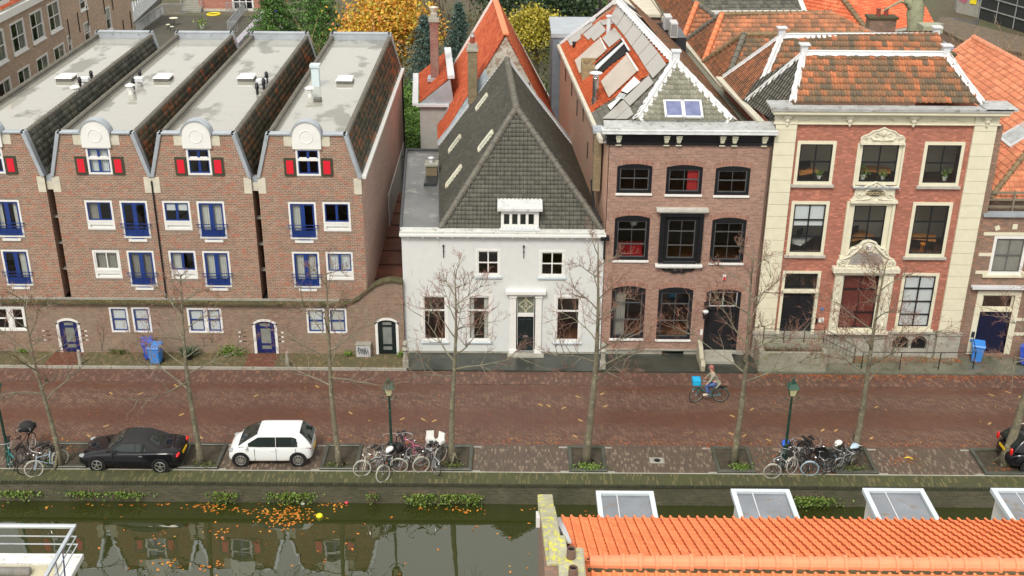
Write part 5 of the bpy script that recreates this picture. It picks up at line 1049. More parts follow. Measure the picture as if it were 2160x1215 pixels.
out = [(-1.35, 0), (-1.38, .25), (-1.25, .42), (-1.05, .5), (-.95, .7), (-.8, .95), (-.6, 1.02), (-.42, 1.12), (-.3, 1.28), (-.12, 1.36), (.12, 1.36), (.3, 1.28), (.42, 1.12), (.6, 1.02), (.8, .95), (.95, .7), (1.05, .5), (1.25, .42), (1.38, .25), (1.35, 0)]
m_ = MB(TW); m_.prism([(cx_ + u, -.02, pz + z) for u, z in out], (0, .2, 0)); m_.tube([(cx_ + u, .22, pz + z) for u, z in out], .055, 6)
for s in (-1, 1):
    scroll(m_, cx_ + s * 1.15, pz + .22, .24, .17, 1.6, s, .05); scroll(m_, cx_ + s * .8, pz + .8, .24, .12, 1.3, -s, .04); m_.tube([(cx_ + s * .3, .24, pz + 1.15), (cx_ + s * .55, .27, pz + .9), (cx_ + s * .85, .25, pz + .6), (cx_ + s * 1.1, .25, pz + .45)], [.05, .07, .06, .03], 6)
    for k in range(5): m_.ball((cx_ + s * (.15 + k * .2), .23, pz + .06 + .03 * (k % 2)), (.09, .04, .05), 8, 6)
m_.ring((cx_, .24, pz + 1.05), (1, 0, 0), (0, 0, 1), .2, .05, 18, 6); m_.build('carved_pediment', CARVE, srd)
m_ = MB(TW); tp = [(-.85, .15), (-.75, .45), (-.55, .7), (-.2, .78), (.2, .78), (.55, .7), (.75, .45), (.85, .15), (.3, .12), (0, .18), (-.3, .12)]; m_.prism([(cx_ + u, .18, pz + z) for u, z in tp], (0, .035, 0)); m_.build('inscribed_tablet', M('grey_tablet', (.3, .28, .26), .8, var=.1), srd)
m_ = MB(TW)
for r_ in range(6):
    z = pz + .24 + r_ * .08; w2 = .66 - .085 * max(0, r_ - 2)
    x = -w2
    rr = random.Random(r_)
    while x < w2: dx = rr.uniform(.03, .1); m_.box(cx_ + x, cx_ + x + dx, .214, .219, z, z + .028); x += dx + .03
m_.build('tablet_lettering', M('dim_lettering', (.13, .12, .11), .8), srd)
m_ = MB(TW); m_.ball((cx_, .24, pz + 1.05), (.17, .05, .19), 14, 8); esc = m_.build('shield', M('white_shield', (.7, .7, .66), .5), srd, smooth=True); m_ = MB(TW)
for z in (.96, 1.06): 
    for k in range(3): m_.box(cx_ - .13 + k * .042, cx_ - .1 + k * .042, .285, .3, pz + z + .012 * (k % 2), pz + z + .055 + .012 * (k % 2))
m_.build('black_bars', BLACKP, esc); m_ = MB(TW); [m_.ball((cx_ + .06 + .04 * (k % 2), .285, pz + .95 + .05 * k), (.025, .012, .022), 6, 5) for k in range(4)]; m_.build('red_marks', M('dull_red', (.3, .05, .05), .6), esc)
def crest(par, cx_, z0, hw, hh, lean):
    out = [(-hw, 0), (-hw * 1.02, .16), (-hw * .88, .3), (-hw * .7, .34), (-hw * .5, hh * .75), (-hw * .25, hh * .82), (0, hh), (hw * .25, hh * .82), (hw * .5, hh * .75), (hw * .7, .34), (hw * .88, .3), (hw * 1.02, .16), (hw, 0)]
    m = MB(TW); m.prism([(cx_ + u, -.02, z0 + z) for u, z in out], (0, .14, 0)); m.tube([(cx_ + u, .13, z0 + z) for u, z in out], .04, 6); m.box(cx_ - hw * 1.05, cx_ + hw * 1.05, -.02, .24, z0 - .1, z0)
    for s in (-1, 1): scroll(m, cx_ + s * hw * .78, z0 + .15, .15, .11, 1.4, s, .035); scroll(m, cx_ + s * hw * .3, z0 + hh * .5, .16, .13, 1.2, -s, .035); m.tube([(cx_ + s * .05, .16, z0 + .1), (cx_ + s * hw * .45, .18, z0 + .14), (cx_ + s * hw * .6, .16, z0 + .25)], [.05, .06, .02], 6)
    m.ball((cx_, .15, z0 + hh * .62), (.12, .07, .16), 10, 8)
    for k in range(7): m.ball((cx_ + (k - 3) * hw * .16, .15, z0 + .07), (.06, .04, .04), 7, 5)
    return m.build('carved_crest', CARVE, par)
crest(ch_, 16.97, 11.24, .98, .68, 0)
# crest over the middle window with its date cartouche
m_ = MB(TW); z0 = 8.36; out = [(-1.08, 0), (-.95, .22), (-.92, .62), (-1.06, .74), (-.6, .66), (-.3, .8), (0, .95), (.3, .8), (.6, .66), (1.06, .74), (.92, .62), (.95, .22), (1.08, 0)]
m_.prism([(16.95 + u, -.02, z0 + z) for u, z in out], (0, .16, 0)); m_.tube([(16.95 + u, .15, z0 + z) for u, z in out[3:10]], .045, 6); m_.box(15.84, 18.06, -.02, .26, z0 - .08, z0 + .04)
for s in (-1, 1): scroll(m_, 16.95 + s * .72, z0 + .25, .17, .13, 1.4, s, .035); m_.tube([(16.95 + s * .5, .17, z0 + .3), (16.95 + s * .42, .19, z0 + .55), (16.95 + s * .15, .18, z0 + .68), (16.95, .18, z0 + .85)], [.04, .06, .05, .03], 6); m_.tube([(16.95 + s * .9, .17, z0 + .08), (16.95 + s * .5, .19, z0 + .1), (16.95 + s * .2, .18, z0 + .14)], [.03, .05, .03], 6)
cr = m_.build('carved_crest', CARVE, ch_)
m_ = MB(TW); m_.prism([(16.95 + .42 * math.cos(t) * (1 + .06 * math.cos(4 * t)), .14, z0 + .41 + .135 * math.sin(t) * (1 + .1 * math.cos(4 * t))) for t in [2 * math.pi * i / 24 for i in range(24)]], (0, .06, 0)); cart = m_.build('date_cartouche', M('dark_bronze', (.07, .06, .04), .5), cr)
tc = bpy.data.curves.new('date', 'FONT'); tc.body = 'MDCCLIX'; tc.size = .195; tc.align_x = 'CENTER'; tc.align_y = 'CENTER'; tc.extrude = .014; to = bpy.data.objects.new('date_lettering', tc); COL.objects.link(to)
bpy.context.view_layer.update(); me = bpy.data.meshes.new_from_object(to.evaluated_get(bpy.context.evaluated_depsgraph_get())); bpy.data.objects.remove(to); to = bpy.data.objects.new('date_lettering', me); COL.objects.link(to); me.materials.clear(); me.materials.append(M('old_gold', (.66, .55, .34), .5, .1)); to.parent = cart; to.rotation_euler = (rad(90), 0, 0); to.location = V((16.95, YW - .214, z0 + .41)) - wloc(cart)
m_ = MB(TW); m_.box(15.85, 18.05, 0, .3, z0 + .74 - .06, z0 + .72); m_.build('crest_top', ZINC, cr)
for a, b in ((15.74, 15.87), (17.89, 18.02)): m_ = MB(TW); m_.box(a, b, -.02, .12, 5.4, 8.3); m_.box(a - .05, b + .05, -.02, .16, 5.35, 5.55); m_.build('window_jamb', CREAM, ch_)
for a, b in ((15.88, 15.97), (17.96, 18.06)): MB(TW).box(a, b, -.02, .1, 9.1, 11.15).build('window_jamb', CREAM, ch_)
# entablature
m_ = MB(TW); m_.box(11.95, 22.15, -.1, .08, 12.1, 12.5); m_.box(11.95, 13.0, .08, .15, 12.1, 12.5); m_.box(21.04, 22.15, .08, .15, 12.1, 12.5); m_.box(11.9, 22.25, -.05, .16, 12.05, 12.12); m_.box(11.85, 22.3, -.05, .3, 12.5, 12.6); m_.box(11.75, 22.45, -.1, .48, 12.6, 12.78); m_.build('entablature', CREAM, ch_, bevel=.015)
m_ = MB(TW); m_.box(11.7, 22.55, -.25, .55, 12.78, 12.86); m_.box(11.7, 22.55, .47, .56, 12.86, 12.92); m_.box(21.3, 22.75, -.9, .56, 12.84, 12.94); m_.box(11.6, 12.7, -.7, .5, 12.87, 12.95); m_.build('gutter', M('old_gutter_lead', (.5, .51, .5), .5, .1, var=.2, stain=(.2, .2, .17), samt=.5, scale=2), ch_)
for x in (12.5, 15.35, 18.25, 21.6):
    m_ = MB(TW); m_.ball((x, .18, 12.42), (.24, .1, .12), 10, 8); m_.ball((x, .16, 12.25), (.13, .1, .15), 10, 8); m_.ball((x, .15, 12.08), (.07, .08, .13), 8, 6)
    for s in (-1, 1): scroll(m_, x + s * .2, 12.35, .2, .1, 1.2, s, .03)
    m_.build('carved_corbel', CARVE, ch_)
for x in (14.0, 16.8, 19.8):
    m_ = MB(TW)
    for s in (-1, 1): m_.tube([(x, .1, 12.3), (x + s * .3, .11, 12.38), (x + s * .55, .1, 12.25), (x + s * .75, .1, 12.22)], [.03, .035, .03, .015], 6); scroll(m_, x + s * .3, 12.3, .1, .09, 1.2, s, .02)
    m_.build('carved_garland', CARVE, ch_)
# roofs
P0, Q0 = V((12.75, 52.0, 12.95)), V((21.5, 52.0, 12.95)); G0, G1 = V((13.5, 53.9, 14.75)), V((20.1, 53.9, 14.75))
Lf, Lm = V((11.55, 51.95, 12.0)), V((11.2, 55.6, 12.0)); V0, V1 = V((11.9, 55.7, 12.95)), V((21.3, 55.7, 12.95))
tiles('roof_slope', ch_, P0, Q0, G0, [P0 + V((-.1, 0, 0)), Q0, G1, G0], T_OLD, .27, .33, .055, .05)
nP = (P0 - G0).cross(Lm - G0).normalized(); hd = nP.cross(V((0, 0, 1))).normalized(); hd = -hd if hd.y > 0 else hd; Lf = Lm + hd * 3.75
tiles('roof_slope', ch_, Lf, Lm, G0, [Lf, Lm, V0, G0, P0], T_GREY, .24, .3, .045, .04)
tiles('roof_slope', ch_, V0, V1, G0, [V0, V1, G1, G0], T_OLD, .27, .33, .04, .035)
m_ = MB(); m_.quad(Q0, V1, G1); m_.quad(Lm, V0, G0); m_.build('roof_end', ZINCL, ch_)
H0, H1 = V((13.2, 57.5, 14.75)), V((20.95, 57.9, 14.75)); W0, W1 = V((11.3, 59.9, 12.0)), V((22.0, 60.4, 12.6)); Lm2 = V((11.2, 55.6, 12.0))
tiles('roof_slope', ch_, V0, V1, H0, [V0, V1 + V((.8, 0, 0)), H1, H0], T_OLD, .27, .33, .04, .035)
tiles('roof_slope', ch_, Lm2, V((10.95, 60.0, 12.0)), H0, [Lm2, V((10.95, 60.0, 12.0)), H0, V0], T_BROWN, .24, .3, .04, .035)
tiles('roof_slope', ch_, W0, W1, H0, [V((10.95, 60.0, 12.0)), W1, H1, H0], T_OLD, .27, .33, .04, .035)
for i, (a, b) in enumerate(((P0, G0), (G1, Q0), (G0, G1), (G0, Lm + V((.1, -.2, 0))), (H0, H1), (H0, V0 + V((.2, -.1, .1))), (H0, V((10.95, 60.0, 12.0))), (H1, V1 + V((.8, .2, 0))))):
    lead(a, b, .17, (0, -.25, .97), 10 + i).build('lead_ridge', LEADW if i != 99 else ZINC, ch_)
for p in (G0, G1, H0, H1): m_ = MB(); m_.box(p.x - .15, p.x + .15, p.y - .15, p.y + .15, p.z - .1, p.z + .4); m_.box(p.x - .24, p.x + .24, p.y - .24, p.y + .24, p.z + .4, p.z + .46); m_.build('finial_block', ZINCL, ch_)
m_ = MB(); m_.bar((11.45, 51.9, 11.95), (10.75, 60.2, 11.95), .32, .14); m_.build('side_gutter', CREAMST, ch_)
rooms(ch_, 12.1, 22.0, YW + .23, YW + 3.2, [1.3, 5.1, 8.6, 12.0], M('lit_inner_wall', (.8, .76, .6), .9, var=.04), M('dark_floor', (.16, .06, .04), .5))
DESK = M('desk_wood', (.6, .25, .07), .45); WD2 = M('white_desk', (.65, .65, .62), .4)
def desk(label, x, y, z, w_, d_, mat, scr=True, rot=0):
    t = thing('desk', label, 'desk', (x, y, z), 'desks behind the windows'); c, s = math.cos(rot), math.sin(rot); T = lambda a, b, e: (x + a * c - b * s, y + a * s + b * c, z + e)
    m = MB(T); m.box(-w_ / 2, w_ / 2, -d_ / 2, d_ / 2, .7, .75); m.build('table_top', mat, t); m = MB(T)
    for a in (-1, 1):
        for b in (-1, 1): m.box(a * (w_ / 2 - .08) - .03, a * (w_ / 2 - .08) + .03, b * (d_ / 2 - .08) - .03, b * (d_ / 2 - .08) + .03, 0, .7)
    m.build('legs', IRON, t)
    if scr: m = MB(T); m.box(-.3, .3, .1, .14, .85, 1.2); m.box(-.05, .05, .1, .14, .75, .85); m.build('screen', BLACKP, t)
for a in (('wooden desk seen through the upper left window of the cream pilaster house', 13.9, 52.6, 8.7, 1.2, .7, DESK, True, .4), ('wooden desk seen through the upper middle window under its carved crest', 17.2, 53.0, 8.7, 1.6, .8, DESK, False, -.3), ('white desk seen through the middle left window with the white blind', 14.1, 52.7, 5.2, 1.6, .7, WD2, True, .9),
          ('long wooden desk behind the window with the date cartouche', 16.8, 53.1, 5.2, 1.8, .9, DESK, True, .5), ('brown desk seen through the middle right window', 20.0, 53.1, 5.2, 1.5, .8, DESK, False, -.3)): desk(*a)
t = thing('stool', 'orange stool inside the middle right window of the cream pilaster house', 'stool', (19.95, 52.3, 5.2)); m_ = MB(); m_.cyl((19.95, 52.3), .17, 5.85, 5.9, 12); m_.build('seat', M('orange_stool', (.75, .25, .03), .5), t); m_ = MB(); [m_.tube([(19.95 + .16 * math.cos(a), 52.3 + .16 * math.sin(a), 5.2), (19.95 + .1 * math.cos(a), 52.3 + .1 * math.sin(a), 5.85)], .018, 5) for a in (.8, 2.4, 4, 5.5)]; m_.build('legs', M('orange_stool', (.75, .25, .03), .5), t)
def potplant(x, y, z, s, lb):
    t = thing('pot_plant', lb, 'plant', (x, y, z)); MB().lathe((x, y, z), [(.07 * s, 0), (.1 * s, .14 * s), (.1 * s, .16 * s)], 10).build('pot', WHITE, t); r2 = np.random.default_rng(int(abs(x) * 10)); leaves('foliage', r2.normal(0, .1 * s, (90, 3)) + np.array((x, y, z + .27 * s)), .05 * s, GREENL, t, 3)
potplant(14.4, YW + .42, 9.25, 1.0, 'small green plant on the sill of the upper left window'); potplant(16.45, YW + .42, 9.25, 1.3, 'bushy green plant at the left of the upper middle window'); potplant(17.4, YW + .42, 9.25, 1.0, 'green plant at the right of the upper middle window'); potplant(20.3, YW + .42, 9.22, 1.2, 'low green plant on the sill of the upper right window')
# plaque and boxes by the door
m_ = MB(TW); m_.box(15.16, 15.3, 0, .03, 2.6, 2.73); m_.build('blue_plaque', M('blue_enamel', (.02, .2, .5), .3), ch_); m_ = MB(TW); m_.box(15.12, 15.24, 0, .05, 1.95, 2.2); m_.box(15.26, 15.38, 0, .05, 1.95, 2.2); m_.build('entry_panel', WHITE, ch_); m_ = MB(TW); m_.box(14.98, 15.08, 0, .04, 1.85, 2.15); m_.build('bell_plate', BLACKP, ch_)
# front stoop with iron railing
st = thing('front_stoop', 'raised stone stoop with planter wall and iron railing before the cream pilaster house', 'stoop', (13.6, 50.6, 0))
m_ = MB(); m_.box(12.02, 15.35, 50.75, 51.5, .1, 1.2); m_.box(12.0, 15.3, 49.92, 50.05, 0, 1.12); m_.box(12.0, 12.25, 50.05, 50.75, 0, 1.2); m_.box(15.15, 15.35, 50.05, 50.75, 0, 1.05)
for i in range(5): m_.box(15.35 + i * .3, 15.65 + i * .3, 50.75, 51.45, .09, 1.0 - i * .19)
m_.build('masonry', M('green_stained_stone', (.26, .26, .2), .8, var=.2, stain=(.17, .17, .08), samt=.45), st, bevel=.01)
m_ = MB(); m_.box(12.25, 15.15, 50.05, 50.75, .2, .75); m_.build('planter_soil', PITM, st)
m_ = MB()
for x in (12.3, 13.3, 14.3, 15.25): m_.tube([(x, 50.8, 1.1), (x, 50.8, 2.0)], .022, 6); m_.ball((x, 50.8, 2.03), .04, 7, 5)
m_.tube([(12.3, 50.8, 1.95), (15.25, 50.8, 1.95)], .02, 6); m_.tube([(12.3, 50.8, 1.45), (15.25, 50.8, 1.45)], .015, 6); m_.tube([(15.25, 50.8, 1.95), (16.9, 50.8, 1.05), (16.9, 50.8, .1)], .02, 6); m_.tube([(15.25, 50.8, 1.45), (16.9, 50.8, .6)], .015, 6)
for i in range(8): x = 15.4 + i * .18; m_.tube([(x, 50.8, 1.05 - i * .1), (x, 50.8, 1.83 - i * .095)], .01, 4)
m_.build('railing', IRON, st)
r2 = np.random.default_rng(5); P = np.stack([r2.uniform(12.3, 15.1, 900), r2.uniform(50.1, 50.7, 900), r2.uniform(.75, 1.05, 900)], 1); leaves('shrubs', P, .05, leafm('dark_red_shrub', [(0, (.05, .05, .02)), (.5, (.14, .06, .03)), (1, (.09, .1, .03))]), st, 6)
rl = thing('iron_railing', 'thin black iron railing along the right front pavement', 'railing', (19.5, 50.2, 0)); m_ = MB()
for x, y in ((17.1, 50.2), (18.97, 50.2), (20.87, 50.2), (22.6, 50.3)): m_.tube([(x, y, .05), (x, y, 1.05)], .025, 6)
m_.tube([(17.1, 50.2, 1.03), (20.87, 50.2, 1.03), (22.6, 50.3, 1.03), (22.75, 51.4, 1.5)], .022, 6); m_.build('rail_and_posts', IRON, rl)

# ------------------------------------------------------------------ corner house at the right edge
ri = thing('banded_brick_house', 'low brick house with white stone bands and navy door at the right edge', 'house', (25, YW, 0))
wb = wallmb(TW, 22.3, 30, .1, 7.6, [(23.0, 24.62, 4.6, 6.6), (22.98, 24.55, .25, 3.6)], .25); wb.T = None; wb.quad((22.3, YW, 0), (22.3, 56, 0), (22.3, 56, 7.6), (22.3, YW, 7.6)); wb.build('wall', BR_OLD, ri, fixn=False)
m_ = MB(TW); m_.box(22.25, 30, -.3, .15, 7.6, 7.75); m_.build('coping', ZINC, ri)
window(ri, TW, 23.0, 24.62, 4.6, 6.6, WHITE, M('grey_sash', (.12, .12, .12), .5), fw=.14, cols=2, zs=(5.6,), sill=(CREAM, .25, .1, .14), name='sash_window', curtain=('blind', CURTG))
for z, x0_ in ((6.62, 22.45), (5.55, 22.4), (4.62, 22.4)): MB(TW).box(x0_, 23.0 if z < 6.6 else 24.6, -.02, .03, z, z + .16).build('stone_band', CREAM, ri); MB(TW).box(24.62, 26, -.02, .03, z, z + .16).build('stone_band', CREAM, ri)
for z in (1.3, 2.1): MB(TW).box(24.86, 27, -.02, .03, z, z + .16).build('stone_band', CREAM, ri)
MB(TW).prism([(23.0, -.02, 6.85), (23.2, -.02, 6.95), (23.1, -.02, 7.15), (22.9, -.02, 7.05)], (0, .05, 0)).build('arch_stone', CREAM, ri); MB(TW).box(23.75, 23.98, -.02, .035, 6.95, 7.2).build('arch_stone', CREAM, ri)
m_ = MB(TW); m_.box(22.7, 22.98, -.2, .04, .25, 3.7); m_.box(24.55, 24.85, -.2, .04, .25, 3.7); m_.box(22.98, 24.55, -.2, .04, 3.5, 3.7); m_.box(22.98, 24.55, -.2, .03, 2.6, 2.72); m_.build('door_frame', CREAM, ri)
m_ = MB(TW); m_.box(22.98, 24.55, -.18, -.12, .25, 2.6)
for a in (23.08, 23.82):
    for z0, z1_ in ((.4, 1.1), (1.25, 2.4)): m_.box(a, a + .62, -.13, -.1, z0, z1_)
m_.build('door_leaf', M('dark_navy_paint', (.006, .009, .035), .3), ri); window(ri, TW, 22.98, 24.55, 2.73, 3.5, CREAM, CREAM, fw=.05, cols=1, proud=-.05, name='transom_window')
m_ = MB(TW); m_.box(22.3, 30, -.02, .3, 3.9, 4.02); m_.build('string_course', ZINCL, ri)
m_ = MB(TW); m_.box(22.76, 22.92, .03, .06, 1.2, 1.5); m_.build('door_bell', BLACKP, ri); m_ = MB(TW); m_.box(22.74, 22.94, .04, .07, .95, 1.1); m_.build('notice', M('blue_notice', (.1, .25, .5), .5), ri)
m_ = MB(); m_.box(22.3, 30, YW + .3, 55.5, 7.2, 7.3); m_.build('roof_terrace', M('terrace_deck', (.16, .13, .1), .7), ri)
m_ = MB()
for z in (7.8, 8.15, 8.5): m_.box(22.5, 30, YW + .6, YW + .66, z, z + .1)
for x in (22.6, 23.8, 25.0, 26.2): m_.box(x, x + .08, YW + .55, YW + .63, 7.3, 8.65)
m_.build('terrace_railing', M('weathered_rail_wood', (.2, .17, .12), .8), ri)
rooms(ri, 22.4, 29, YW + .26, YW + 4, [.2, 3.9, 7.5], INNER, WOODF)
# big salmon roof behind
fr_ = thing('big_salmon_roof_house', 'large house with broad salmon red tiled roof at the right edge', 'house', (27, 62, 0))
K0, K1, K2, K3 = V((22.75, 52.3, 8.2)), V((22.75, 69.9, 8.2)), V((27.6, 69.9, 12.0)), V((28.2, 57.5, 12.0)); K4 = V((33.6, 52.3, 8.2))
tiles('roof_slope', fr_, K0, K1, K2, [K0, K1, K2, K3], T_SALMON, .26, .33, .035, .035); tiles('roof_slope', fr_, K0, K4, K3, [K0, K4, K3], T_SALMON, .26, .33, .035, .035); ridge('ridge_tiles', fr_, K0 + V((0, 0, .05)), K3 + V((0, 0, .05)), R_MOSS, .14, .4)
m_ = MB(); m_.quad((22.9, 52.5, 0), (22.9, 69.9, 0), (22.9, 69.9, 8.1), (22.9, 52.5, 8.1)); m_.quad((22.9, 69.9, 0), (33, 69.9, 0), (33, 69.9, 8), (27.6, 69.9, 11.9), (22.9, 69.9, 8.2)); m_.quad((22.9, 52.5, 0), (33.4, 52.5, 0), (33.4, 52.5, 8.1), (22.9, 52.5, 8.1)); m_.quad(K3, K2, (33, 69.9, 8), K4); m_.build('wall', BR_OLD, fr_, fixn=False)
ridge('ridge_tiles', fr_, K3 + V((0, 0, .05)), K2 + V((0, 0, .05)), M('salmon_ridge', (.6, .25, .14), .7, stain=(.6, .5, .2), samt=.25), .16, .4); ridge('ridge_tiles', fr_, K1 + V((.1, 0, .05)), K2 + V((0, 0, .05)), M('salmon_ridge', (.6, .25, .14), .7), .13, .4)
nK = (K1 - K0).cross(K3 - K0).normalized(); nK = nK if nK.z > 0 else -nK; p = onp(2150, 285, K0 + nK * .1, nK); aK = V((0, 1, 0)); uK = nK.cross(aK); uK = uK if uK.z > 0 else -uK
m_ = MB(); m_.prism([p - aK * .8 - uK * .8, p + aK * .8 - uK * .8, p + aK * .8 + uK * .8, p - aK * .8 + uK * .8], nK * .14); rw = m_.build('roof_window', ZINCL, fr_); m_ = MB(); q = p + nK * .15; m_.quad(q - aK * .65 - uK * .65, q + aK * .65 - uK * .65, q + aK * .65 + uK * .65, q - aK * .65 + uK * .65); m_.build('pane', M('sky_glass', (.3, .33, .33), .06), rw)
# ------------------------------------------------------------------ hip roofs behind the pilaster house
def z3(x, y): return (1380 + x / 3.724, y / 3.724)
def z4(x, y): return (1840 + x / 5.52, y / 5.52)
EVZ = 10.7
rw_ = thing('rear_wing', 'rear wing with two parallel old tiled hip roofs and a long side gutter', 'house', (16, 66, 0))
def pz(z_, px): return gz(*px, z_)
Br0, Br1 = pz(13, z3(705, 280)), pz(13, z3(1620, 262)); Ar0, Ar1 = pz(13, z3(530, 120)), pz(13, z3(1370, 92)); Ar1.y = Ar0.y + .6; Br1.y = Br0.y + .4
e0, e1, e2 = V((11.55, 62.7, EVZ)), V((11.3, 68.6, EVZ)), V((11.05, 74.4, EVZ)); xr = 24.8
tiles('roof_slope', rw_, e0, V((xr, 63, EVZ)), Br0, [e0, V((xr, 63, EVZ)), Br1, Br0], T_OLD, .26, .32, .04, .035)
tiles('roof_slope', rw_, e0, e1, Br0, [e0, e1, Br0], T_BROWN, .24, .3, .04, .035)
tiles('roof_slope', rw_, e1, V((xr, 69, EVZ)), Br0, [e1, V((xr, 69, EVZ)), Br1, Br0], T_OLD, .26, .32, .04, .035)
tiles('roof_slope', rw_, e1, V((xr, 69, EVZ)), Ar0, [e1, V((xr, 69, EVZ)), Ar1, Ar0], T_BROWN, .26, .32, .04, .035)
tiles('roof_slope', rw_, e1, e2, Ar0, [e1, e2, Ar0], T_BROWN, .24, .3, .04, .035)
tiles('roof_slope', rw_, e2, V((xr, 75, EVZ)), Ar0, [e2, V((xr, 75, EVZ)), Ar1, Ar0], T_BROWN, .26, .32, .04, .035)
m_ = MB(); m_.quad(V((xr, 63, EVZ)), V((xr, 69, EVZ)), Br1); m_.quad(V((xr, 69, EVZ)), V((xr, 75, EVZ)), Ar1); m_.quad((xr, 63, 0), (xr, 75, 0), (xr, 75, EVZ), (xr, 63, EVZ)); m_.quad((11.5, 60, 0), (11.0, 82, 0), (11.0, 82, EVZ), (11.5, 60, EVZ)); m_.quad((11.5, 62.7, 0), (xr, 62.9, 0), (xr, 62.9, EVZ), (11.5, 62.7, EVZ)); m_.build('wall', BR_OLD, rw_, fixn=False)
for a, b, mt in ((Br0, Br1, R_MOSS), (Ar0, Ar1, R_MOSS), (e1, Ar0, R_ORANGE), (e0, Br0, R_GREY), (e2, Ar0, R_GREY), (e1, Br0, R_MOSS)): ridge('ridge_tiles', rw_, a + V((0, 0, .06)), b + V((0, 0, .06)), mt, .17, .42)
m_ = MB(); m_.bar((11.35, 60.3, EVZ - .02), (10.75, 82, EVZ - .02), .3, .12); m_.bar((11.05, 60.3, EVZ - .1), (10.4, 82, EVZ - .1), .12, .3); m_.build('side_gutter', CREAMST, rw_)
# small pyramid roof further back (left) 
pc = thing('corner_pavilion', 'brick pavilion with brown pyramid roof and orange hip tiles at the top of the picture', 'house', (13, 80, 0))
c0, c1, c2, cr_ = pz(12.6, z3(335, 30)), V((11.05, 75.6, EVZ)), pz(EVZ, z3(55, 72)), pz(EVZ, z3(445, 135)); c3 = V((10.6, 92, 13.6)); 
tiles('roof_slope', pc, c1, V((10.4, 92, EVZ)), c0, [c1, V((10.4, 92, EVZ)), V((12.2, 92, 12.6)), c0], T_BROWN, .25, .31, .04, .035)
tiles('roof_slope', pc, c1, V((15.5, 76.2, EVZ)), c0, [c1, V((14.6, 76.2, EVZ)), c0], T_BROWN, .25, .31, .04, .035)
ridge('ridge_tiles', pc, c1 + V((0, 0, .06)), c0 + V((0, 0, .06)), R_ORANGE, .18, .42); ridge('ridge_tiles', pc, c0 + V((0, 0, .06)), V((12.2, 92, 12.66)), R_GREY, .17, .42); ridge('ridge_tiles', pc, c0 + V((0, 0, .06)), V((14.6, 76.2, EVZ + .06)), R_GREY, .17, .42)
m_ = MB(); m_.quad((10.45, 82, 0), (10.2, 92, 0), (10.2, 92, EVZ), (10.45, 82, EVZ)); m_.quad((8.2, 83.5, 0), (10.4, 83.5, 0), (10.4, 83.5, 10.4), (8.2, 83.5, 10.4)); m_.quad((8.2, 83.5, 0), (7.6, 96, 0), (7.6, 96, 10.4), (8.2, 83.5, 10.4)); m_.build('wall', BR_OLD, pc, fixn=False)
m_ = MB(); m_.box(7.4, 10.5, 83.3, 96, 10.4, 10.6); m_.build('cornice', CREAMST, pc); m_ = MB(); m_.box(8.55, 9.2, 83.44, 83.5, 8.4, 10.0); m_.build('window', WHITE, pc)
# dark grey roof with white gutter
dg = thing('grey_roof_house', 'house with dark grey tiled roof above a long white gutter at the top edge', 'house', (20, 94, 0))
d0, d1 = pz(9.6, z3(400, 92)), pz(9.6, z3(1150, 72)); d1.y = d0.y + .5; dv = V((0, 5.5, 4.2))
tiles('roof_slope', dg, d0, d1, d0 + dv, [d0, d1, d1 + dv + V((-1.4, 0, 0)), d0 + dv], T_DKGREY, .27, .34, .035, .03)
m_ = MB(); m_.bar(d0 + V((-.3, -.2, -.02)), d1 + V((.3, -.2, -.02)), .35, .22); m_.build('gutter', WHITE, dg); m_ = MB(); m_.quad((d0.x, d0.y, 0), (d1.x, d1.y, 0), d1, d0); m_.quad((d1.x, d1.y, 0), (d1.x, d1.y + 10, 0), (d1.x, d1.y + 10, 9), d1); m_.build('wall', M('cream_render', (.55, .52, .4), .8), dg, fixn=False); m_ = MB(); m_.bar(d1 + V((.1, 0, .05)), d1 + dv + V((-1.3, 0, .05)), .35, .15); m_.build('verge', WHITE, dg)
# bright red hip roof with mossy hip
er = thing('mossy_hip_roof_house', 'house with bright red hip roof and a mossy diagonal hip line', 'house', (27, 92, 0))
E0_, E1_, ET = pz(8.2, z3(1690, 268)), pz(8.2, z4(715, 262)), V((24.2, 98.5, 12.4)); EL_ = pz(8.2, z3(1130, 125)); E2 = V((22.8, 106, 8.2)); ETR = V((33.0, 99.5, 12.4))
tiles('roof_slope', er, E0_, E1_, ET, [E0_, E1_, E1_ + V((.3, 6, 4.2)), ET], T_RED, .26, .33, .045, .035)
tiles('roof_slope', er, E0_ , E2, ET, [E0_, E2, ET], T_RED, .26, .33, .045, .035)
tiles('roof_slope', er, V((20.5, 96.5, 8.2)), E0_, ET, [V((20.0, 93.5, 8.2)), E0_, ET, V((22, 100, 12.4))], T_RED, .26, .33, .045, .035)
ridge('ridge_tiles', er, E0_ + V((0, 0, .08)), ET + V((0, 0, .08)), R_MOSS, .2, .45)
m_ = MB(); m_.quad((E0_.x, E0_.y + .2, 0), (E1_.x, E1_.y + .2, 0), (E1_.x, E1_.y + .2, 8.1), (E0_.x, E0_.y + .2, 8.1)); m_.quad((E1_.x, E1_.y + .2, 0), (E1_.x, E1_.y + 10, 0), (E1_.x, E1_.y + 10, 8.1), (E1_.x, E1_.y + .2, 8.1)); m_.build('wall', STONE, er, fixn=False)
m_ = MB(); m_.bar(E0_ + V((0, -.3, -.1)), E1_ + V((.5, -.3, -.1)), .6, .25); m_.build('stone_gutter', CONC, er)
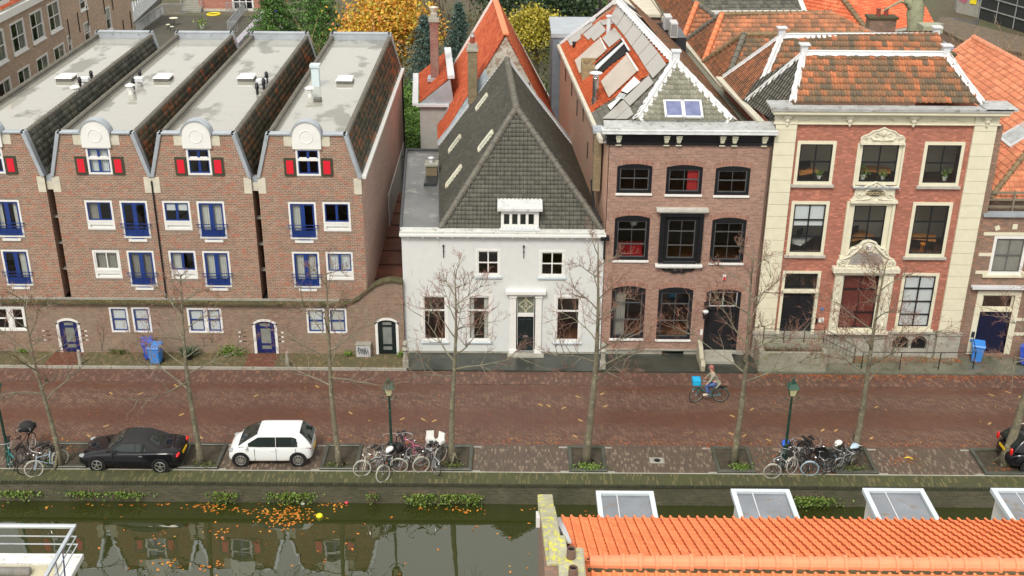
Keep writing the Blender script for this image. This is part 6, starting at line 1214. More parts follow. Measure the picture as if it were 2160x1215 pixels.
# brick chimney with two pots in front of the mossy roof
p = pz(9.4, z3(1770, 255)); t = thing('brick_chimney', 'stout old brick chimney with two dark pots between the red roofs', 'chimney', (p.x, p.y, 0)); q = at(*z3(1770, 140), p.y)
m_ = MB(); m_.box(p.x - .95, p.x + .95, p.y - .5, p.y + .5, 0, q.z); m_.build('stack', BR_OLD, t); m_ = MB(); m_.box(p.x - 1.05, p.x + 1.05, p.y - .6, p.y + .6, q.z, q.z + .14); m_.build('cap', MOSS, t)
for dx in (-.3, .3): m_ = MB(); m_.lathe((p.x + dx, p.y + dx * .3, q.z + .14), [(.17, 0), (.15, .45), (.2, .5), (.17, .55)], 10); m_.build('chimney_pot', M('terracotta_pot', (.25, .06, .04), .6), t)
p = pz(11, z4(820, 655)); t = thing('brick_chimney', 'low chimney with one terracotta pot behind the white lead ridge', 'chimney', (p.x, p.y, 0)); q = at(*z4(820, 610), p.y)
m_ = MB(); m_.box(p.x - .9, p.x + .7, p.y - .4, p.y + .4, 0, q.z); m_.build('stack', MOSS, t); m_ = MB(); m_.lathe((p.x, p.y, q.z), [(.16, 0), (.14, .4), (.2, .45), (.17, .5)], 10); m_.build('chimney_pot', M('terracotta_pot', (.25, .06, .04), .6), t)
# weathered stone wall block right of the trunk
p0, p1 = at(*z4(560, 640), 79), at(*z4(700, 640), 79); q = at(*z4(560, 372), 79); gb = thing('stone_wall', 'weathered grey stone wall behind the white lead ridges', 'wall', (p0.x + 1, 79, 0))
m_ = MB(); m_.box(p0.x - .1, p1.x, 79, 79.6, 0, q.z); m_.build('masonry', M('blotchy_grey_stone', (.4, .4, .38), .85, var=.25, stain=(.16, .16, .15), samt=.45, scale=1), gb)
m_ = MB(); m_.box(p0.x - .2, p1.x + .3, 78.6, 80.0, q.z, q.z + .45); m_.build('coping', M('mossy_stone_coping', (.33, .33, .24), .85, stain=(.15, .16, .08), samt=.4), gb)

# ------------------------------------------------------------------ large brick building at the top left
XL = -31.0; TX = FX(XL)
lb = thing('large_brick_building', 'large old brick building with rows of white windows filling the top left corner', 'building', (XL, 80, 0))
def Xp(px): d = ray(*px); return CAM + d * (XL / d.x)
def z0(x, y): return (x / 5.523, y / 5.523)
wins = []
for tl, br in (((105, 300), (325, 575)), ((330, 160), (530, 430)), ((535, 40), (720, 300)), ((-95, 560), (100, 730)), ((200, 850), (370, 945)), ((415, 690), (580, 800)), ((615, 545), (768, 665)), ((-20, 1010), (145, 1065))):
    a, b = Xp(z0(*tl)), Xp(z0(*br)); wins.append((a.y, b.y, b.z, a.z))
up_z = (sum(w_[2] for w_ in wins[:3]) / 3, sum(w_[3] for w_ in wins[:3]) / 3); lo_t = sum(w_[3] for w_ in wins[4:7]) / 3
UW = [(w_[0], w_[1], up_z[0], up_z[1]) for w_ in wins[:3]]; sp = UW[1][0] - UW[0][0]; UW.append((UW[0][0] - sp, UW[0][1] - sp, up_z[0], up_z[1])); LW = [(w_[0], w_[1], lo_t - 1.9, lo_t) for w_ in wins[4:7]]; LW.append((LW[0][0] - sp * .98, LW[0][1] - sp * .98, lo_t - 1.9, lo_t)); LW.append((LW[0][0] - sp * 1.96, LW[0][1] - sp * 1.96, lo_t - 1.9, lo_t))
fr3 = []
for tl, br in (((910, -60), (1020, 90)), ((1215, 100), (1310, 330)), ((965, 280), (1070, 480)), ((775, 425), (850, 600))):
    a, b = Xp(z0(*tl)), Xp(z0(*br)); fr3.append((a.y, b.y, b.z, a.z))
yend = Xp(z0(1520, 0)).y; corn = Xp(z0(200, 130)).z
ys = Xp(z0(745, 250)).y
wb = wallmb(TX, 55, ys, 0, corn, UW + LW, .12); o = wb.build('wall', brick('tall_building_brick', (.46, .32, .23), (.38, .26, .185), (.48, .4, .31), samt=.3, stain=(.3, .235, .175)), lb, fixn=False)
wb = wallmb(TX, ys, yend, 0, corn + 1.5, [f for f in fr3 if f[0] > ys], .12); wb.T = None; wb.quad((XL, yend, 0), (XL - 12, yend, 0), (XL - 12, yend, corn), (XL, yend, corn)); wb.build('wall', brick('light_brown_brick', (.55, .39, .28), (.46, .32, .23), (.5, .41, .32), samt=.3, stain=(.38, .29, .22)), lb, fixn=False)
for w_ in UW: window(lb, TX, *w_, WHITE, WHITE, fw=.1, cols=2, zs=((w_[2] + w_[3]) / 2,), bar=.09, sw=.05, sill=(WHITE, .04, .08, .1), name='sash_window', curtain=('sides', CURTG))
for w_ in LW: window(lb, TX, *w_, WHITE, WHITE, fw=.1, cols=2, zs=(w_[2] + .9,), bar=.08, sw=.05, name='sash_window', curtain=('right', CURTG))
for w_ in fr3: 
    if w_[0] > ys: window(lb, TX, *w_, WHITE, WHITE, fw=.08, cols=1, zs=((w_[2] + w_[3]) / 2,), sw=.05, sill=(WHITE, .03, .07, .08), name='sash_window', curtain=('top', CURT))
m_ = MB(TX); m_.box(50, ys + 1, -.1, .35, corn, corn + .45); m_.build('cornice', WHITE, lb); m_ = MB(TX); m_.box(50, ys + 1, -.3, .15, corn + .45, corn + .55); m_.build('gutter', STONE, lb)
tiles('roof_slope', lb, (XL + .1, 50, corn + .5), (XL + .1, ys, corn + .5), (XL - 3, 50, corn + 3.4), [(XL + .1, 50, corn + .5), (XL + .1, ys, corn + .5), (XL - 3, ys, corn + 3.4), (XL - 3, 50, corn + 3.4)], T_RED, .26, .33, .04, .03)
p = Xp(z0(40, 60)); m_ = MB(); m_.box(XL - 2.5, XL - .1, p.y - 1.2, p.y + 1.2, corn + .5, corn + 2.6); dmr_ = m_.build('dormer', WHITE, lb); m_ = MB(TX); m_.box(p.y - .7, p.y + .5, -.12, -.08, corn + 1.0, corn + 2.2); m_.build('pane', M('dark_glass', (.02, .022, .02), .08), dmr_)
m_ = MB(TX)
for px in ((795, 340), (910, 260), (1015, 180), (1300, 10), (1205, 50), (1520, 230), (1437, 335)): p = Xp(z0(*px)); MB(TX).tube([(p.y, .05, p.z - .7), (p.y, .05, p.z + .7)], .035, 5).build('wall_anchor', IRON, lb)
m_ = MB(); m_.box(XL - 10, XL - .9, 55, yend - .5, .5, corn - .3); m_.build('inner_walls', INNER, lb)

# ------------------------------------------------------------------ roof terrace and brick school behind
TZ = 3.0
def z5(x, y): return (260 + x / 5.06, y / 5.06)
def tp(x, y, z=TZ): return gz(*z5(x, y), z)
te = thing('roof_terrace', 'dark paved roof terrace on a low building behind the flat roofs', 'terrace', tuple(tp(800, 250)))
a, b, c, d = tp(200, 340), tp(1275, 430), tp(1500, 115), tp(430, 140)
a.x -= 4; poly = [V((-45, 92, TZ)), V((b.x, 92, TZ)), V((c.x + .4, c.y, TZ)), V((c.x, 119, TZ)), V((-45, 119, TZ))]
m_ = MB(); m_.prism([p - V((0, 0, .3)) for p in poly], (0, 0, .3)); m_.build('paving', brick('terrace_slab', (.1, .085, .07), (.075, .07, .055), (.05, .05, .04), bw=.5, rh=.5, ms=.02, samt=.45, stain=(.05, .055, .03)), te)
m_ = MB(); m_.bar((b.x, 92, TZ + .1), (c.x + .4, c.y, TZ + .1), .6, .35); m_.build('parapet', M('lilac_grey_coping', (.36, .34, .38), .7), te); m_ = MB(); m_.quad((b.x + .2, 92, 0), (c.x + .6, c.y, 0), (c.x + .6, c.y, TZ - .1), (b.x + .2, 92, TZ - .1)); m_.build('wall', BR_SIDE, te, fixn=False)
def fence(lb_, pts):
    t = thing('bar_railing', lb_, 'railing', tuple(pts[0]), 'grey bar railings on the roof terrace'); m = MB(); g = MB()
    for p, q in zip(pts, pts[1:]):
        L = (q - p).length; k = max(2, int(L / .14))
        for i in range(k + 1): r_ = p + (q - p) * i / k; m.box(r_.x - .015, r_.x + .015, r_.y - .015, r_.y + .015, r_.z + .1, r_.z + 1.0)
        g.bar(p + V((0, 0, 1.0)), q + V((0, 0, 1.0)), .06, .06); g.bar(p + V((0, 0, .1)), q + V((0, 0, .1)), .04, .04)
        for i in range(int(L / 2) + 1): r_ = p + (q - p) * min(1, i * 2 / L); g.box(r_.x - .04, r_.x + .04, r_.y - .04, r_.y + .04, r_.z, r_.z + 1.0)
    m.build('bars', M('galvanised', (.36, .38, .39), .5, .3), t); g.build('rails', M('galvanised', (.36, .38, .39), .5, .3), t)
fence('grey railing along the left side of the terrace beside the sloping glass roof', [tp(150, 360), tp(425, 155)]); fence('grey railing at the back of the terrace left of the stairs', [tp(430, 148), tp(670, 148)]); fence('grey railing on the right side of the terrace before the brick school', [tp(1105, 135), tp(1300, 128), tp(1120, 345), tp(1225, 345)])
sc_ = thing('brick_school', 'salmon brick building with pale bands and a large white window at the top edge', 'building', tuple(tp(1100, 120, 0)))
p0, p1 = tp(800, 132), tp(1490, 108); Y_ = (p0.y + p1.y) / 2
wb = wallmb(FY(Y_), p0.x, p1.x, TZ, TZ + 6, [], .1); wb.T = None; wb.quad((p1.x, Y_, 0), (p1.x + .5, Y_ + 12, 0), (p1.x + .5, Y_ + 12, 9), (p1.x, Y_, 9)); wb.build('wall', brick('salmon_brick', (.5, .17, .12), (.42, .14, .1), (.4, .3, .25), samt=.1), sc_, fixn=False)
m_ = MB(FY(Y_)); m_.box(p0.x, p1.x + .1, 0, .05, TZ + 1.25, TZ + 1.7); m_.box(p0.x, p1.x + .1, 0, .06, TZ, TZ + .25); m_.build('pale_band', CREAMST, sc_)
q0, q1 = at(*z5(1170, 105), Y_), at(*z5(1400, 105), Y_); window(sc_, FY(Y_ - .06), q0.x, q1.x, TZ + .1, TZ + 3.4, WHITE, WHITE, fw=.14, cols=3, zs=(TZ + 1.0,), bar=.12, sw=.06, name='window'); m_ = MB(FY(Y_ - .005)); m_.quad((q0.x, 0, TZ + .1), (q1.x, 0, TZ + .1), (q1.x, 0, TZ + 3.4), (q0.x, 0, TZ + 3.4)); m_.build('window_backing', BLACKP, sc_, fixn=False)
stp = thing('outdoor_steps', 'grey concrete steps with handrails at the back of the roof terrace', 'stairs', tuple(tp(720, 135))); m_ = MB(); p = tp(725, 135)
for i in range(7): m_.box(p.x - 1.0, p.x + 1.0, p.y + i * .32, p.y + 4, TZ + i * .18, TZ + i * .18 + .175)
m_.build('treads', CONC, stp); m_ = MB(); [m_.tube([(p.x + s * 1.05, p.y, TZ + .9), (p.x + s * 1.05, p.y + 2.3, TZ + 2.2)], .03, 5) for s in (-1, 1)]; [m_.tube([(p.x + s * 1.05, p.y + k * .7, TZ), (p.x + s * 1.05, p.y + k * .7, TZ + .9 + k * .4)], .02, 4) for s in (-1, 1) for k in range(4)]; m_.build('handrails', M('galvanised', (.36, .38, .39), .5, .3), stp)
# glass roof left of the terrace
gr = thing('lean_to_glass_roof', 'sloping grey ribbed roof between the large brick building and the terrace', 'roof', tuple(tp(230, 120, 4))); m_ = MB(); Q = [gz(*z5(*c), z_) for c, z_ in (((75, 30), 5.6), ((100, 250), 4.4), ((400, 20), 4.4), ((430, -60), 5.6))]; m_.prism(Q, (0, 0, -.15)); m_.build('sheet', M('wet_grey_sheet', (.2, .21, .21), .3, var=.2), gr)
m_ = MB()
for i in range(15): t = i / 14; m_.bar(Q[0].lerp(Q[3], t) + V((0, 0, .05)), Q[1].lerp(Q[2], t) + V((0, 0, .05)), .05, .06)
m_.build('ribs', ZINCL, gr)
p = tp(545, 270); t = thing('bistro_table', 'small round cream table on the roof terrace', 'table', (p.x, p.y, TZ)); m_ = MB(); m_.cyl((p.x, p.y), .42, TZ + .7, TZ + .73, 20); m_.build('table_top', IVORY, t); m_ = MB(); [m_.tube([(p.x + .3 * math.cos(a), p.y + .3 * math.sin(a), TZ), (p.x - .2 * math.cos(a), p.y - .2 * math.sin(a), TZ + .7)], .015, 5) for a in (0, 1.6, 3.1, 4.7)]; m_.build('legs', IRON, t)
def bistro(x, y, rz, lb_):
    t = thing('bistro_chair', lb_, 'chair', (0, 0, 0), 'folding chairs at the terrace table'); m = MB(); m.cyl((0, 0), .22, .44, .47, 14); m.build('seat', IVORY, t); m = MB()
    for s in (-1, 1): m.tube([(s * .18, .2, 0), (s * .18, -.18, .5), (s * .18, -.24, .9)], .014, 5); m.tube([(s * .18, -.2, 0), (s * .18, .16, .46)], .014, 5)
    for z in (.7, .8, .9): m.tube([(-.18, -.23, z), (.18, -.23, z)], .02, 5)
    m.build('frame', IRON, t); t.location = (x, y, TZ); t.rotation_euler = (0, 0, rz); return t
q = tp(485, 312); bistro(q.x, q.y, 1.8, 'folding chair left of the small round terrace table'); q = tp(525, 335); bistro(q.x, q.y, .3, 'folding chair in front of the small round terrace table')
p = tp(965, 158); o = MB().ring((0, 0, .06), (1, 0, 0), (0, 1, 0), .62, .1, 24, 8).build('swimming_ring', M('yellow_rubber', (.75, .62, .03), .4, var=.05), smooth=True); o.location = (p.x, p.y, TZ); tag(o, 'yellow ring lying on the dark roof terrace', 'ring')
p = tp(845, 305); potplant(p.x, p.y, TZ, 2.4, 'grey green shrub in a pot in the middle of the roof terrace')
p = gz(*z5(1580, 200), 1.5); o = MB(); o.box(p.x - 1, p.x + 1, p.y, p.y + 1.4, 0, 2.2); t = thing('garden_shed', 'low shed with a blue covered top beside the green conifers', 'shed', (p.x, p.y, 0)); o.build('walls', WHITE, t); m_ = MB(); m_.box(p.x - .8, p.x + .8, p.y + .1, p.y + 1.2, 2.2, 2.26); m_.build('blue_cover', M('blue_tarp', (.03, .12, .5), .4, var=.3, scale=4), t)

# ------------------------------------------------------------------ far right: deck, dark modern building
fd = thing('modern_building', 'dark modern building with glass front, steel bands and graffiti at the top right', 'building', (52, 128, 0))
q0, q1 = gz(*z4(1240, 215), 0), gz(*z4(1767, 380), 0); dq = (q1 - q0).normalized(); q1 = q1 + dq * 15; nq = V((-dq.y, dq.x, 0)); 
m_ = MB(); m_.prism([q0, q1, q1 + nq * 14, q0 + nq * 14], (0, 0, 9)); m_.build('walls', M('dark_facade', (.03, .034, .036), .3, var=.3), fd)
m_ = MB(); L = (q1 - q0).length
for z in (1.3, 2.6, 4.2, 5.6, 7.0): m_.bar(q0 - nq * .1 + V((0, 0, z)), q1 - nq * .1 + V((0, 0, z)), .12, .1)
for i in range(int(L / 3)): r_ = q0 + dq * i * 3 - nq * .1; m_.bar(r_, r_ + V((0, 0, 9)), .1, .08, up=(0, 1, 0))
m_.build('steel_bands', M('weathered_steel', (.28, .29, .28), .5), fd)
g0 = gz(*z4(970, 145), 0); g1 = gz(*z4(1225, 205), 0); m_ = MB(); m_.prism([g0, g1, g1 + V((.5, 2, 0)), g0 + V((.5, 2, 0))], (0, 0, 5)); m_.build('panel_wall', CONC, fd)
gm = (g1 - g0).normalized(); gn = V((gm.y, -gm.x, 0))
m_ = MB(); r3 = random.Random(4)
def scrib(m, u0, z0_, w_, h_, k, r):
    pts = [g0 + gm * (u0 + w_ * (i / k)) + gn * .06 + V((0, 0, z0_ + h_ * (.5 + .5 * math.sin(i * 2.1 + r3.uniform(-.4, .4))))) for i in range(k + 1)]; m.tube(pts, r, 5)
scrib(m_, .2, 1.2, 1.2, 1.8, 12, .05); m_.build('pink_graffiti', M('pink_spray', (.6, .05, .2), .6), fd); m_ = MB(); scrib(m_, 2.0, 1.8, 1.6, .9, 14, .035); m_.build('violet_graffiti', M('violet_spray', (.15, .12, .45), .6), fd)
m_ = MB(); u = (g1 - g0).length * .58; m_.prism([g0 + gm * u + gn * .05 + V((0, 0, 1.4)), g0 + gm * (u + .9) + gn * .05 + V((0, 0, 1.4)), g0 + gm * (u + .9) + gn * .05 + V((0, 0, 2.4)), g0 + gm * u + gn * .05 + V((0, 0, 2.4))], gn * .04); m_.build('yellow_notice', M('yellow_notice_paint', (.8, .65, .02), .5), fd)
dk = thing('raised_deck', 'dark wet timber landing before the modern building', 'deck', (45, 118, 0)); s0, s1, s2, s3 = [gz(*z4(*c), 1.2) for c in ((800, 200), (900, 300), (1240, 290), (1240, 220))]; m_ = MB(); m_.prism([s0, s1, s2, s3], (0, 0, -1.2)); m_.build('boards', M('dark_wet_boards', (.05, .045, .04), .35, var=.4), dk)
lw = thing('garden_wall', 'long low dark brick building with flat mossy roof running to the right', 'building', (44, 112, 0)); s = [gz(*z4(*c), 2.6) for c in ((730, 300), (1110, 500), (1767, 620), (1767, 430), (1240, 300), (800, 190))]; m_ = MB(); m_.prism([s[0], s[1], s[2], s[3], s[4], s[5]], (0, 0, -.25)); m_.build('flat_roof', M('leafy_flat_roof', (.13, .095, .06), .8, var=.35, stain=(.1, .11, .05), samt=.4), lw); m_ = MB(); m_.prism([V((p.x, p.y, 0)) for p in s], (0, 0, 2.3)); m_.build('walls', BR_OLD, lw)
bt = thing('striped_canopy', 'blue and white striped canopy roof beside the stone wall', 'canopy', (38, 104, 2)); s = [gz(*z4(*c), z_) for c, z_ in (((700, 590), 2.2), ((1000, 585), 2.2), ((790, 450), 3.0), ((700, 450), 3.0))]; m_ = MB(); m_.prism(s, (0, 0, -.08)); m_.build('cloth', M('navy_canopy', (.03, .045, .2), .5), bt); m_ = MB()
for i in range(9): m_.bar(s[0].lerp(s[3], i / 8) + V((0, 0, .02)), s[1].lerp(s[2], i / 8) + V((0, 0, .02)), .08, .03)
m_.build('white_stripes', WHITE, bt)

# ------------------------------------------------------------------ trees and shrubs behind
def crown_pts(r2, c, r, n_, clumps, flat=.9):
    """leaf positions gathered in clumps over an uneven ellipsoid"""
    cs = []; 
    for _ in range(clumps):
        d = r2.normal(size=3); d /= np.linalg.norm(d); d[2] = abs(d[2]) * .9 - .25 if r2.random() < .75 else d[2]; cs.append(np.array(c) + d * np.array(r) * r2.uniform(.55, 1.02))
    P = []
    for q in cs: k = int(n_ / clumps); s_ = r2.uniform(.14, .26) * min(r); P.append(q + r2.normal(0, s_, (k, 3)) * np.array([1.2, 1.2, .75]))
    return np.concatenate(P)
def broadleaf(name, label, x, y, h_, r, stops, n_, seed, lsize=.13, clumps=60, mat=None, rz=None):
    r2 = np.random.default_rng(seed); t = thing(name, label, 'tree', (x, y, 0), 'trees behind the houses'); m = MB(); cz = h_ - (rz or r) * .9
    m.tube([(x, y, 0), (x + .1, y, cz * .6), (x + .05, y, cz)], [.28, .2, .12], 8); m.build('trunk', BARK, t); m = MB()
    for i in range(16): a = r2.uniform(0, 6.28); e = r2.uniform(.2, 1.2); q = V((x, y, cz * r2.uniform(.6, 1))); w_ = q + V((math.cos(a) * math.cos(e), math.sin(a) * math.cos(e), math.sin(e))) * r * .9; m.tube([q, q.lerp(w_, .5) + V((0, 0, .15)), w_], [.09, .05, .02], 5)
    m.build('branches', BARK, t); leaves('crown', crown_pts(r2, (x, y, cz), (r, r, rz or r), n_, clumps), lsize, mat or leafm(name + '_leaf', stops), t, seed)
def conifer(name, label, x, y, h_, r, stops, n_, seed, lsize=.12):
    r2 = np.random.default_rng(seed); t = thing(name, label, 'tree', (x, y, 0), 'trees behind the houses'); m = MB(); m.tube([(x, y, 0), (x, y, h_)], [.25, .03], 7); m.build('trunk', BARK, t); P = []
    nb = 110
    for i in range(nb):
        f = (i / nb) ** .85; z = h_ * (.08 + .9 * f); R_ = r * (1 - f) ** .8 * r2.uniform(.75, 1.12) + .1; a = i * 2.4 + r2.uniform(-.3, .3); k = int(n_ / nb * (1.6 - f)); s_ = np.sqrt(r2.uniform(.05, 1, k))
        P.append(np.stack([x + np.cos(a) * s_ * R_ + r2.normal(0, .12 + .1 * R_ * s_, k), y + np.sin(a) * s_ * R_ + r2.normal(0, .12 + .1 * R_ * s_, k), z + .25 * R_ * s_ - .32 * R_ * s_ ** 2 + r2.normal(0, .1, k)], 1))
    leaves('crown', np.concatenate(P), lsize, leafm(name + '_leaf', stops), t, seed, squash=.6)
GRN = [(0, (.025, .075, .015)), (.5, (.07, .17, .03)), (1, (.14, .27, .05))]
DGN = [(0, (.012, .03, .014)), (.5, (.025, .055, .022)), (1, (.05, .09, .03))]
BLU = [(0, (.03, .065, .055)), (.5, (.06, .11, .09)), (1, (.1, .16, .13))]
AUT = [(0, (.5, .2, .02)), (.35, (.65, .33, .03)), (.65, (.6, .45, .05)), (.85, (.25, .28, .04)), (1, (.6, .14, .03))]
YEL = [(0, (.3, .28, .03)), (.5, (.5, .4, .04)), (1, (.2, .2, .03))]
conifer('conifer_tree', 'broad fresh green conifer behind the second and third flat roofs', -20.5, 100, 10.5, 3.6, GRN, 17000, 11, .12)
conifer('conifer_tree', 'dark green conifer between the fresh green one and the orange autumn tree', -16.3, 99, 11.2, 3.2, DGN, 13000, 12, .12); conifer('conifer_tree', 'dark conifer partly behind the fresh green one at the top edge', -18.3, 104, 12.5, 3.2, GRN, 10000, 13, .12)
broadleaf('autumn_tree', 'large orange and yellow autumn tree behind the end house', -10.4, 98, 9.6, 3.7, AUT, 13000, 14, .15, 85)
conifer('blue_spruce', 'blue green spruce behind the tall red brick chimney', -6.9, 90, 9.2, 2.3, BLU, 9000, 15, .12); conifer('blue_spruce', 'blue green spruce nearer the red tiled slope', -4.4, 93, 9.6, 2.2, BLU, 8000, 16, .12)
broadleaf('yellow_tree', 'yellow leaved tree right of the red roof ridge', 1.7, 93, 9.4, 2.0, YEL, 7000, 17, .12, 50, rz=2.4); broadleaf('dark_tree', 'dark green tree behind the yellow leaved one', 4.2, 97, 11, 3.0, DGN, 9000, 18, .14, 60); broadleaf('dark_tree', 'dark green tree left of the yellow leaved one at the top edge', -.8, 104, 10, 2.6, DGN, 6000, 19, .14, 50)
broadleaf('garden_bush', 'light green bush at the foot of the dark tree beside the solar roof house', 3.2, 82, 3.2, 1.6, [(0, (.06, .14, .02)), (1, (.16, .28, .05))], 3500, 20, .1, 30); broadleaf('garden_bush', 'olive bush seen in the gap below the yellow leaved tree', 2.2, 90, 3.6, 2.0, [(0, (.07, .09, .02)), (1, (.2, .2, .05))], 3500, 21, .11, 30)
broadleaf('garden_bush', 'dense olive hedge in the gap right of the end house', -7.6, 80, 5.0, 1.9, [(0, (.03, .045, .012)), (.6, (.08, .085, .025)), (1, (.14, .12, .04))], 7000, 22, .09, 50, rz=3); broadleaf('garden_bush', 'brownish hedge further back behind the passage', -8.4, 86, 5.2, 2.2, [(0, (.04, .045, .015)), (.6, (.11, .09, .035)), (1, (.17, .12, .05))], 6000, 23, .1, 50, rz=3); broadleaf('garden_bush', 'green bush beside the grey rendered wing', -7.3, 74.5, 4.0, 1.1, [(0, (.04, .07, .015)), (1, (.12, .17, .04))], 3500, 24, .08, 30, rz=2.2)
broadleaf('garden_bush', 'russet bush at the top edge right of the yellow leaved tree', 9, 128, 6, 3.2, [(0, (.2, .07, .02)), (1, (.35, .16, .05))], 4000, 25, .16, 40); broadleaf('garden_bush', 'green shrub at the top edge above the solar roof', 5.8, 118, 5.5, 3, GRN, 4000, 26, .15, 40)
broadleaf('garden_bush', 'yellow brown shrub before the modern building', 52, 108, 4.6, 2.6, [(0, (.2, .12, .04)), (1, (.4, .28, .08))], 1800, 27, .13, 40); conifer('conifer_tree', 'dark pine at the right edge before the modern building', 56, 114, 8, 2.6, DGN, 5000, 28, .15)
# bare shrubs and far hedge mass
def bare(name, label, x, y, z, h_, n0, seed, mat, spread=.55, grp=None, thick=.05):
    r2 = random.Random(seed); t = thing(name, label, 'shrub', (x, y, z), grp); m = MB()
    for i in range(n0):
        a = r2.uniform(0, 6.28); q = V((x, y, z)); d = V((math.cos(a) * spread, math.sin(a) * spread, 1)).normalized(); L = h_ * r2.uniform(.6, 1); pts = [q]
        for k in range(5): q = q + d * L / 5; d = (d + V((r2.uniform(-.2, .2), r2.uniform(-.2, .2), .08))).normalized(); pts.append(q)
        m.tube(pts, [thick * (1 - .16 * k) for k in range(6)], 4)
        for k in range(2, 6):
            for _ in range(3): e = (d + V((r2.uniform(-.8, .8), r2.uniform(-.8, .8), r2.uniform(-.1, .5)))).normalized(); m.tube([pts[k], pts[k] + e * L * .14, pts[k] + e * L * .24 + V((0, 0, .08))], [thick * .4, thick * .3, thick * .15], 3)
    m.build('branches', mat, t)
PALEB = M('pale_bare_branch', (.33, .22, .13), .8, var=.2)
bare('bare_shrub', 'bare brown branched shrub behind the gap between the last two flat roofs', -12.6, 84, 0, 9.0, 14, 31, PALEB, .42, 'bare shrubs'); bare('bare_shrub', 'bare pale birch before the low building at the far right', 45.5, 104, 0, 6.5, 8, 32, PALEB, .4, 'bare shrubs'); bare('bare_shrub', 'bare shrub left of the pale birch at the far right', 41.5, 104, 0, 6, 8, 33, PALEB, .5, 'bare shrubs')
bare('bare_shrub', 'dark bare hedge at the top edge left of the red roof ridge', -5.5, 112, 0, 9, 22, 34, M('dark_bare_branch', (.1, .06, .04), .8), .7, 'bare shrubs', .06); bare('bare_shrub', 'bare brown shrub on the gallery left of the modern building', 38.5, 122, 0, 6, 10, 35, PALEB, .7, 'bare shrubs')
rg = np.random.default_rng(8); N = 26000; P = np.stack([rg.uniform(-14, 8, N), rg.uniform(74, 135, N), rg.gamma(1.5, .16, N)], 1); k = (np.sin(P[:, 0] * .9) + np.sin(P[:, 1] * .5) + rg.normal(0, .7, N)) > -.2
o = leaves('garden_undergrowth', P[k], .13, leafm('undergrowth', [(0, (.03, .045, .012)), (.5, (.08, .09, .025)), (.8, (.16, .11, .04)), (1, (.06, .11, .02))]), seed=8, normal_up=.4); tag(o, 'low mixed undergrowth covering the back gardens', 'undergrowth', kind='stuff')
p = gz(845, 80); m_ = MB(); m_.box(p.x - 5, p.x + 4, p.y - 7, p.y + 3, -.02, .02); tag(m_.build('garden_path', M('beige_path', (.3, .22, .16), .8)), kind='structure')
# big plane trunk at the top right
t = thing('plane_tree', 'thick greenish trunk of a big tree standing among the roofs at the top right', 'tree', (27.2, 82.5, 0)); b0 = at(*z4(490, 440), 82.5); b1 = at(*z4(500, 150), 82.5); b2 = at(*z4(540, 0), 82.5); m_ = MB(); m_.tube([(b0.x, 82.5, 0), tuple(b0), tuple(b0.lerp(b1, .5)), tuple(b1), tuple(b2), (b2.x + .5, 82.5, b2.z + 3)], [.85, .62, .52, .6, .45, .3], 12); m_.tube([tuple(b1), tuple(at(*z4(420, 30), 82.5)), tuple(at(*z4(390, -60), 82.5))], [.35, .3, .2], 8)
m_.tube([tuple(at(*z4(455, 60), 82.5)), tuple(at(*z4(330, 15), 82)), tuple(at(*z4(200, 85), 81.5)), tuple(at(*z4(100, 140), 81))], [.12, .09, .06, .03], 6); m_.build('trunk', M('green_bark', (.3, .31, .2), .85, var=.2, stain=(.14, .15, .07), samt=.42, scale=2, bump=.4), t, smooth=True)
bare_t = MB(); r2 = random.Random(5); q = at(*z4(540, -20), 82.5)
for i in range(12): a = r2.uniform(0, 6.28); e = V((math.cos(a), math.sin(a) * .5, r2.uniform(.1, .8))).normalized(); bare_t.tube([q, q + e * 2, q + e * 4 + V((0, 0, .4))], [.1, .06, .02], 4)
bare_t.build('crown', BARK, t)
# ------------------------------------------------------------------ orange tiled building in the foreground
nb = thing('orange_roof_building', 'near building with bright orange pantile roof, ridge tiles and zinc roofed dormers', 'building', (10, 24, 0))
RY, RZ_, EY, EZ_ = 20.8, 11.15, 24.85, 9.4
xl = at(1183, 1093, EY).x; rv0 = V((xl, EY, EZ_)); xr_ = 17.5
tiles('roof_slope', nb, (xl, EY, EZ_), (xr_, EY, EZ_), (xl, RY, RZ_), [(xl, EY, EZ_), (xr_, EY, EZ_), (xr_, RY, RZ_), (xl + .12, RY, RZ_)], T_ORANGE, .232, .36, .062, .045)
tiles('roof_slope', nb, (xl, 16.5, RZ_ - 1.9), (xr_, 16.5, RZ_ - 1.9), (xl, RY, RZ_), [(xl, 16.5, RZ_ - 1.9), (xr_, 16.5, RZ_ - 1.9), (xr_, RY, RZ_), (xl, RY, RZ_)], T_ORANGE, .232, .36, .05, .02)
x = xl + .45; m_ = MB(); i = 0
while x < xr_:
    r_ = .155 + .01 * (i % 3); m_.tube([(x, RY - .03, RZ_ + .03), (x + .3, RY - .03, RZ_ + .03), (x + .31, RY - .03, RZ_ + .03), (x + .385, RY - .03, RZ_ + .03)], [r_ * .95, r_, r_ + .03, r_ + .028], 12); x += .375; i += 1
m_.build('ridge_tiles', M('new_ridge_tile', (.74, .25, .12), .6, var=.1, stain=(.45, .22, .13), samt=.28, scale=3), nb)
m_ = MB(); m_.box(xl + .4, xr_, RY - .22, RY - .16, RZ_ - .14, RZ_ - .02); m_.box(xl + .4, xr_, RY + .12, RY + .15, RZ_ - .1, RZ_ - .0); m_.build('ridge_mortar', MOSS, nb)
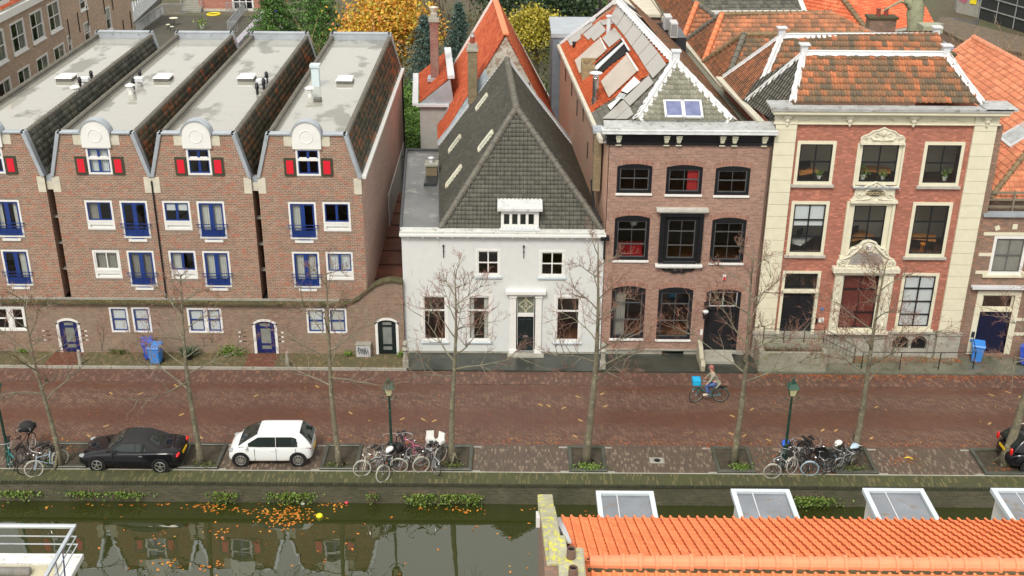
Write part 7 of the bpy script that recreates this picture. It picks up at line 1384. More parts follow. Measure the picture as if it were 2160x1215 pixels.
m_ = MB(); m_.quad((xl, EY - .15, 0), (xr_, EY - .15, 0), (xr_, EY - .15, EZ_ - .1), (xl, EY - .15, EZ_ - .1)); m_.quad((xl - .2, 14, WZ - 1), (xl - .2, EY + .7, WZ - 1), (xl - .2, EY + .7, EZ_ - .2), (xl - .2, EY, EZ_), (xl - .2, RY, RZ_), (xl - .2, 14, RZ_ - 3)); m_.build('wall', BR_OLD, nb, fixn=False)
m_ = MB(); m_.box(xl, xr_, 6, EY + 1.4, -2, 5.5); m_.build('lower_wall', BR_OLD, nb)
# dormers with flat zinc roofs beyond the eaves
for (l0, l1, r1_, r0) in (((1268, 1100), (1253, 1040), (1376, 1033), (1391, 1100)), ((1560, 1100), (1542, 1033), (1664, 1032), (1690, 1100)), ((1845, 1100), (1825, 1031), (1950, 1031), (1982, 1100)), ((2118, 1100), (2105, 1031), (2238, 1031), (2270, 1100))):
    z = 9.0; a, b, c, d = [gz(*p, z) for p in (l0, l1, r1_, r0)]
    x0_, x1_ = (a.x + b.x) / 2, (c.x + d.x) / 2; y1_ = (b.y + c.y) / 2; y0_ = EY - .3
    m_ = MB(); m_.box(x0_ + .12, x1_ - .12, y0_, y1_ - .15, z - 1.8, z - .1); dm = m_.build('dormer', WHITE, nb)
    m_ = MB(); w_ = .13
    m_.box(x0_, x1_, y1_ - w_, y1_, z - .1, z + .02); m_.box(x0_, x0_ + w_, y0_, y1_ - w_, z - .1, z + .02); m_.box(x1_ - w_, x1_, y0_, y1_ - w_, z - .1, z + .02); m_.build('roof_edge', M('pale_blue_trim', (.55, .62, .66), .4, var=.05), dm)
    m_ = MB(); m_.box(x0_ + w_, x1_ - w_, y0_, y1_ - w_, z - .12, z - .05); m_.build('zinc_roof', M('wet_zinc_roof', (.34, .36, .39), .08, .75, var=.2, scale=.8, stain=(.3, .25, .2), samt=.42, bump=.01), dm)
    m_ = MB(); xm = x0_ + (x1_ - x0_) * .36; m_.box(xm - .012, xm + .012, y0_, y1_ - w_, z - .05, z - .03); m_.build('standing_seam', ZINCL, dm)
# mossy parapet, chimney and two pots at the left end
LICH = M('lichen_concrete', (.38, .37, .26), .85, var=.2, stain=(.6, .57, .03), samt=.47, scale=3.2, bump=.4)
def gp(px, py, z): return gz(px, py, z)
a = gp(1134, 1043, 9.6); b = gp(1166, 1043, 9.6); GW = b.x - a.x
m_ = MB(); m_.prism([(a.x + .05, a.y, -3), (a.x + .05, a.y, 9.45), (a.x + .05, 20.8, 11.0), (a.x + .05, 14, 11.0), (a.x + .05, 14, -3)], (GW - .08, 0, 0)); m_.build('gable_wall', BR_OLD, nb)
for i_, (y0_, y1_, z0_, z1_) in enumerate(((a.y + .05, a.y - .95, 9.48, 9.78), (a.y - .97, a.y - 1.95, 9.84, 10.14), (a.y - 1.97, 20.9, 10.22, 10.95))): m_ = MB(); m_.bar((a.x + GW / 2 + .02 * i_, y0_, z0_), (a.x + GW / 2 + .05 * i_, y1_, z1_), GW, .17); m_.build('parapet_coping', LICH, nb, bevel=.02)
m_ = MB(); p0 = gp(1157, 1128, 11.05); p1 = gp(1194, 1128, 11.05); m_.box(p0.x, p1.x, 20.9, p0.y, 10.1, 11.05); m_.build('parapet_block', LICH, nb, bevel=.02)
m_ = MB(); p0 = gp(1179, 1153, 11.75); p1 = gp(1228, 1153, 11.75); kx0, kx1 = p0.x, p1.x; m_.box(kx0, kx1, 19.4, p0.y - .03, 9.5, 11.63); ck = m_.build('chimney', BR_OLD, nb); m_ = MB(); m_.box(kx0 - .03, kx1 + .03, 19.4, p0.y, 11.63, 11.75); m_.build('cap', LICH, ck, bevel=.03)
for px, py in ((1205, 1160), (1209, 1200)):
    p = gz(px, py, 11.95); m_ = MB(); m_.tube([(p.x, p.y, 11.75), (p.x, p.y, 11.98)], [.1, .095], 16, cap=False); m_.tube([(p.x, p.y, 11.98), (p.x, p.y, 11.7)], [.075, .075], 16, cap=False); m_.ring((p.x, p.y, 11.98), (1, 0, 0), (0, 1, 0), .086, .014, 18, 6); m_.build('chimney_pot', M('brown_pot', (.14, .085, .065), .6, var=.25, stain=(.4, .38, .3), samt=.4), ck); m_ = MB(); m_.cyl((p.x, p.y), .072, 11.72, 11.94, 14); m_.build('hole_shade', M('hole_shade', (.004, .004, .004), .95), ck)  # black plug near the rim paints the shade down the pot's hole
m_ = MB(); m_.prism([(b.x + .02, EY + .1, 9.3), (xl + .02, EY + .1, 9.3), (xl + .1, RY + 1, 10.9), (b.x + .2, RY + 1, 10.9)], (0, 0, .06)); m_.build('lead_gutter', ZINCL, nb)
m_ = MB(); m_.box(a.x - .05, a.x + .05, a.y - .9, a.y - .6, 9.2, 9.5); m_.build('gable_bracket', WHITE, nb)

# ------------------------------------------------------------------ balcony in the lower left corner
bz = 6.5; cn = gz(162, 1175, bz); tp_ = gz(161.7, 1106, bz + 1.1)
bl = thing('balcony', 'white slab balcony with pale steel handrail and two thin rails over the canal', 'balcony', (cn.x - 2, cn.y - 1, bz)); X1, Y1 = tp_.x, tp_.y
ST = M('pale_steel', (.5, .54, .58), .35, .4, var=.1)
m_ = MB(); m_.box(X1 - 9, X1, Y1 - .12, Y1, bz + 1.03, bz + 1.12); m_.box(X1 - .1, X1 + .0, Y1 - 7, Y1 - .12, bz + 1.03, bz + 1.12); m_.build('handrail', ST, bl, bevel=.01)
m_ = MB()
for z in (.45, .72): m_.box(X1 - 9, X1 - .03, Y1 - .08, Y1 - .055, bz + z, bz + z + .03); m_.box(X1 - .06, X1 - .03, Y1 - 7, Y1 - .08, bz + z, bz + z + .03)
m_.box(X1 - .09, X1 - .03, Y1 - 1.6, Y1 - 1.54, bz - .1, bz + 1.03); m_.box(X1 - 6.0, X1 - 5.94, Y1 - .09, Y1 - .03, bz - .1, bz + 1.03); m_.build('rails', ST, bl)
m_ = MB(); m_.box(X1 - 9, X1 + .05, Y1 - .45, Y1 - .02, bz - .05, bz + .1); m_.box(X1 - .35, X1 + .05, Y1 - 7, Y1 - .45, bz - .05, bz + .1); m_.build('slab_edge', M('dirty_white_slab', (.68, .68, .66), .6, stain=(.3, .3, .3), samt=.4, scale=3), bl)
m_ = MB(); m_.box(X1 - 9, X1 - .36, Y1 - 7, Y1 - .46, bz - .15, bz + .02); m_.build('floor', M('ochre_stained_floor', (.5, .46, .32), .7, var=.2, stain=(.3, .16, .07), samt=.35), bl); m_ = MB(); m_.tube([(X1 - 5, Y1 - .85, bz + .12), (X1 - 1.15, Y1 - .85, bz + .12)], .13, 10); o = m_.build('rolled_mat', M('grey_rolled_mat', (.25, .24, .22), .8, var=.3), smooth=True); tag(o, 'grey roll lying along the inside edge of the balcony', 'roll')
m_ = MB(); m_.tube([(X1 - .1, Y1 - .9, bz + 1.0), (X1 + .02, Y1 - 1.3, bz + .4), (X1 + .08, Y1 - 1.9, bz - .4), (X1 + .1, Y1 - 2.4, bz - 1.5)], .022, 6); m_.build('cable', M('dark_blue_cable', (.03, .05, .12), .5), bl)
m_ = MB(); m_.box(X1 - 9, X1 - .4, Y1 - 12, Y1 - .6, WZ - 1, bz - .16); nh = thing('near_house', 'house wall below the balcony at the lower left', 'house', (X1 - 4, Y1 - 5, 0)); m_.build('wall', BR_OLD, nh)

# ------------------------------------------------------------------ street lamps
def lamp(x, y, label, tilt=0.):
    t = thing('street_lamp', label, 'street lamp', (x, y, .02), 'old style street lamps on the quay'); m = MB(); z = .02
    m.lathe((x, y, z), [(.17, 0), (.17, .12), (.12, .18), (.11, .7), (.14, .74), (.1, .8), (.075, 1.0), (.09, 1.05), (.06, 1.1), (.052, 2.6), (.075, 2.65), (.05, 2.7), (.042, 3.3), (.09, 3.34), (.05, 3.4)], 14)
    for s in (-1, 1): m.tube([(x, y, 3.2), (x + s * .2, y, 3.22), (x + s * .27, y, 3.3)], [.018, .018, .012], 6); m.ball((x + s * .28, y, 3.32), .035, 7, 5)
    m.build('post', LAMPG, t)
    def ring4(r, zz): return [(x + r * a, y + r * b, zz) for a, b in ((-1, -1), (1, -1), (1, 1), (-1, 1))]
    b0, b1 = ring4(.1, 3.42), ring4(.19, 3.8); g = MB()
    g.add(b0 + b1, [(0, 1, 5, 4), (1, 2, 6, 5), (2, 3, 7, 6), (3, 0, 4, 7), (0, 3, 2, 1)]); lf = g.build('lantern_glass', M('milky_lantern_glass', (.55, .52, .3), .25, var=.08), t); m = MB()
    for a, b in zip(b0, b1): m.bar(a, b, .022, .022)
    for i in range(4): m.bar(b1[i], b1[(i + 1) % 4], .03, .03); m.bar(b0[i], b0[(i + 1) % 4], .025, .025)
    m.build('lantern_frame', LAMPG, lf); m = MB(); r0, r1, r2_ = ring4(.235, 3.8), ring4(.13, 4.0), ring4(.07, 4.04); m.add(r0 + r1, [(0, 1, 5, 4), (1, 2, 6, 5), (2, 3, 7, 6), (3, 0, 4, 7), (0, 3, 2, 1), (4, 5, 6, 7)]); m.add(r2_ + ring4(.06, 4.14), [(0, 1, 5, 4), (1, 2, 6, 5), (2, 3, 7, 6), (3, 0, 4, 7), (4, 5, 6, 7)]); m.ball((x, y, 4.2), .045, 8, 6); m.build('lantern_roof', M('lamp_roof_green', (.03, .085, .055), .4, var=.25), t); t.rotation_euler = (0, tilt, 0)
lamp(-5.0, 41.55, 'green street lamp between the bicycles near the white hatchback'); lamp(11.55, 41.75, 'green street lamp standing in the right bicycle row'); lamp(-21.0, 41.3, 'green street lamp at the left edge behind bicycles')

# ------------------------------------------------------------------ bare street trees
def street_tree(x, y, h_, seed, label, lean=(0, 0), fork=4.3, dens=1., r0=.16, red=1.):
    r2 = random.Random(seed); t = thing('street_tree', label, 'tree', (x, y, 0), 'bare street trees along the quay'); tr = MB(); br = MB(); tw = MB()
    def wob(): return V((r2.uniform(-1, 1), r2.uniform(-1, 1), r2.uniform(-1, 1)))
    axis = []; q = V((x, y, 0.02)); k = 11
    for i in range(k + 1): f = i / k; axis.append(V((x + lean[0] * f + .1 * math.sin(f * 5 + seed), y + lean[1] * f + .08 * math.sin(f * 4 + seed * 2), h_ * f)))
    rr = [r0 * .88 * (1.5 if i == 0 else 1.0) * (1 - .93 * (i / k) ** .95) + .01 for i in range(k + 1)]; tr.tube(axis, rr, 9)
    for a in (0.6, 2.5, 4.4): tr.tube([(x + .33 * math.cos(a), y + .33 * math.sin(a), .0), (x + .12 * math.cos(a), y + .12 * math.sin(a), .25), (x, y, .6)], [.04, .06, .04], 5)
    def grow(p, d, L, r, depth):
        n_ = 5; pts = [p]; q = p; dd = d
        for i in range(n_): dd = (dd + wob() * .16 + V((0, 0, .05 if depth else -.015))).normalized(); q = q + dd * L / n_; pts.append(q)
        (br if r > .011 else tw).tube(pts, [r * (1 - .17 * i) for i in range(n_ + 1)], 5 if r > .03 else (4 if r > .012 else 3), cap=False)
        if depth < 3:
            c = {0: 7, 1: 6, 2: 4}[depth]
            for j in range(int(c * dens + r2.random())):
                i = min(n_, 1 + int(r2.uniform(.2, 1) * n_)); sd_ = wob(); sd_ -= dd * sd_.dot(dd); e = (dd * .75 + sd_.normalized() * r2.uniform(.5, .95) + V((0, 0, .12))).normalized(); grow(pts[i], e, L * r2.uniform(.32, .55), max(r * .5, .0065), depth + 1)
    nb_ = 13
    for i in range(nb_):
        z = fork + (h_ - fork) * (i / nb_) ** 1.05; f = z / h_; kk = min(k - 1, int(f * k)); p = axis[kk].lerp(axis[kk + 1], f * k - kk); a = i * 2.39 + r2.uniform(-.5, .5) + seed
        L = (1 - (z - fork) / (h_ - fork)) ** .7 * 2.3 * r2.uniform(.75, 1.15) + .5; el = r2.uniform(.15, .75) + .3 * (z - fork) / (h_ - fork); e = V((math.cos(a) * math.cos(el), math.sin(a) * math.cos(el), math.sin(el))); grow(p, e, L, .04 * (1 - .6 * f) + .011, 0)
    tr.build('trunk', BARK, t, smooth=True); br.build('branches', LICHEN, t); tw.build('twigs', TWIG, t)
for a in ((-18.95, 41.2, 8.0, 1, 'slender bare tree behind the two left bicycles', (-.2, .2), 3.2, .9, .12), (-13.1, 41.5, 8.6, 2, 'bare tree at the tail of the black cabriolet', (.0, .2), 3.6, .9, .15), (-7.2, 41.45, 9.2, 3, 'bare tree between the white hatchback and the bicycles', (-.2, .2), 3.8, .85, .14), (-2.4, 41.7, 8.9, 4, 'bare tree with pale speckled trunk before the white house', (.1, .2), 4.2, .95, .15),
          (3.3, 41.85, 10.0, 5, 'tall bare tree at the right corner of the white house', (.1, .1), 4.0, 1.0, .19), (9.45, 41.85, 9.8, 6, 'bare tree before the black front door, beside the cyclist', (.1, .2), 3.9, 1.05, .15), (14.45, 41.9, 9.4, 7, 'bare tree before the carved central window of the pilaster house', (.3, .2), 3.9, 1.1, .17), (20.85, 42.0, 9.6, 8, 'bare tree with thick pale trunk beside the dark car at the right edge', (1.2, .1), 4.6, 1.0, .24)):
    street_tree(*a)
# dense little weeds in the pits
for i, (x, y, w_, n_, lb_, c) in enumerate(((-19.2, 40.9 + .4, .35, 120, 'bright green weeds in the first tree pit from the left', 1), (3.3, 41.35, .55, 420, 'bright green weeds before the tall tree', 1), (9.7, 41.45, .4, 260, 'yellow green weeds in the pit beside the right bicycle row', 1), (-2.5, 41.4, .5, 160, 'sparse weeds at the foot of the pale speckled trunk', 0), (-7.4, 41.4, .35, 120, 'sparse weeds in the pit right of the white hatchback', 0), (-12.9, 41.3, .45, 200, 'dark green weeds at the tail of the black cabriolet', 0), (14.4, 41.4, .5, 160, 'weeds in the pit under the carved window tree', 0),
        (-13.9, 51.15, .6, 700, 'bright green weed clump left of the middle blue door', 1), (-24.2, 51.2, .35, 160, 'small weed clump by the wall at the left edge', 1), (-8.1, 51.2, .25, 140, 'small weeds left of the graffiti covered box', 1), (-5.5, 51.2, .2, 150, 'small green tuft at the corner of the white house', 1), (-19.5, 51.2, .5, 200, 'flat weeds at the foot of the wall left of the blue bins', 0))):
    r2 = np.random.default_rng(60 + i); P = np.stack([r2.normal(x, w_ / 1.8, n_), r2.normal(y, .11, n_), .08 + np.abs(r2.normal(0, .08 + .1 * (n_ > 600), n_)) + (.1 if y > 50 else 0)], 1)
    o = leaves('weeds', P, .05, GREENL if c else leafm('dull_weed', [(0, (.05, .07, .015)), (1, (.12, .14, .03))]), seed=i, normal_up=.3); tag(o, lb_, 'weeds', 'weed clumps')
t = thing('agave_bush', 'dark green spiky potted bush behind the second tree', 'plant', (-15.9, 50.7, .12)); m_ = MB(); r2 = random.Random(3)
for i in range(34): a = i * 2.4; e = r2.uniform(.3, 1.3); L = r2.uniform(.5, .95); p = V((-15.9, 50.7, .2)); d = V((math.cos(a) * math.cos(e), math.sin(a) * math.cos(e), math.sin(e))); s_ = d.cross(V((0, 0, 1))).normalized() * .05; q = p + d * L * .6; m_.quad(p - s_, p + s_, q + s_, p + d * L + V((0, 0, -.1)), q - s_)
m_.build('leaves', leafm('agave_leaf', [(0, (.02, .04, .02)), (1, (.07, .11, .05))]), t, fixn=False); MB().lathe((-15.9, 50.7, .12), [(.16, 0), (.22, .25), (.23, .27)], 12).build('pot', BLACKP, t)

# ------------------------------------------------------------------ bins, box, posts
def bin_(x, y, rz, col, label, lid=0., grp='blue wheeled bins'):
    t = thing('wheeled_bin', label, 'bin', (0, 0, 0), grp); m = MB(); b, c = [(-.22, -.2), (.22, -.2), (.22, .2), (-.22, .2)], [(-.29, -.33), (.29, -.33), (.29, .3), (-.29, .3)]
    m.add([(p[0], p[1], .06) for p in b] + [(p[0], p[1], .95) for p in c], [(0, 1, 5, 4), (1, 2, 6, 5), (2, 3, 7, 6), (3, 0, 4, 7), (0, 3, 2, 1), (4, 5, 6, 7)]); m.box(-.31, .31, -.35, -.31, .88, .95); m.build('body', col, t, bevel=.02)
    m = MB(); m.add([(-.32, -.38, .96), (.32, -.38, .96), (.32, .33, 1.0), (-.32, .33, 1.0), (-.29, -.33, 1.02), (.29, -.33, 1.02), (.28, .3, 1.07), (-.28, .3, 1.07)], [(0, 1, 5, 4), (1, 2, 6, 5), (2, 3, 7, 6), (3, 0, 4, 7), (0, 3, 2, 1), (4, 5, 6, 7)]); m.tube([(-.25, .36, .98), (.25, .36, .98)], .018, 6); m.build('lid', col, t, bevel=.015)
    for s in (-1, 1): m = MB(); m.tube([(s * .22, .22, .1), (s * .28, .22, .1)], .1, 14); m.build('wheel', TYRE, t)
    t.location = (x, y, .11); t.rotation_euler = (0, 0, rz)
BINL, BIND = M('light_blue_plastic', (.05, .24, .68), .4, var=.06), M('deep_blue_plastic', (.035, .1, .6), .4, var=.06)
bin_(-17.85, 50.75, .35, BIND, 'deep blue wheeled bin standing behind the lighter one'); bin_(-17.35, 50.25, -.1, BINL, 'light blue wheeled bin in front of the deep blue one'); bin_(23.0, 51.05, -.3, BINL, 'light blue wheeled bin beside the iron railing'); bin_(25.35, 50.75, .7, BIND, 'deep blue wheeled bin cut by the right edge')
ub = thing('utility_box', 'grey utility box covered in graffiti beside the black green door', 'utility box', (-7.32, 51.2, .12)); m_ = MB(); m_.box(-7.68, -6.97, 51.0, 51.33, .12, .78); m_.build('cabinet', M('speckled_grey_box', (.45, .46, .46), .6, var=.15), ub, bevel=.015); m_ = MB(); m_.box(-7.71, -6.94, 50.97, 51.34, .78, .82); m_.build('lid', CONC, ub)
m_ = MB(FY(51.0)); r3 = random.Random(8); m_.tube([(-7.6 + .56 * i / 16, .012, .45 + .2 * math.sin(i * 1.9) + r3.uniform(-.05, .05)) for i in range(17)], .016, 4); m_.tube([(-7.55 + .35 * abs(math.sin(i * .7)), .014, .3 + .35 * abs(math.cos(i * 1.1))) for i in range(12)], .012, 4); m_.build('graffiti', M('grey_spray', (.12, .13, .15), .6), ub)
def post(x, y, label, kind):
    t = thing('stone_post', label, 'post', (x, y, 0), 'stone posts along the pavement'); m = MB()
    if kind: m.box(x - .14, x + .14, y - .14, y + .14, 0, .5); m.box(x - .1, x + .1, y - .1, y + .1, .5, .95); m.lathe((x, y, .95), [(.1, 0), (.17, .08), (.17, .14), (.07, .25), (.14, .4), (.1, .52), (.02, .58)], 12)
    else: m.cyl((x, y), .09, .0, .85, 10, .08); m.ball((x, y, .87), .085, 8, 6)
    m.build('shaft', STONE, t, bevel=.008 if kind else 0)
for a in ((-5.15, 50.1, 'carved stone post at the left corner of the white house', 1), (4.45, 50.1, 'carved stone post at the right corner of the white house', 1), (-10.9, 50.0, 'plain round stone post right of the middle blue door', 0), (-21.0, 50.0, 'plain round stone post right of the left blue door', 0)): post(*a)
t = thing('stoop_bench', 'carved pale stone bench end before the black front door', 'bench', (9.5, 50.3, 0)); m_ = MB()
for dx in (0,): m_.prism([(9.2 + dx, 49.85, .05), (9.2 + dx, 51.4, .05), (9.2 + dx, 51.4, 1.05), (9.2 + dx, 50.9, .95), (9.2 + dx, 50.4, .55), (9.2 + dx, 50.0, .62), (9.2 + dx, 49.8, .4)], (.22, 0, 0))
m_.build('side_scroll', M('pale_stoop_stone', (.38, .35, .26), .8, stain=(.25, .25, .15), samt=.35), t, bevel=.03); m_ = MB(); m_.box(9.42, 10.95, 50.6, 51.5, .05, .24); m_.build('step', STONE, t)
t = thing('cellar_grate', 'small iron drain cover in the empty parking bay', 'drain cover', tuple(gz(1385, 972))); p = gz(1385, 972); m_ = MB(); m_.box(p.x - .3, p.x + .3, p.y - .22, p.y + .22, 0, .024); m_.build('frame', CONC, t); m_ = MB(); m_.cyl((p.x + .02, p.y), .14, 0, .032, 12); m_.build('lid', IRON, t)
p = gz(53, 894); o = MB().cyl((0, 0), .42, 0, .012, 24).build('manhole_cover', M('rusty_iron', (.12, .075, .055), .6, var=.3)); o.location = (p.x, p.y, .002); tag(o, 'round iron manhole cover in the road at the left', 'manhole cover')
YB = M('yellow_debris', (.75, .5, .03), .5); m_ = MB(); p = gz(1913, 967)
m_.tube([(p.x - .1, p.y, .03), (p.x + .1, p.y + .05, .03), (p.x + .22, p.y - .08, .03)], .03, 6); tag(m_.build('yellow_peel', YB), 'yellow banana peel like scrap in the right empty bay', 'litter')
# scattered pale yellow clinkers in the road are single bricks of the paving
rg2 = random.Random(12); m_ = MB()
for i in range(36):
    x, y = rg2.uniform(-20, 25), rg2.uniform(43.6, 48.3); a = rg2.choice((.78, -.78)); c, s = math.cos(a) * .13, math.sin(a) * .13; m_.add([(x - c - s * .35, y - s + c * .35, .0035), (x + c - s * .35, y + s + c * .35, .0035), (x + c + s * .35, y + s - c * .35, .0035), (x - c + s * .35, y - s - c * .35, .0035)], [(0, 1, 2, 3)])
tag(m_.build('yellow_clinkers', M('yellow_clinker', (.42, .26, .1), .6, var=.2), fixn=False), kind='structure')
# ------------------------------------------------------------------ cars (built facing -X, origin on the ground under the middle)
def loft(mb, rings, closed=True):
    k = len(rings[0]); v = [p for r in rings for p in r]; f = []
    for i in range(len(rings) - 1):
        for j in range(k if closed else k - 1): f.append((i * k + j, i * k + (j + 1) % k, (i + 1) * k + (j + 1) % k, (i + 1) * k + j))
    if closed: f += [tuple(range(k - 1, -1, -1)), tuple(range((len(rings) - 1) * k, len(rings) * k))]
    return mb.add(v, f)
def car(label, paint, prof, glass_, roofmat, wb, L, W, spokes, name='parked_car', rear_light=(.7, .02, .02), plate=True, roofdata=None):
    """prof: stations (x, half width, sill z, belt z, top z) ; glass_: (x front base, x front top, x rear top, x rear base, belt z, roof z, half width base, half width roof)"""
    t = thing(name, label, 'car', (0, 0, 0)); m = MB(); rings = []
    for x, hw, zs_, zb, zt in prof:
        r = []
        pts = [(-hw * .9, zs_), (-hw * .985, zs_ + .1), (-hw, (zs_ + zb) / 2), (-hw * .97, zb - .04), (-hw * .9, zb + .3 * (zt - zb)), (-hw * .62, zb + .85 * (zt - zb)), (-hw * .25, zt), (hw * .25, zt), (hw * .62, zb + .85 * (zt - zb)), (hw * .9, zb + .3 * (zt - zb)), (hw * .97, zb - .04), (hw, (zs_ + zb) / 2), (hw * .985, zs_ + .1), (hw * .9, zs_)]
        rings.append([(x, y, z) for y, z in pts])
    loft(m, rings); body = m.build('body', paint, t, smooth=True)
    md = body.modifiers.new('sub', 'SUBSURF'); md.levels = md.render_levels = 2
    xf0, xf1, xr1, xr0, zb, zr, hb, hr = glass_
    # greenhouse as loft over its width, rounded roof
    def gring(x, z0, z1, h0, h1): return [(x, -h0, z0), (x, -h1 * 1.0, z1 - .05), (x, -h1 * .85, z1), (x, 0, z1 + .03), (x, h1 * .85, z1), (x, h1, z1 - .05), (x, h0, z0)]
    cab = []; N = 12
    xs = [xf0 + (xf1 - xf0) * i / 4 for i in range(4)] + [xf1 + (xr1 - xf1) * i / 5 for i in range(5)] + [xr1 + (xr0 - xr1) * i / 4 for i in range(5)]
    for x in xs:
        if x < xf1: f = ((x - xf0) / (xf1 - xf0)) ** .9
        elif x > xr1: f = max(0., (xr0 - x) / (xr0 - xr1)) ** .75
        else: f = 1
        f = max(f, .04); bulge = 1 - .05 * ((x - (xf1 + xr1) / 2) / (xr0 - xf0)) ** 2; cab.append(gring(x, zb - .03, zb + (zr - zb) * f * bulge, hb * (1 - .08 * (1 - f)), hb + (hr - hb) * f))
    m = MB(); loft(m, cab, False); cabm = m.build('cabin', roofmat, t, smooth=True, fixn=True); md = cabm.modifiers.new('sub', 'SUBSURF'); md.levels = md.render_levels = 2
    CG = M('car_glass', (.02, .028, .026), .04, 0, var=.15, bump=0)
    def cpt(x, v):      # point on the cabin shell: v 0..1 belt to roof on the side
        if x < xf1: f = ((x - xf0) / (xf1 - xf0)) ** .9
        elif x > xr1: f = max(0., (xr0 - x) / (xr0 - xr1)) ** .75
        else: f = 1
        zt = (zr - zb) * max(f, .04); return f, zt
    for s in (-1, 1):
        for (a, b) in roofdata['side']:
            m = MB(); k = 8; lo = []; hi = []
            for i in range(k + 1):
                x = a + (b - a) * i / k; f, zt = cpt(x, 0); top = max(.04, zt - .13); w0 = hb * (1 - .08 * (1 - f)); w1 = hb + (hr - hb) * f; g = top / max(zt - .02, .05)
                lo.append((x, s * (w0 * .992 + .012), zb + .035)); top *= .72 if i == k and b > .7 else (.93 if i == k - 1 and b > .7 else 1); hi.append((x, s * (w0 + (w1 - w0) * g + .014), zb - .03 + top + .03))
            for i in range(k): m.quad(lo[i], lo[i + 1], hi[i + 1], hi[i])
            m.build('side_window', CG, t, fixn=False)
    def screen(xa, xb, nm, nx, inset=.1, mat=CG):
        m = MB(); k = 7; rows = []
        for i in range(6):
            x = xa + (xb - xa) * i / 5; f, zt = cpt(x, 0); w1 = hb + (hr - hb) * f - inset; row = []
            for j in range(k): v = j / (k - 1) * 2 - 1; row.append((x + nx * .025, v * w1, zb - .03 + zt + .05 - .035 * v * v))
            rows.append(row)
        for i in range(5):
            for j in range(k - 1): m.quad(rows[i][j], rows[i][j + 1], rows[i + 1][j + 1], rows[i + 1][j])
        return m.build(nm, mat, t, fixn=False)
    screen(xf0 + .06, xf1 - .03, 'windscreen', -1, .06); screen(xr0 - roofdata['rb'], xr1 + roofdata['rt'], 'rear_window', 1, roofdata.get('ri', .12))
    for sx in (-1, 1):
        for s in (-1, 1):
            x = sx * wb / 2; y = s * (W / 2 - .09); w_ = MB(); w_.tube([(x, y - .1, .31), (x, y + .1, .31)], .31, 26); wh_ = w_.build('wheel', TYRE, t, bevel=.02); yo = y + s * .102; rm = MB(); rm.ring((x, yo, .31), (1, 0, 0), (0, 0, 1), .215, .018, 26, 6); rm.tube([(x, yo - s * .01, .31), (x, yo + s * .02, .31)], .055, 10); spokes > 7 and rm.tube([(x, yo - s * .03, .31), (x, yo - s * .005, .31)], .2, 20)
            for i in range(spokes): a = 2 * math.pi * i / spokes + .2; rm.bar((x, yo + s * .01, .31), (x + .2 * math.cos(a), yo, .31 + .2 * math.sin(a)), .05 if spokes < 7 else .055, .02, up=(0, 1, 0))
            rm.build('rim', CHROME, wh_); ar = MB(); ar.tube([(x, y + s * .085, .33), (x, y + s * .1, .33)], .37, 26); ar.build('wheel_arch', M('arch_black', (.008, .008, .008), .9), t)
    m = MB()
    for s in (-1, 1): MB().ball((xf0 + .38, s * (W / 2 + .06), zb + .05), (.07, .1, .07), 10, 7).build('mirror', roofdata.get('mir', paint), t, smooth=True)
    m = MB()
    for s in (-1, 1): MB().ball((prof[0][0] + .2, s * W * .37, prof[2][3] - .06), (.17, .13, .08), 10, 7).build('headlight', M('headlight_glass', (.3, .32, .33), .08), t, smooth=True)
    xe = prof[-1][0]
    for s in (-1, 1): MB().ball((xe - .08, s * W * .37, roofdata['tl']), roofdata['ts'], 10, 7).build('rear_light', M('red_lens', rear_light, .15), t, smooth=True)
    m = MB(); m.box(xe + .0, xe + .025, -.26, .26, roofdata['pz'], roofdata['pz'] + .11); m.build('number_plate', M('yellow_plate', (.8, .5, .01), .4, var=.04), t)
    for s in (-1, 1): m = MB(); m.box(roofdata['dh'] - .08, roofdata['dh'] + .08, s * (W / 2 - .012) - .012, s * (W / 2 - .012) + .012, zb - .14, zb - .11); m.build('door_handle', roofdata.get('hm', paint), t)
    m = MB()
    for s in (-1, 1):
        for x in roofdata['cut']: m.box(x - .006, x + .006, s * (W / 2 - .004) - .008, s * (W / 2 - .004) + .008, .3, zb - .03)
    m.build('door_gap', M('gap_black', (.01, .01, .01), .9), t)
    return t
WCAR = M('white_car_paint', (.72, .74, .74), .16, var=.015, bump=0); BCAR = M('black_car_paint', (.008, .008, .011), .07, 0, var=.2, bump=0); SOFT = M('black_soft_top', (.018, .018, .019), .85, var=.15)
up = car('small white five door hatchback parked on the quay facing left', WCAR, [(-1.76, .5, .32, .42, .5), (-1.72, .68, .2, .6, .68), (-1.5, .79, .17, .76, .88), (-1.0, .815, .17, .84, .95), (-.4, .82, .17, .9, .97), (.5, .82, .17, .92, 1.0), (1.2, .82, .18, .93, 1.02), (1.6, .77, .22, .9, 1.0), (1.74, .68, .28, .8, .92), (1.78, .5, .34, .6, .7)],
         (-1.32, -.42, 1.28, 1.77, .9, 1.47, .78, .62), WCAR, 2.4, 3.54, 1.64, 9, roofdata=dict(side=((-.86, .28), (.31, 1.2)), rb=.03, rt=-.02, tl=.85, ts=(.06, .06, .16), pz=.5, dh=.15, cut=(-.6, .3, 1.12)))
up.location = (-10.13, 42.2, .015); up.rotation_euler = (0, 0, .015)
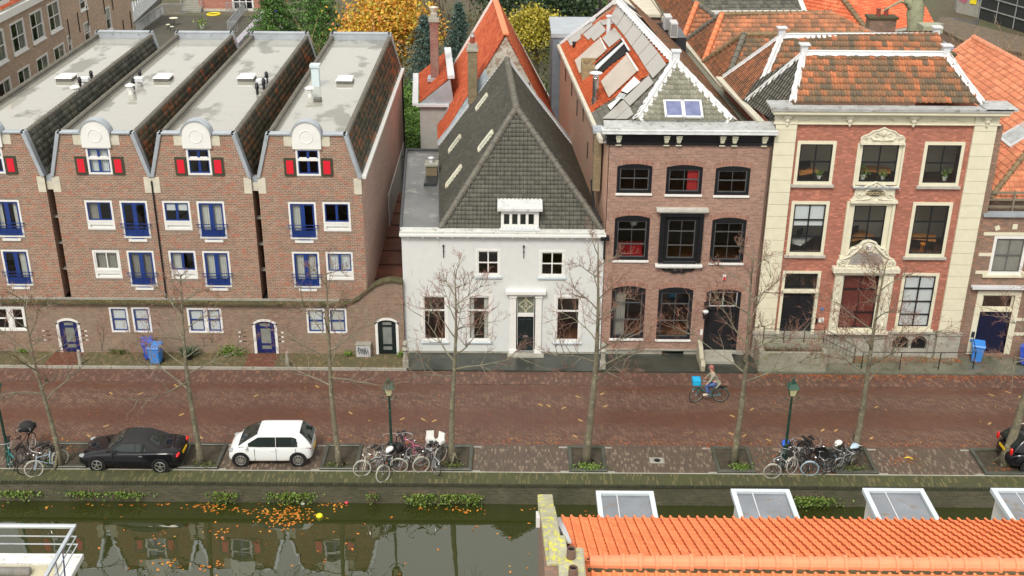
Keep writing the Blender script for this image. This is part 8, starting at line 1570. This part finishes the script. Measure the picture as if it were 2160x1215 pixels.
bm1 = car('black cabriolet with closed soft top parked on the quay at the left', BCAR, [(-2.16, .6, .3, .42, .48), (-2.12, .75, .2, .55, .62), (-1.85, .85, .17, .68, .78), (-1.2, .872, .17, .78, .9), (-.5, .875, .17, .86, .93), (.5, .875, .17, .88, .92), (1.2, .875, .18, .9, .97), (1.8, .84, .22, .9, 1.0), (2.08, .74, .26, .84, .93), (2.14, .6, .32, .55, .6)],
          (-.95, -.22, .62, 1.45, .9, 1.36, .76, .58), SOFT, 2.66, 4.36, 1.75, 5, rear_light=(.7, .015, .03), roofdata=dict(side=((-.6, .3), (.32, .72)), rb=.22, rt=.2, ri=.22, tl=.78, ts=(.07, .2, .07), pz=.62, dh=.55, cut=(-.62, .68), mir=BCAR, hm=CHROME))
bm1.location = (-15.85, 41.75, .015); bm1.rotation_euler = (0, 0, -.035)
dc = car('dark estate car at the right edge, half hidden by the thick pale trunk', BCAR, [(-2.2, .6, .3, .5, .6), (-2.1, .8, .2, .75, .85), (-1.6, .88, .18, .9, 1.0), (-.8, .9, .18, .95, 1.02), (.6, .9, .18, .95, 1.05), (1.4, .9, .2, .92, 1.0), (2.0, .82, .22, .8, .9), (2.2, .6, .3, .55, .65)],
         (-1.0, -.3, 1.6, 2.05, .98, 1.52, .8, .62), BCAR, 2.7, 4.4, 1.8, 5, roofdata=dict(side=((-.7, .3), (.35, 1.4)), rb=.05, rt=.0, tl=.95, ts=(.06, .1, .18), pz=.75, dh=.2, cut=(-.6, .4, 1.3), mir=BCAR, hm=CHROME))
dc.location = (23.0, 42.2, .015); dc.rotation_euler = (0, 0, math.pi + .04)
m_ = MB(); [m_.tube([(-.9 + 0, s * .5, 1.58), (1.3, s * .5, 1.6)], .02, 6) for s in (-1, 1)]; rr_ = m_.build('roof_rail', ZINCL); rr_.parent = dc

# ------------------------------------------------------------------ bicycles (built along X, front to -X, wheels on the ground)
def bicycle():
    t = thing('bicycle', 'x', 'bicycle', (0, 0, 0), 'parked bicycles')
    fr = MB(); hub, bb, fw_, st, hd = V((.52, 0, .34)), V((.08, 0, .3)), V((-.56, 0, .34)), V((.2, 0, .82)), V((-.36, 0, .86))
    for a, b, r in ((bb, st, .016), (bb, V((-.4, 0, .68)), .019), (st.lerp(bb, .25), hd - V((0, 0, .08)), .016), (hd, V((-.42, 0, .6)), .02)): fr.tube([a, b], r, 7)
    for s in (-.045, .045): fr.tube([bb + V((0, s, 0)), hub + V((0, s, 0))], .01, 5); fr.tube([st.lerp(bb, .1), hub + V((0, s, 0))], .009, 5); fr.tube([(-.42, s * .6, .6), (-.46, s, .52), fw_ + V((0, s, 0))], .011, 5)
    fr.build('frame', BLACKP, t)
    for c in (fw_, hub):
        m = MB(); m.ring(c, (1, 0, 0), (0, 0, 1), .335, .02, 30, 6); wl = m.build('wheel', TYRE, t); m = MB(); m.ring(c, (1, 0, 0), (0, 0, 1), .31, .013, 30, 5); m.tube([c - V((0, .05, 0)), c + V((0, .05, 0))], .025, 8)
        for i in range(14): a = 2 * math.pi * i / 14; m.bar(c, c + V((math.cos(a), 0, math.sin(a))) * .31, .004, .004, up=(0, 1, 0))
        m.build('rim_and_spokes', CHROME, wl)
    for c, a0, a1 in ((fw_, .2, 2.2), (hub, -.15, 2.5)):
        m = MB(); pts = [c + V((math.cos(a0 + (a1 - a0) * i / 8), 0, math.sin(a0 + (a1 - a0) * i / 8))) * .37 for i in range(9)]
        for p, q in zip(pts, pts[1:]): m.bar(p, q, .055, .006)
        m.build('mudguard', CHROME, t)
    m = MB(); m.tube([(-.34, 0, .86), (-.31, 0, 1.05)], .014, 6); m.tube([(-.12, -.3, 1.04), (-.24, -.26, 1.08), (-.33, -.1, 1.07), (-.33, .1, 1.07), (-.24, .26, 1.08), (-.12, .3, 1.04)], .013, 6); m.ball((-.44, 0, .92), (.05, .04, .04), 8, 6); m.build('handlebar', CHROME, t)
    m = MB(); m.tube([(-.16, -.3, 1.045), (-.08, -.3, 1.03)], .02, 6); m.tube([(-.16, .3, 1.045), (-.08, .3, 1.03)], .02, 6); m.build('grip', TYRE, t); m = MB(); m.tube([(.2, 0, .8), (.22, 0, .95)], .013, 6); m.add([(.36, -.1, .97), (.36, .1, .97), (.2, .06, .965), (.06, .02, .96), (.06, -.02, .96), (.2, -.06, .965), (.36, -.09, 1.01), (.36, .09, 1.01), (.2, .05, 1.0), (.07, .018, .99), (.07, -.018, .99), (.2, -.05, 1.0)], [(5, 4, 3, 2, 1, 0), (6, 7, 8, 9, 10, 11), *[(i, (i + 1) % 6, 6 + (i + 1) % 6, 6 + i) for i in range(6)]]); m.build('saddle', BLACKP, t)
    m = MB(); m.box(.3, .78, -.065, .065, .75, .765); [m.tube([(.6, s, .75), (.54, s, .36)], .007, 4) for s in (-.06, .06)]; m.build('rear_rack', IRON, t); m = MB(); m.ring((.08, .05, .3), (1, 0, 0), (0, 0, 1), .085, .008, 18, 4); m.tube([(.08, .07, .3), (.2, .09, .2)], .01, 5); m.tube([(.08, -.05, .3), (-.05, -.09, .4)], .01, 5); m.box(.15, .26, .07, .15, .19, .21); m.box(-.1, .0, -.16, -.08, .39, .41); m.build('pedals', IRON, t)
    m = MB(); m.tube([(.1, .06, .3), (.2, .2, .02)], .01, 5); m.build('kickstand', IRON, t)
    return t
def extra(parent, kind, mat):
    m = MB()
    if kind == 'crate':
        x0, x1, y0, y1, z0_, z1_ = -.75, -.4, -.22, .22, .88, 1.12; m.box(x0, x1, y0, y1, z0_, z0_ + .02)
        for a in ((x0, x0 + .015, y0, y1), (x1 - .015, x1, y0, y1), (x0, x1, y0, y0 + .015), (x0, x1, y1 - .015, y1)): m.box(*a, z0_, z1_)
        nm = 'front_crate'
    elif kind == 'childseat':
        m.box(.4, .66, -.15, .15, .85, .9); m.prism([(.64, -.15, .88), (.72, -.15, 1.25), (.66, -.15, 1.27), (.58, -.15, .92)], (0, .3, 0)); m.box(.4, .66, -.17, -.14, .88, 1.0); m.box(.4, .66, .14, .17, .88, 1.0); nm = 'child_seat'
    elif kind == 'cover': m.ball((.24, 0, 1.0), (.2, .15, .09), 12, 8); m.ball((.05, .02, .98), (.08, .07, .06), 8, 6); nm = 'saddle_cover'
    elif kind == 'bag': m.ball((.52, .12, .68), (.2, .09, .2), 10, 7); m.ball((.52, -.12, .68), (.2, .09, .2), 10, 7); m.box(.38, .68, -.12, .12, .77, .83); nm = 'pannier_bag'
    elif kind == 'bigbag': m.ball((-.5, 0, 1.05), (.26, .3, .24), 12, 8); m.box(-.72, -.3, -.28, .28, .9, 1.1); nm = 'padded_front_box'
    m.build(nm, mat, parent, smooth=kind in ('cover', 'bag', 'bigbag'))
proto = bicycle(); used = [False]
def place_bike(px, py, yaw, lean, label, frame, rim, sad=None, ex=(), steer=None):
    flip = yaw > 2.5; steer = (0 if flip else (-1 if yaw <= FB else 1) * random.Random(px + 1).uniform(.35, .8)) if steer is None else steer; yaw += -.22 if yaw <= FB and not flip else .15
    """pixel where the near wheel meets the ground, yaw of the bike's length, lean sideways"""
    t = proto if not used[0] else copy_tree(proto); used[0] = True; p = gz(px, py, .03); d = V((-math.cos(yaw), -math.sin(yaw), 0)); c = V((p.x, p.y, .02)) + d * (.55 if flip else -.56)
    t.scale = (1.06, 1.06, 1.06); t.location = c; t.rotation_euler = (lean, 0, yaw); t['label'] = label
    seen = set(); S_ = Matrix.Translation((-.4, 0, 0)) @ Matrix.Rotation(steer, 4, 'Z') @ Matrix.Translation((.4, 0, 0))
    for k in sorted(t.children, key=lambda o: o.name):
        nm = k.name.split('.')[0]; mt = {'frame': frame, 'mudguard': rim if rim is not CHROME else frame, 'handlebar': CHROME, 'saddle': sad}.get(nm)
        if mt is not None: k.material_slots[0].link = 'OBJECT'; k.material_slots[0].material = mt
        if (nm in ('wheel', 'mudguard') and nm not in seen) or nm in ('handlebar', 'grip'): k.matrix_basis = S_
        seen.add(nm)
        if nm == 'wheel':
            k.material_slots[0].link = 'OBJECT'; k.material_slots[0].material = TYRE if rim is CHROME else rim
            for q in k.children: q.material_slots[0].link = 'OBJECT'; q.material_slots[0].material = CHROME
    for kind, mt in ex: bikes_ex.append((t, kind, mt))
    return t
bikes_ex = []
PALET = M('pale_tyre', (.5, .49, .42), .6); TEAL = M('teal_paint', (.03, .22, .22), .4); PINK = M('pink_bike_paint', (.62, .16, .3), .35); WB = M('off_white_bike', (.55, .52, .45), .4); SIL = M('silver_bike', (.45, .47, .48), .3, .5); BLB = M('blue_bike_paint', (.05, .1, .35), .35); BRN = M('brown_leather', (.2, .08, .03), .6); PBL = M('pale_blue_bike', (.4, .52, .62), .4); DBK = M('dark_bike_paint', (.025, .025, .03), .35)
FB = math.pi / 2    # front wheel towards the camera
for a in ((20, 990, FB + .25, .12, 'dark bicycle with teal details at the left edge behind the lamp', TEAL, CHROME, None, ()), (48, 975, FB + math.pi - .2, .1, 'black bicycle with a big padded front box at the left edge', DBK, CHROME, None, (('bigbag', M('black_canvas', (.02, .02, .022), .8)),)),
          (58, 1000, FB - .12, .16, 'black bicycle with red basket net standing left of the white rimmed one', DBK, CHROME, None, ()), (78, 1006, FB - .5, -.12, 'bicycle with a large white front wheel by the first tree', PBL, PALET, None, ()),
          (770, 1006, FB - .35, -.1, 'cream bicycle with an orange banded front wheel at the left of the middle rack', WB, PALET, None, ()), (797, 997, FB - .45, .08, 'silver bicycle with black panniers beside the cream one', SIL, CHROME, None, (('bag', M('black_canvas', (.02, .02, .022), .8)),)), (815, 1015, FB - .12, -.18, 'dark bicycle with narrow white wheel and pale saddle cover leaning at the lamp', DBK, PALET, None, (('cover', WHITE),)), (828, 986, FB + math.pi - .1, .1, 'black bicycle with back wheel to the canal, right at the foot of the middle lamp', DBK, CHROME, None, ()), (843, 998, FB - .75, .2, 'grey bicycle with a wide pale wheel right of the lamp', SIL, PALET, None, ()), (858, 985, FB + math.pi + .15, -.08, 'dark bicycle parked backwards left of the pink one', DBK, CHROME, BRN, ()), (875, 974, FB + .5, .06, 'pink bicycle behind the grey one', PINK, CHROME, None, ()),
          (893, 997, FB - .45, -.05, 'black bicycle with a white child seat and large pale wheel', DBK, PALET, None, (('childseat', WHITE),)), (914, 1000, FB + .1, .1, 'silver bicycle with a white child seat next to the tree pit', SIL, CHROME, None, (('childseat', WHITE),)),
          (1630, 1012, FB - .6, .1, 'dark bicycle with pale front wheel lying lowest in the right row', DBK, PALET, None, ()), (1645, 998, FB - .3, -.12, 'grey bicycle with a blue saddle cover at the left of the right row', SIL, CHROME, None, (('cover', M('bright_blue_cover', (.03, .12, .6), .5)),)), (1675, 998, FB - .3, -.15, 'white bicycle with pale wheels just right of the lamp', WB, PALET, None, ()), (1708, 1006, FB - .75, .12, 'bicycle with a pale blue tyre in the middle of the right row', DBK, PBL, None, ()), (1723, 998, FB + .15, .05, 'black bicycle with dark wire crate in the right row', DBK, CHROME, None, (('crate', IRON),)), (1690, 996, FB + math.pi + .2, -.1, 'black bicycle with its back wheel to the canal, behind the pale blue tyre', DBK, CHROME, None, ()), (1655, 985, FB - .5, .14, 'dark bicycle squeezed between the blue covered one and the lamp', DBK, CHROME, BRN, ()), (1737, 985, FB + .35, -.08, 'dark bicycle leaning back from the canal between the crate and the white cover', DBK, CHROME, None, ()), (1785, 985, FB - .2, .1, 'dark bicycle nearest the tree at the right end of the row', DBK, CHROME, None, ()), (1752, 998, FB - .4, -.1, 'black bicycle with a white fluffy saddle cover', DBK, CHROME, None, (('cover', WHITE),)), (1768, 997, FB - .65, .1, 'brown bicycle with a pale blue saddle cover at the right end of the row', SIL, CHROME, BRN, (('cover', PBL),))):
    place_bike(*a)
bpy.context.view_layer.update()
for t, kind, mt in bikes_ex:
    loc = t.location.copy(); t.location = (0, 0, 0); extra(t, kind, mt); t.location = loc

# ------------------------------------------------------------------ cyclist
cb = copy_tree(proto); cb['label'] = 'moving bicycle with bright blue front crate ridden along the road'; cb['group'] = 'x'; del cb['group']
cb.location = (0, 0, 0); cb.rotation_euler = (0, 0, 0); extra(cb, 'crate', M('sky_blue_crate', (.02, .42, .72), .45, var=.05)); m_ = MB(); m_.box(-.73, -.42, -.2, .2, .9, 1.1); m_.build('crate_cover', M('sky_blue_crate', (.02, .42, .72), .45), cb)
for k in cb.children:
    if k.name.startswith('kickstand'): bpy.data.objects.remove(k); break
def skin(name, joints, edges, mat, parent, sub=2, root=0):
    me = bpy.data.meshes.new(name); me.from_pydata([j[:3] for j in joints], edges, []); o = bpy.data.objects.new(name, me); COL.objects.link(o); s_ = o.modifiers.new('skin', 'SKIN')
    for v_, j in zip(me.skin_vertices[0].data, joints): v_.radius = (j[3], j[4] if len(j) > 4 else j[3])
    me.skin_vertices[0].data[root].use_root = True; s_.use_smooth_shade = True; d = o.modifiers.new('sub', 'SUBSURF'); d.levels = d.render_levels = sub; me.materials.append(mat); o.parent = parent; return o
pe = thing('person', 'person in grey olive coat, blue jeans and reddish headscarf riding a bicycle', 'person', (0, 0, 0))
SKIN_ = M('skin', (.55, .33, .24), .55, var=.04, bump=0)
J = [(.24, 0, 1.04, .14, .16), (.2, 0, 1.2, .13, .16), (.13, 0, 1.4, .13, .18), (.08, 0, 1.52, .07, .09), (.05, 0, 1.6, .055), (.02, 0, 1.68, .075, .07), (.0, 0, 1.78, .095, .08), (.01, 0, 1.85, .075, .065),
     (.12, .19, 1.47, .06), (-.02, .27, 1.24, .046), (-.14, .29, 1.09, .034), (-.17, .29, 1.07, .03), (.12, -.19, 1.47, .06), (-.02, -.27, 1.24, .046), (-.14, -.29, 1.09, .034), (-.17, -.29, 1.07, .03),
     (.2, .1, .98, .1), (-.12, .12, .8, .075), (.06, .12, .42, .05), (.09, .12, .3, .04), (-.05, .12, .25, .035), (.2, -.1, .98, .1), (-.16, -.12, .93, .075), (-.09, -.12, .56, .05), (-.08, -.12, .47, .04), (-.2, -.12, .42, .035)]
E_ = [(0, 1), (1, 2), (2, 3), (3, 4), (4, 5), (5, 6), (6, 7), (2, 8), (8, 9), (9, 10), (10, 11), (2, 12), (12, 13), (13, 14), (14, 15), (0, 16), (16, 17), (17, 18), (18, 19), (19, 20), (0, 21), (21, 22), (22, 23), (23, 24), (24, 25)]
skin('body', J, E_, SKIN_, pe)
cj = [(.25, 0, 1.0, .17, .19), (.21, 0, 1.2, .155, .185), (.13, 0, 1.4, .15, .2), (.08, 0, 1.53, .085, .11), (.12, .2, 1.48, .075), (-.01, .275, 1.25, .062), (-.12, .29, 1.12, .048), (.12, -.2, 1.48, .075), (-.01, -.275, 1.25, .062), (-.12, -.29, 1.12, .048), (.32, 0, .95, .15, .18)]
skin('coat', cj, [(0, 1), (1, 2), (2, 3), (2, 4), (4, 5), (5, 6), (2, 7), (7, 8), (8, 9), (0, 10)], M('olive_grey_coat', (.3, .29, .22), .85, var=.1), pe)
jj = [(.22, 0, 1.0, .15, .16), (.2, .1, .97, .112), (-.12, .12, .8, .09), (.05, .12, .44, .065), (.08, .12, .34, .056), (.2, -.1, .97, .112), (-.16, -.12, .93, .09), (-.09, -.12, .58, .065), (-.08, -.12, .5, .056)]
skin('jeans', jj, [(0, 1), (1, 2), (2, 3), (3, 4), (0, 5), (5, 6), (6, 7), (7, 8)], M('blue_denim', (.09, .15, .36), .8, var=.12), pe)
for s, (x, z) in ((1, (.04, .26)), (-1, (-.13, .43))): m_ = MB(); m_.ball((x - .02, s * .12, z), (.14, .05, .045), 12, 7); m_.box(x - .14, x + .09, s * .12 - .045, s * .12 + .045, z - .05, z - .02); m_.build('shoe', M('pale_shoe', (.6, .56, .45), .6), pe, smooth=True)
m_ = MB(); m_.ball((.03, 0, 1.81), (.115, .1, .105), 14, 9); m_.ball((.1, 0, 1.72), (.06, .07, .09), 10, 7); m_.build('headscarf', M('faded_red_scarf', (.4, .15, .13), .85, var=.12), pe, smooth=True); m_ = MB(); m_.ball((-.095, 0, 1.77), (.025, .016, .022), 8, 6); m_.build('nose', SKIN_, pe, smooth=True)
m_ = MB(); [m_.ball((-.078, s * .032, 1.795), (.012, .014, .009), 8, 6) for s in (-1, 1)]; m_.box(-.092, -.085, -.022, .022, 1.728, 1.734); m_.build('eyes_and_mouth', M('dark_eye', (.03, .02, .02), .4), pe)
for s in (-1, 1):
    for i in range(4): r2 = [(-.165, s * (.262 + i * .019), 1.085), (-.2, s * (.262 + i * .019), 1.075 - .002 * i), (-.205, s * (.262 + i * .019), 1.05), (-.18, s * (.262 + i * .019), 1.035)]; m_ = MB(); m_.tube(r2, [.009, .009, .008, .006], 6); m_.build('finger', SKIN_, pe, smooth=True)
    m_ = MB(); m_.tube([(-.16, s * .255, 1.075), (-.165, s * .238, 1.06), (-.175, s * .235, 1.04)], [.01, .009, .007], 6); m_.build('thumb', SKIN_, pe, smooth=True)
for o in (cb, pe): o.location = (9.15, 47.1, .01); o.rotation_euler = (0, 0, -.03)
print('objects', len(bpy.data.objects))
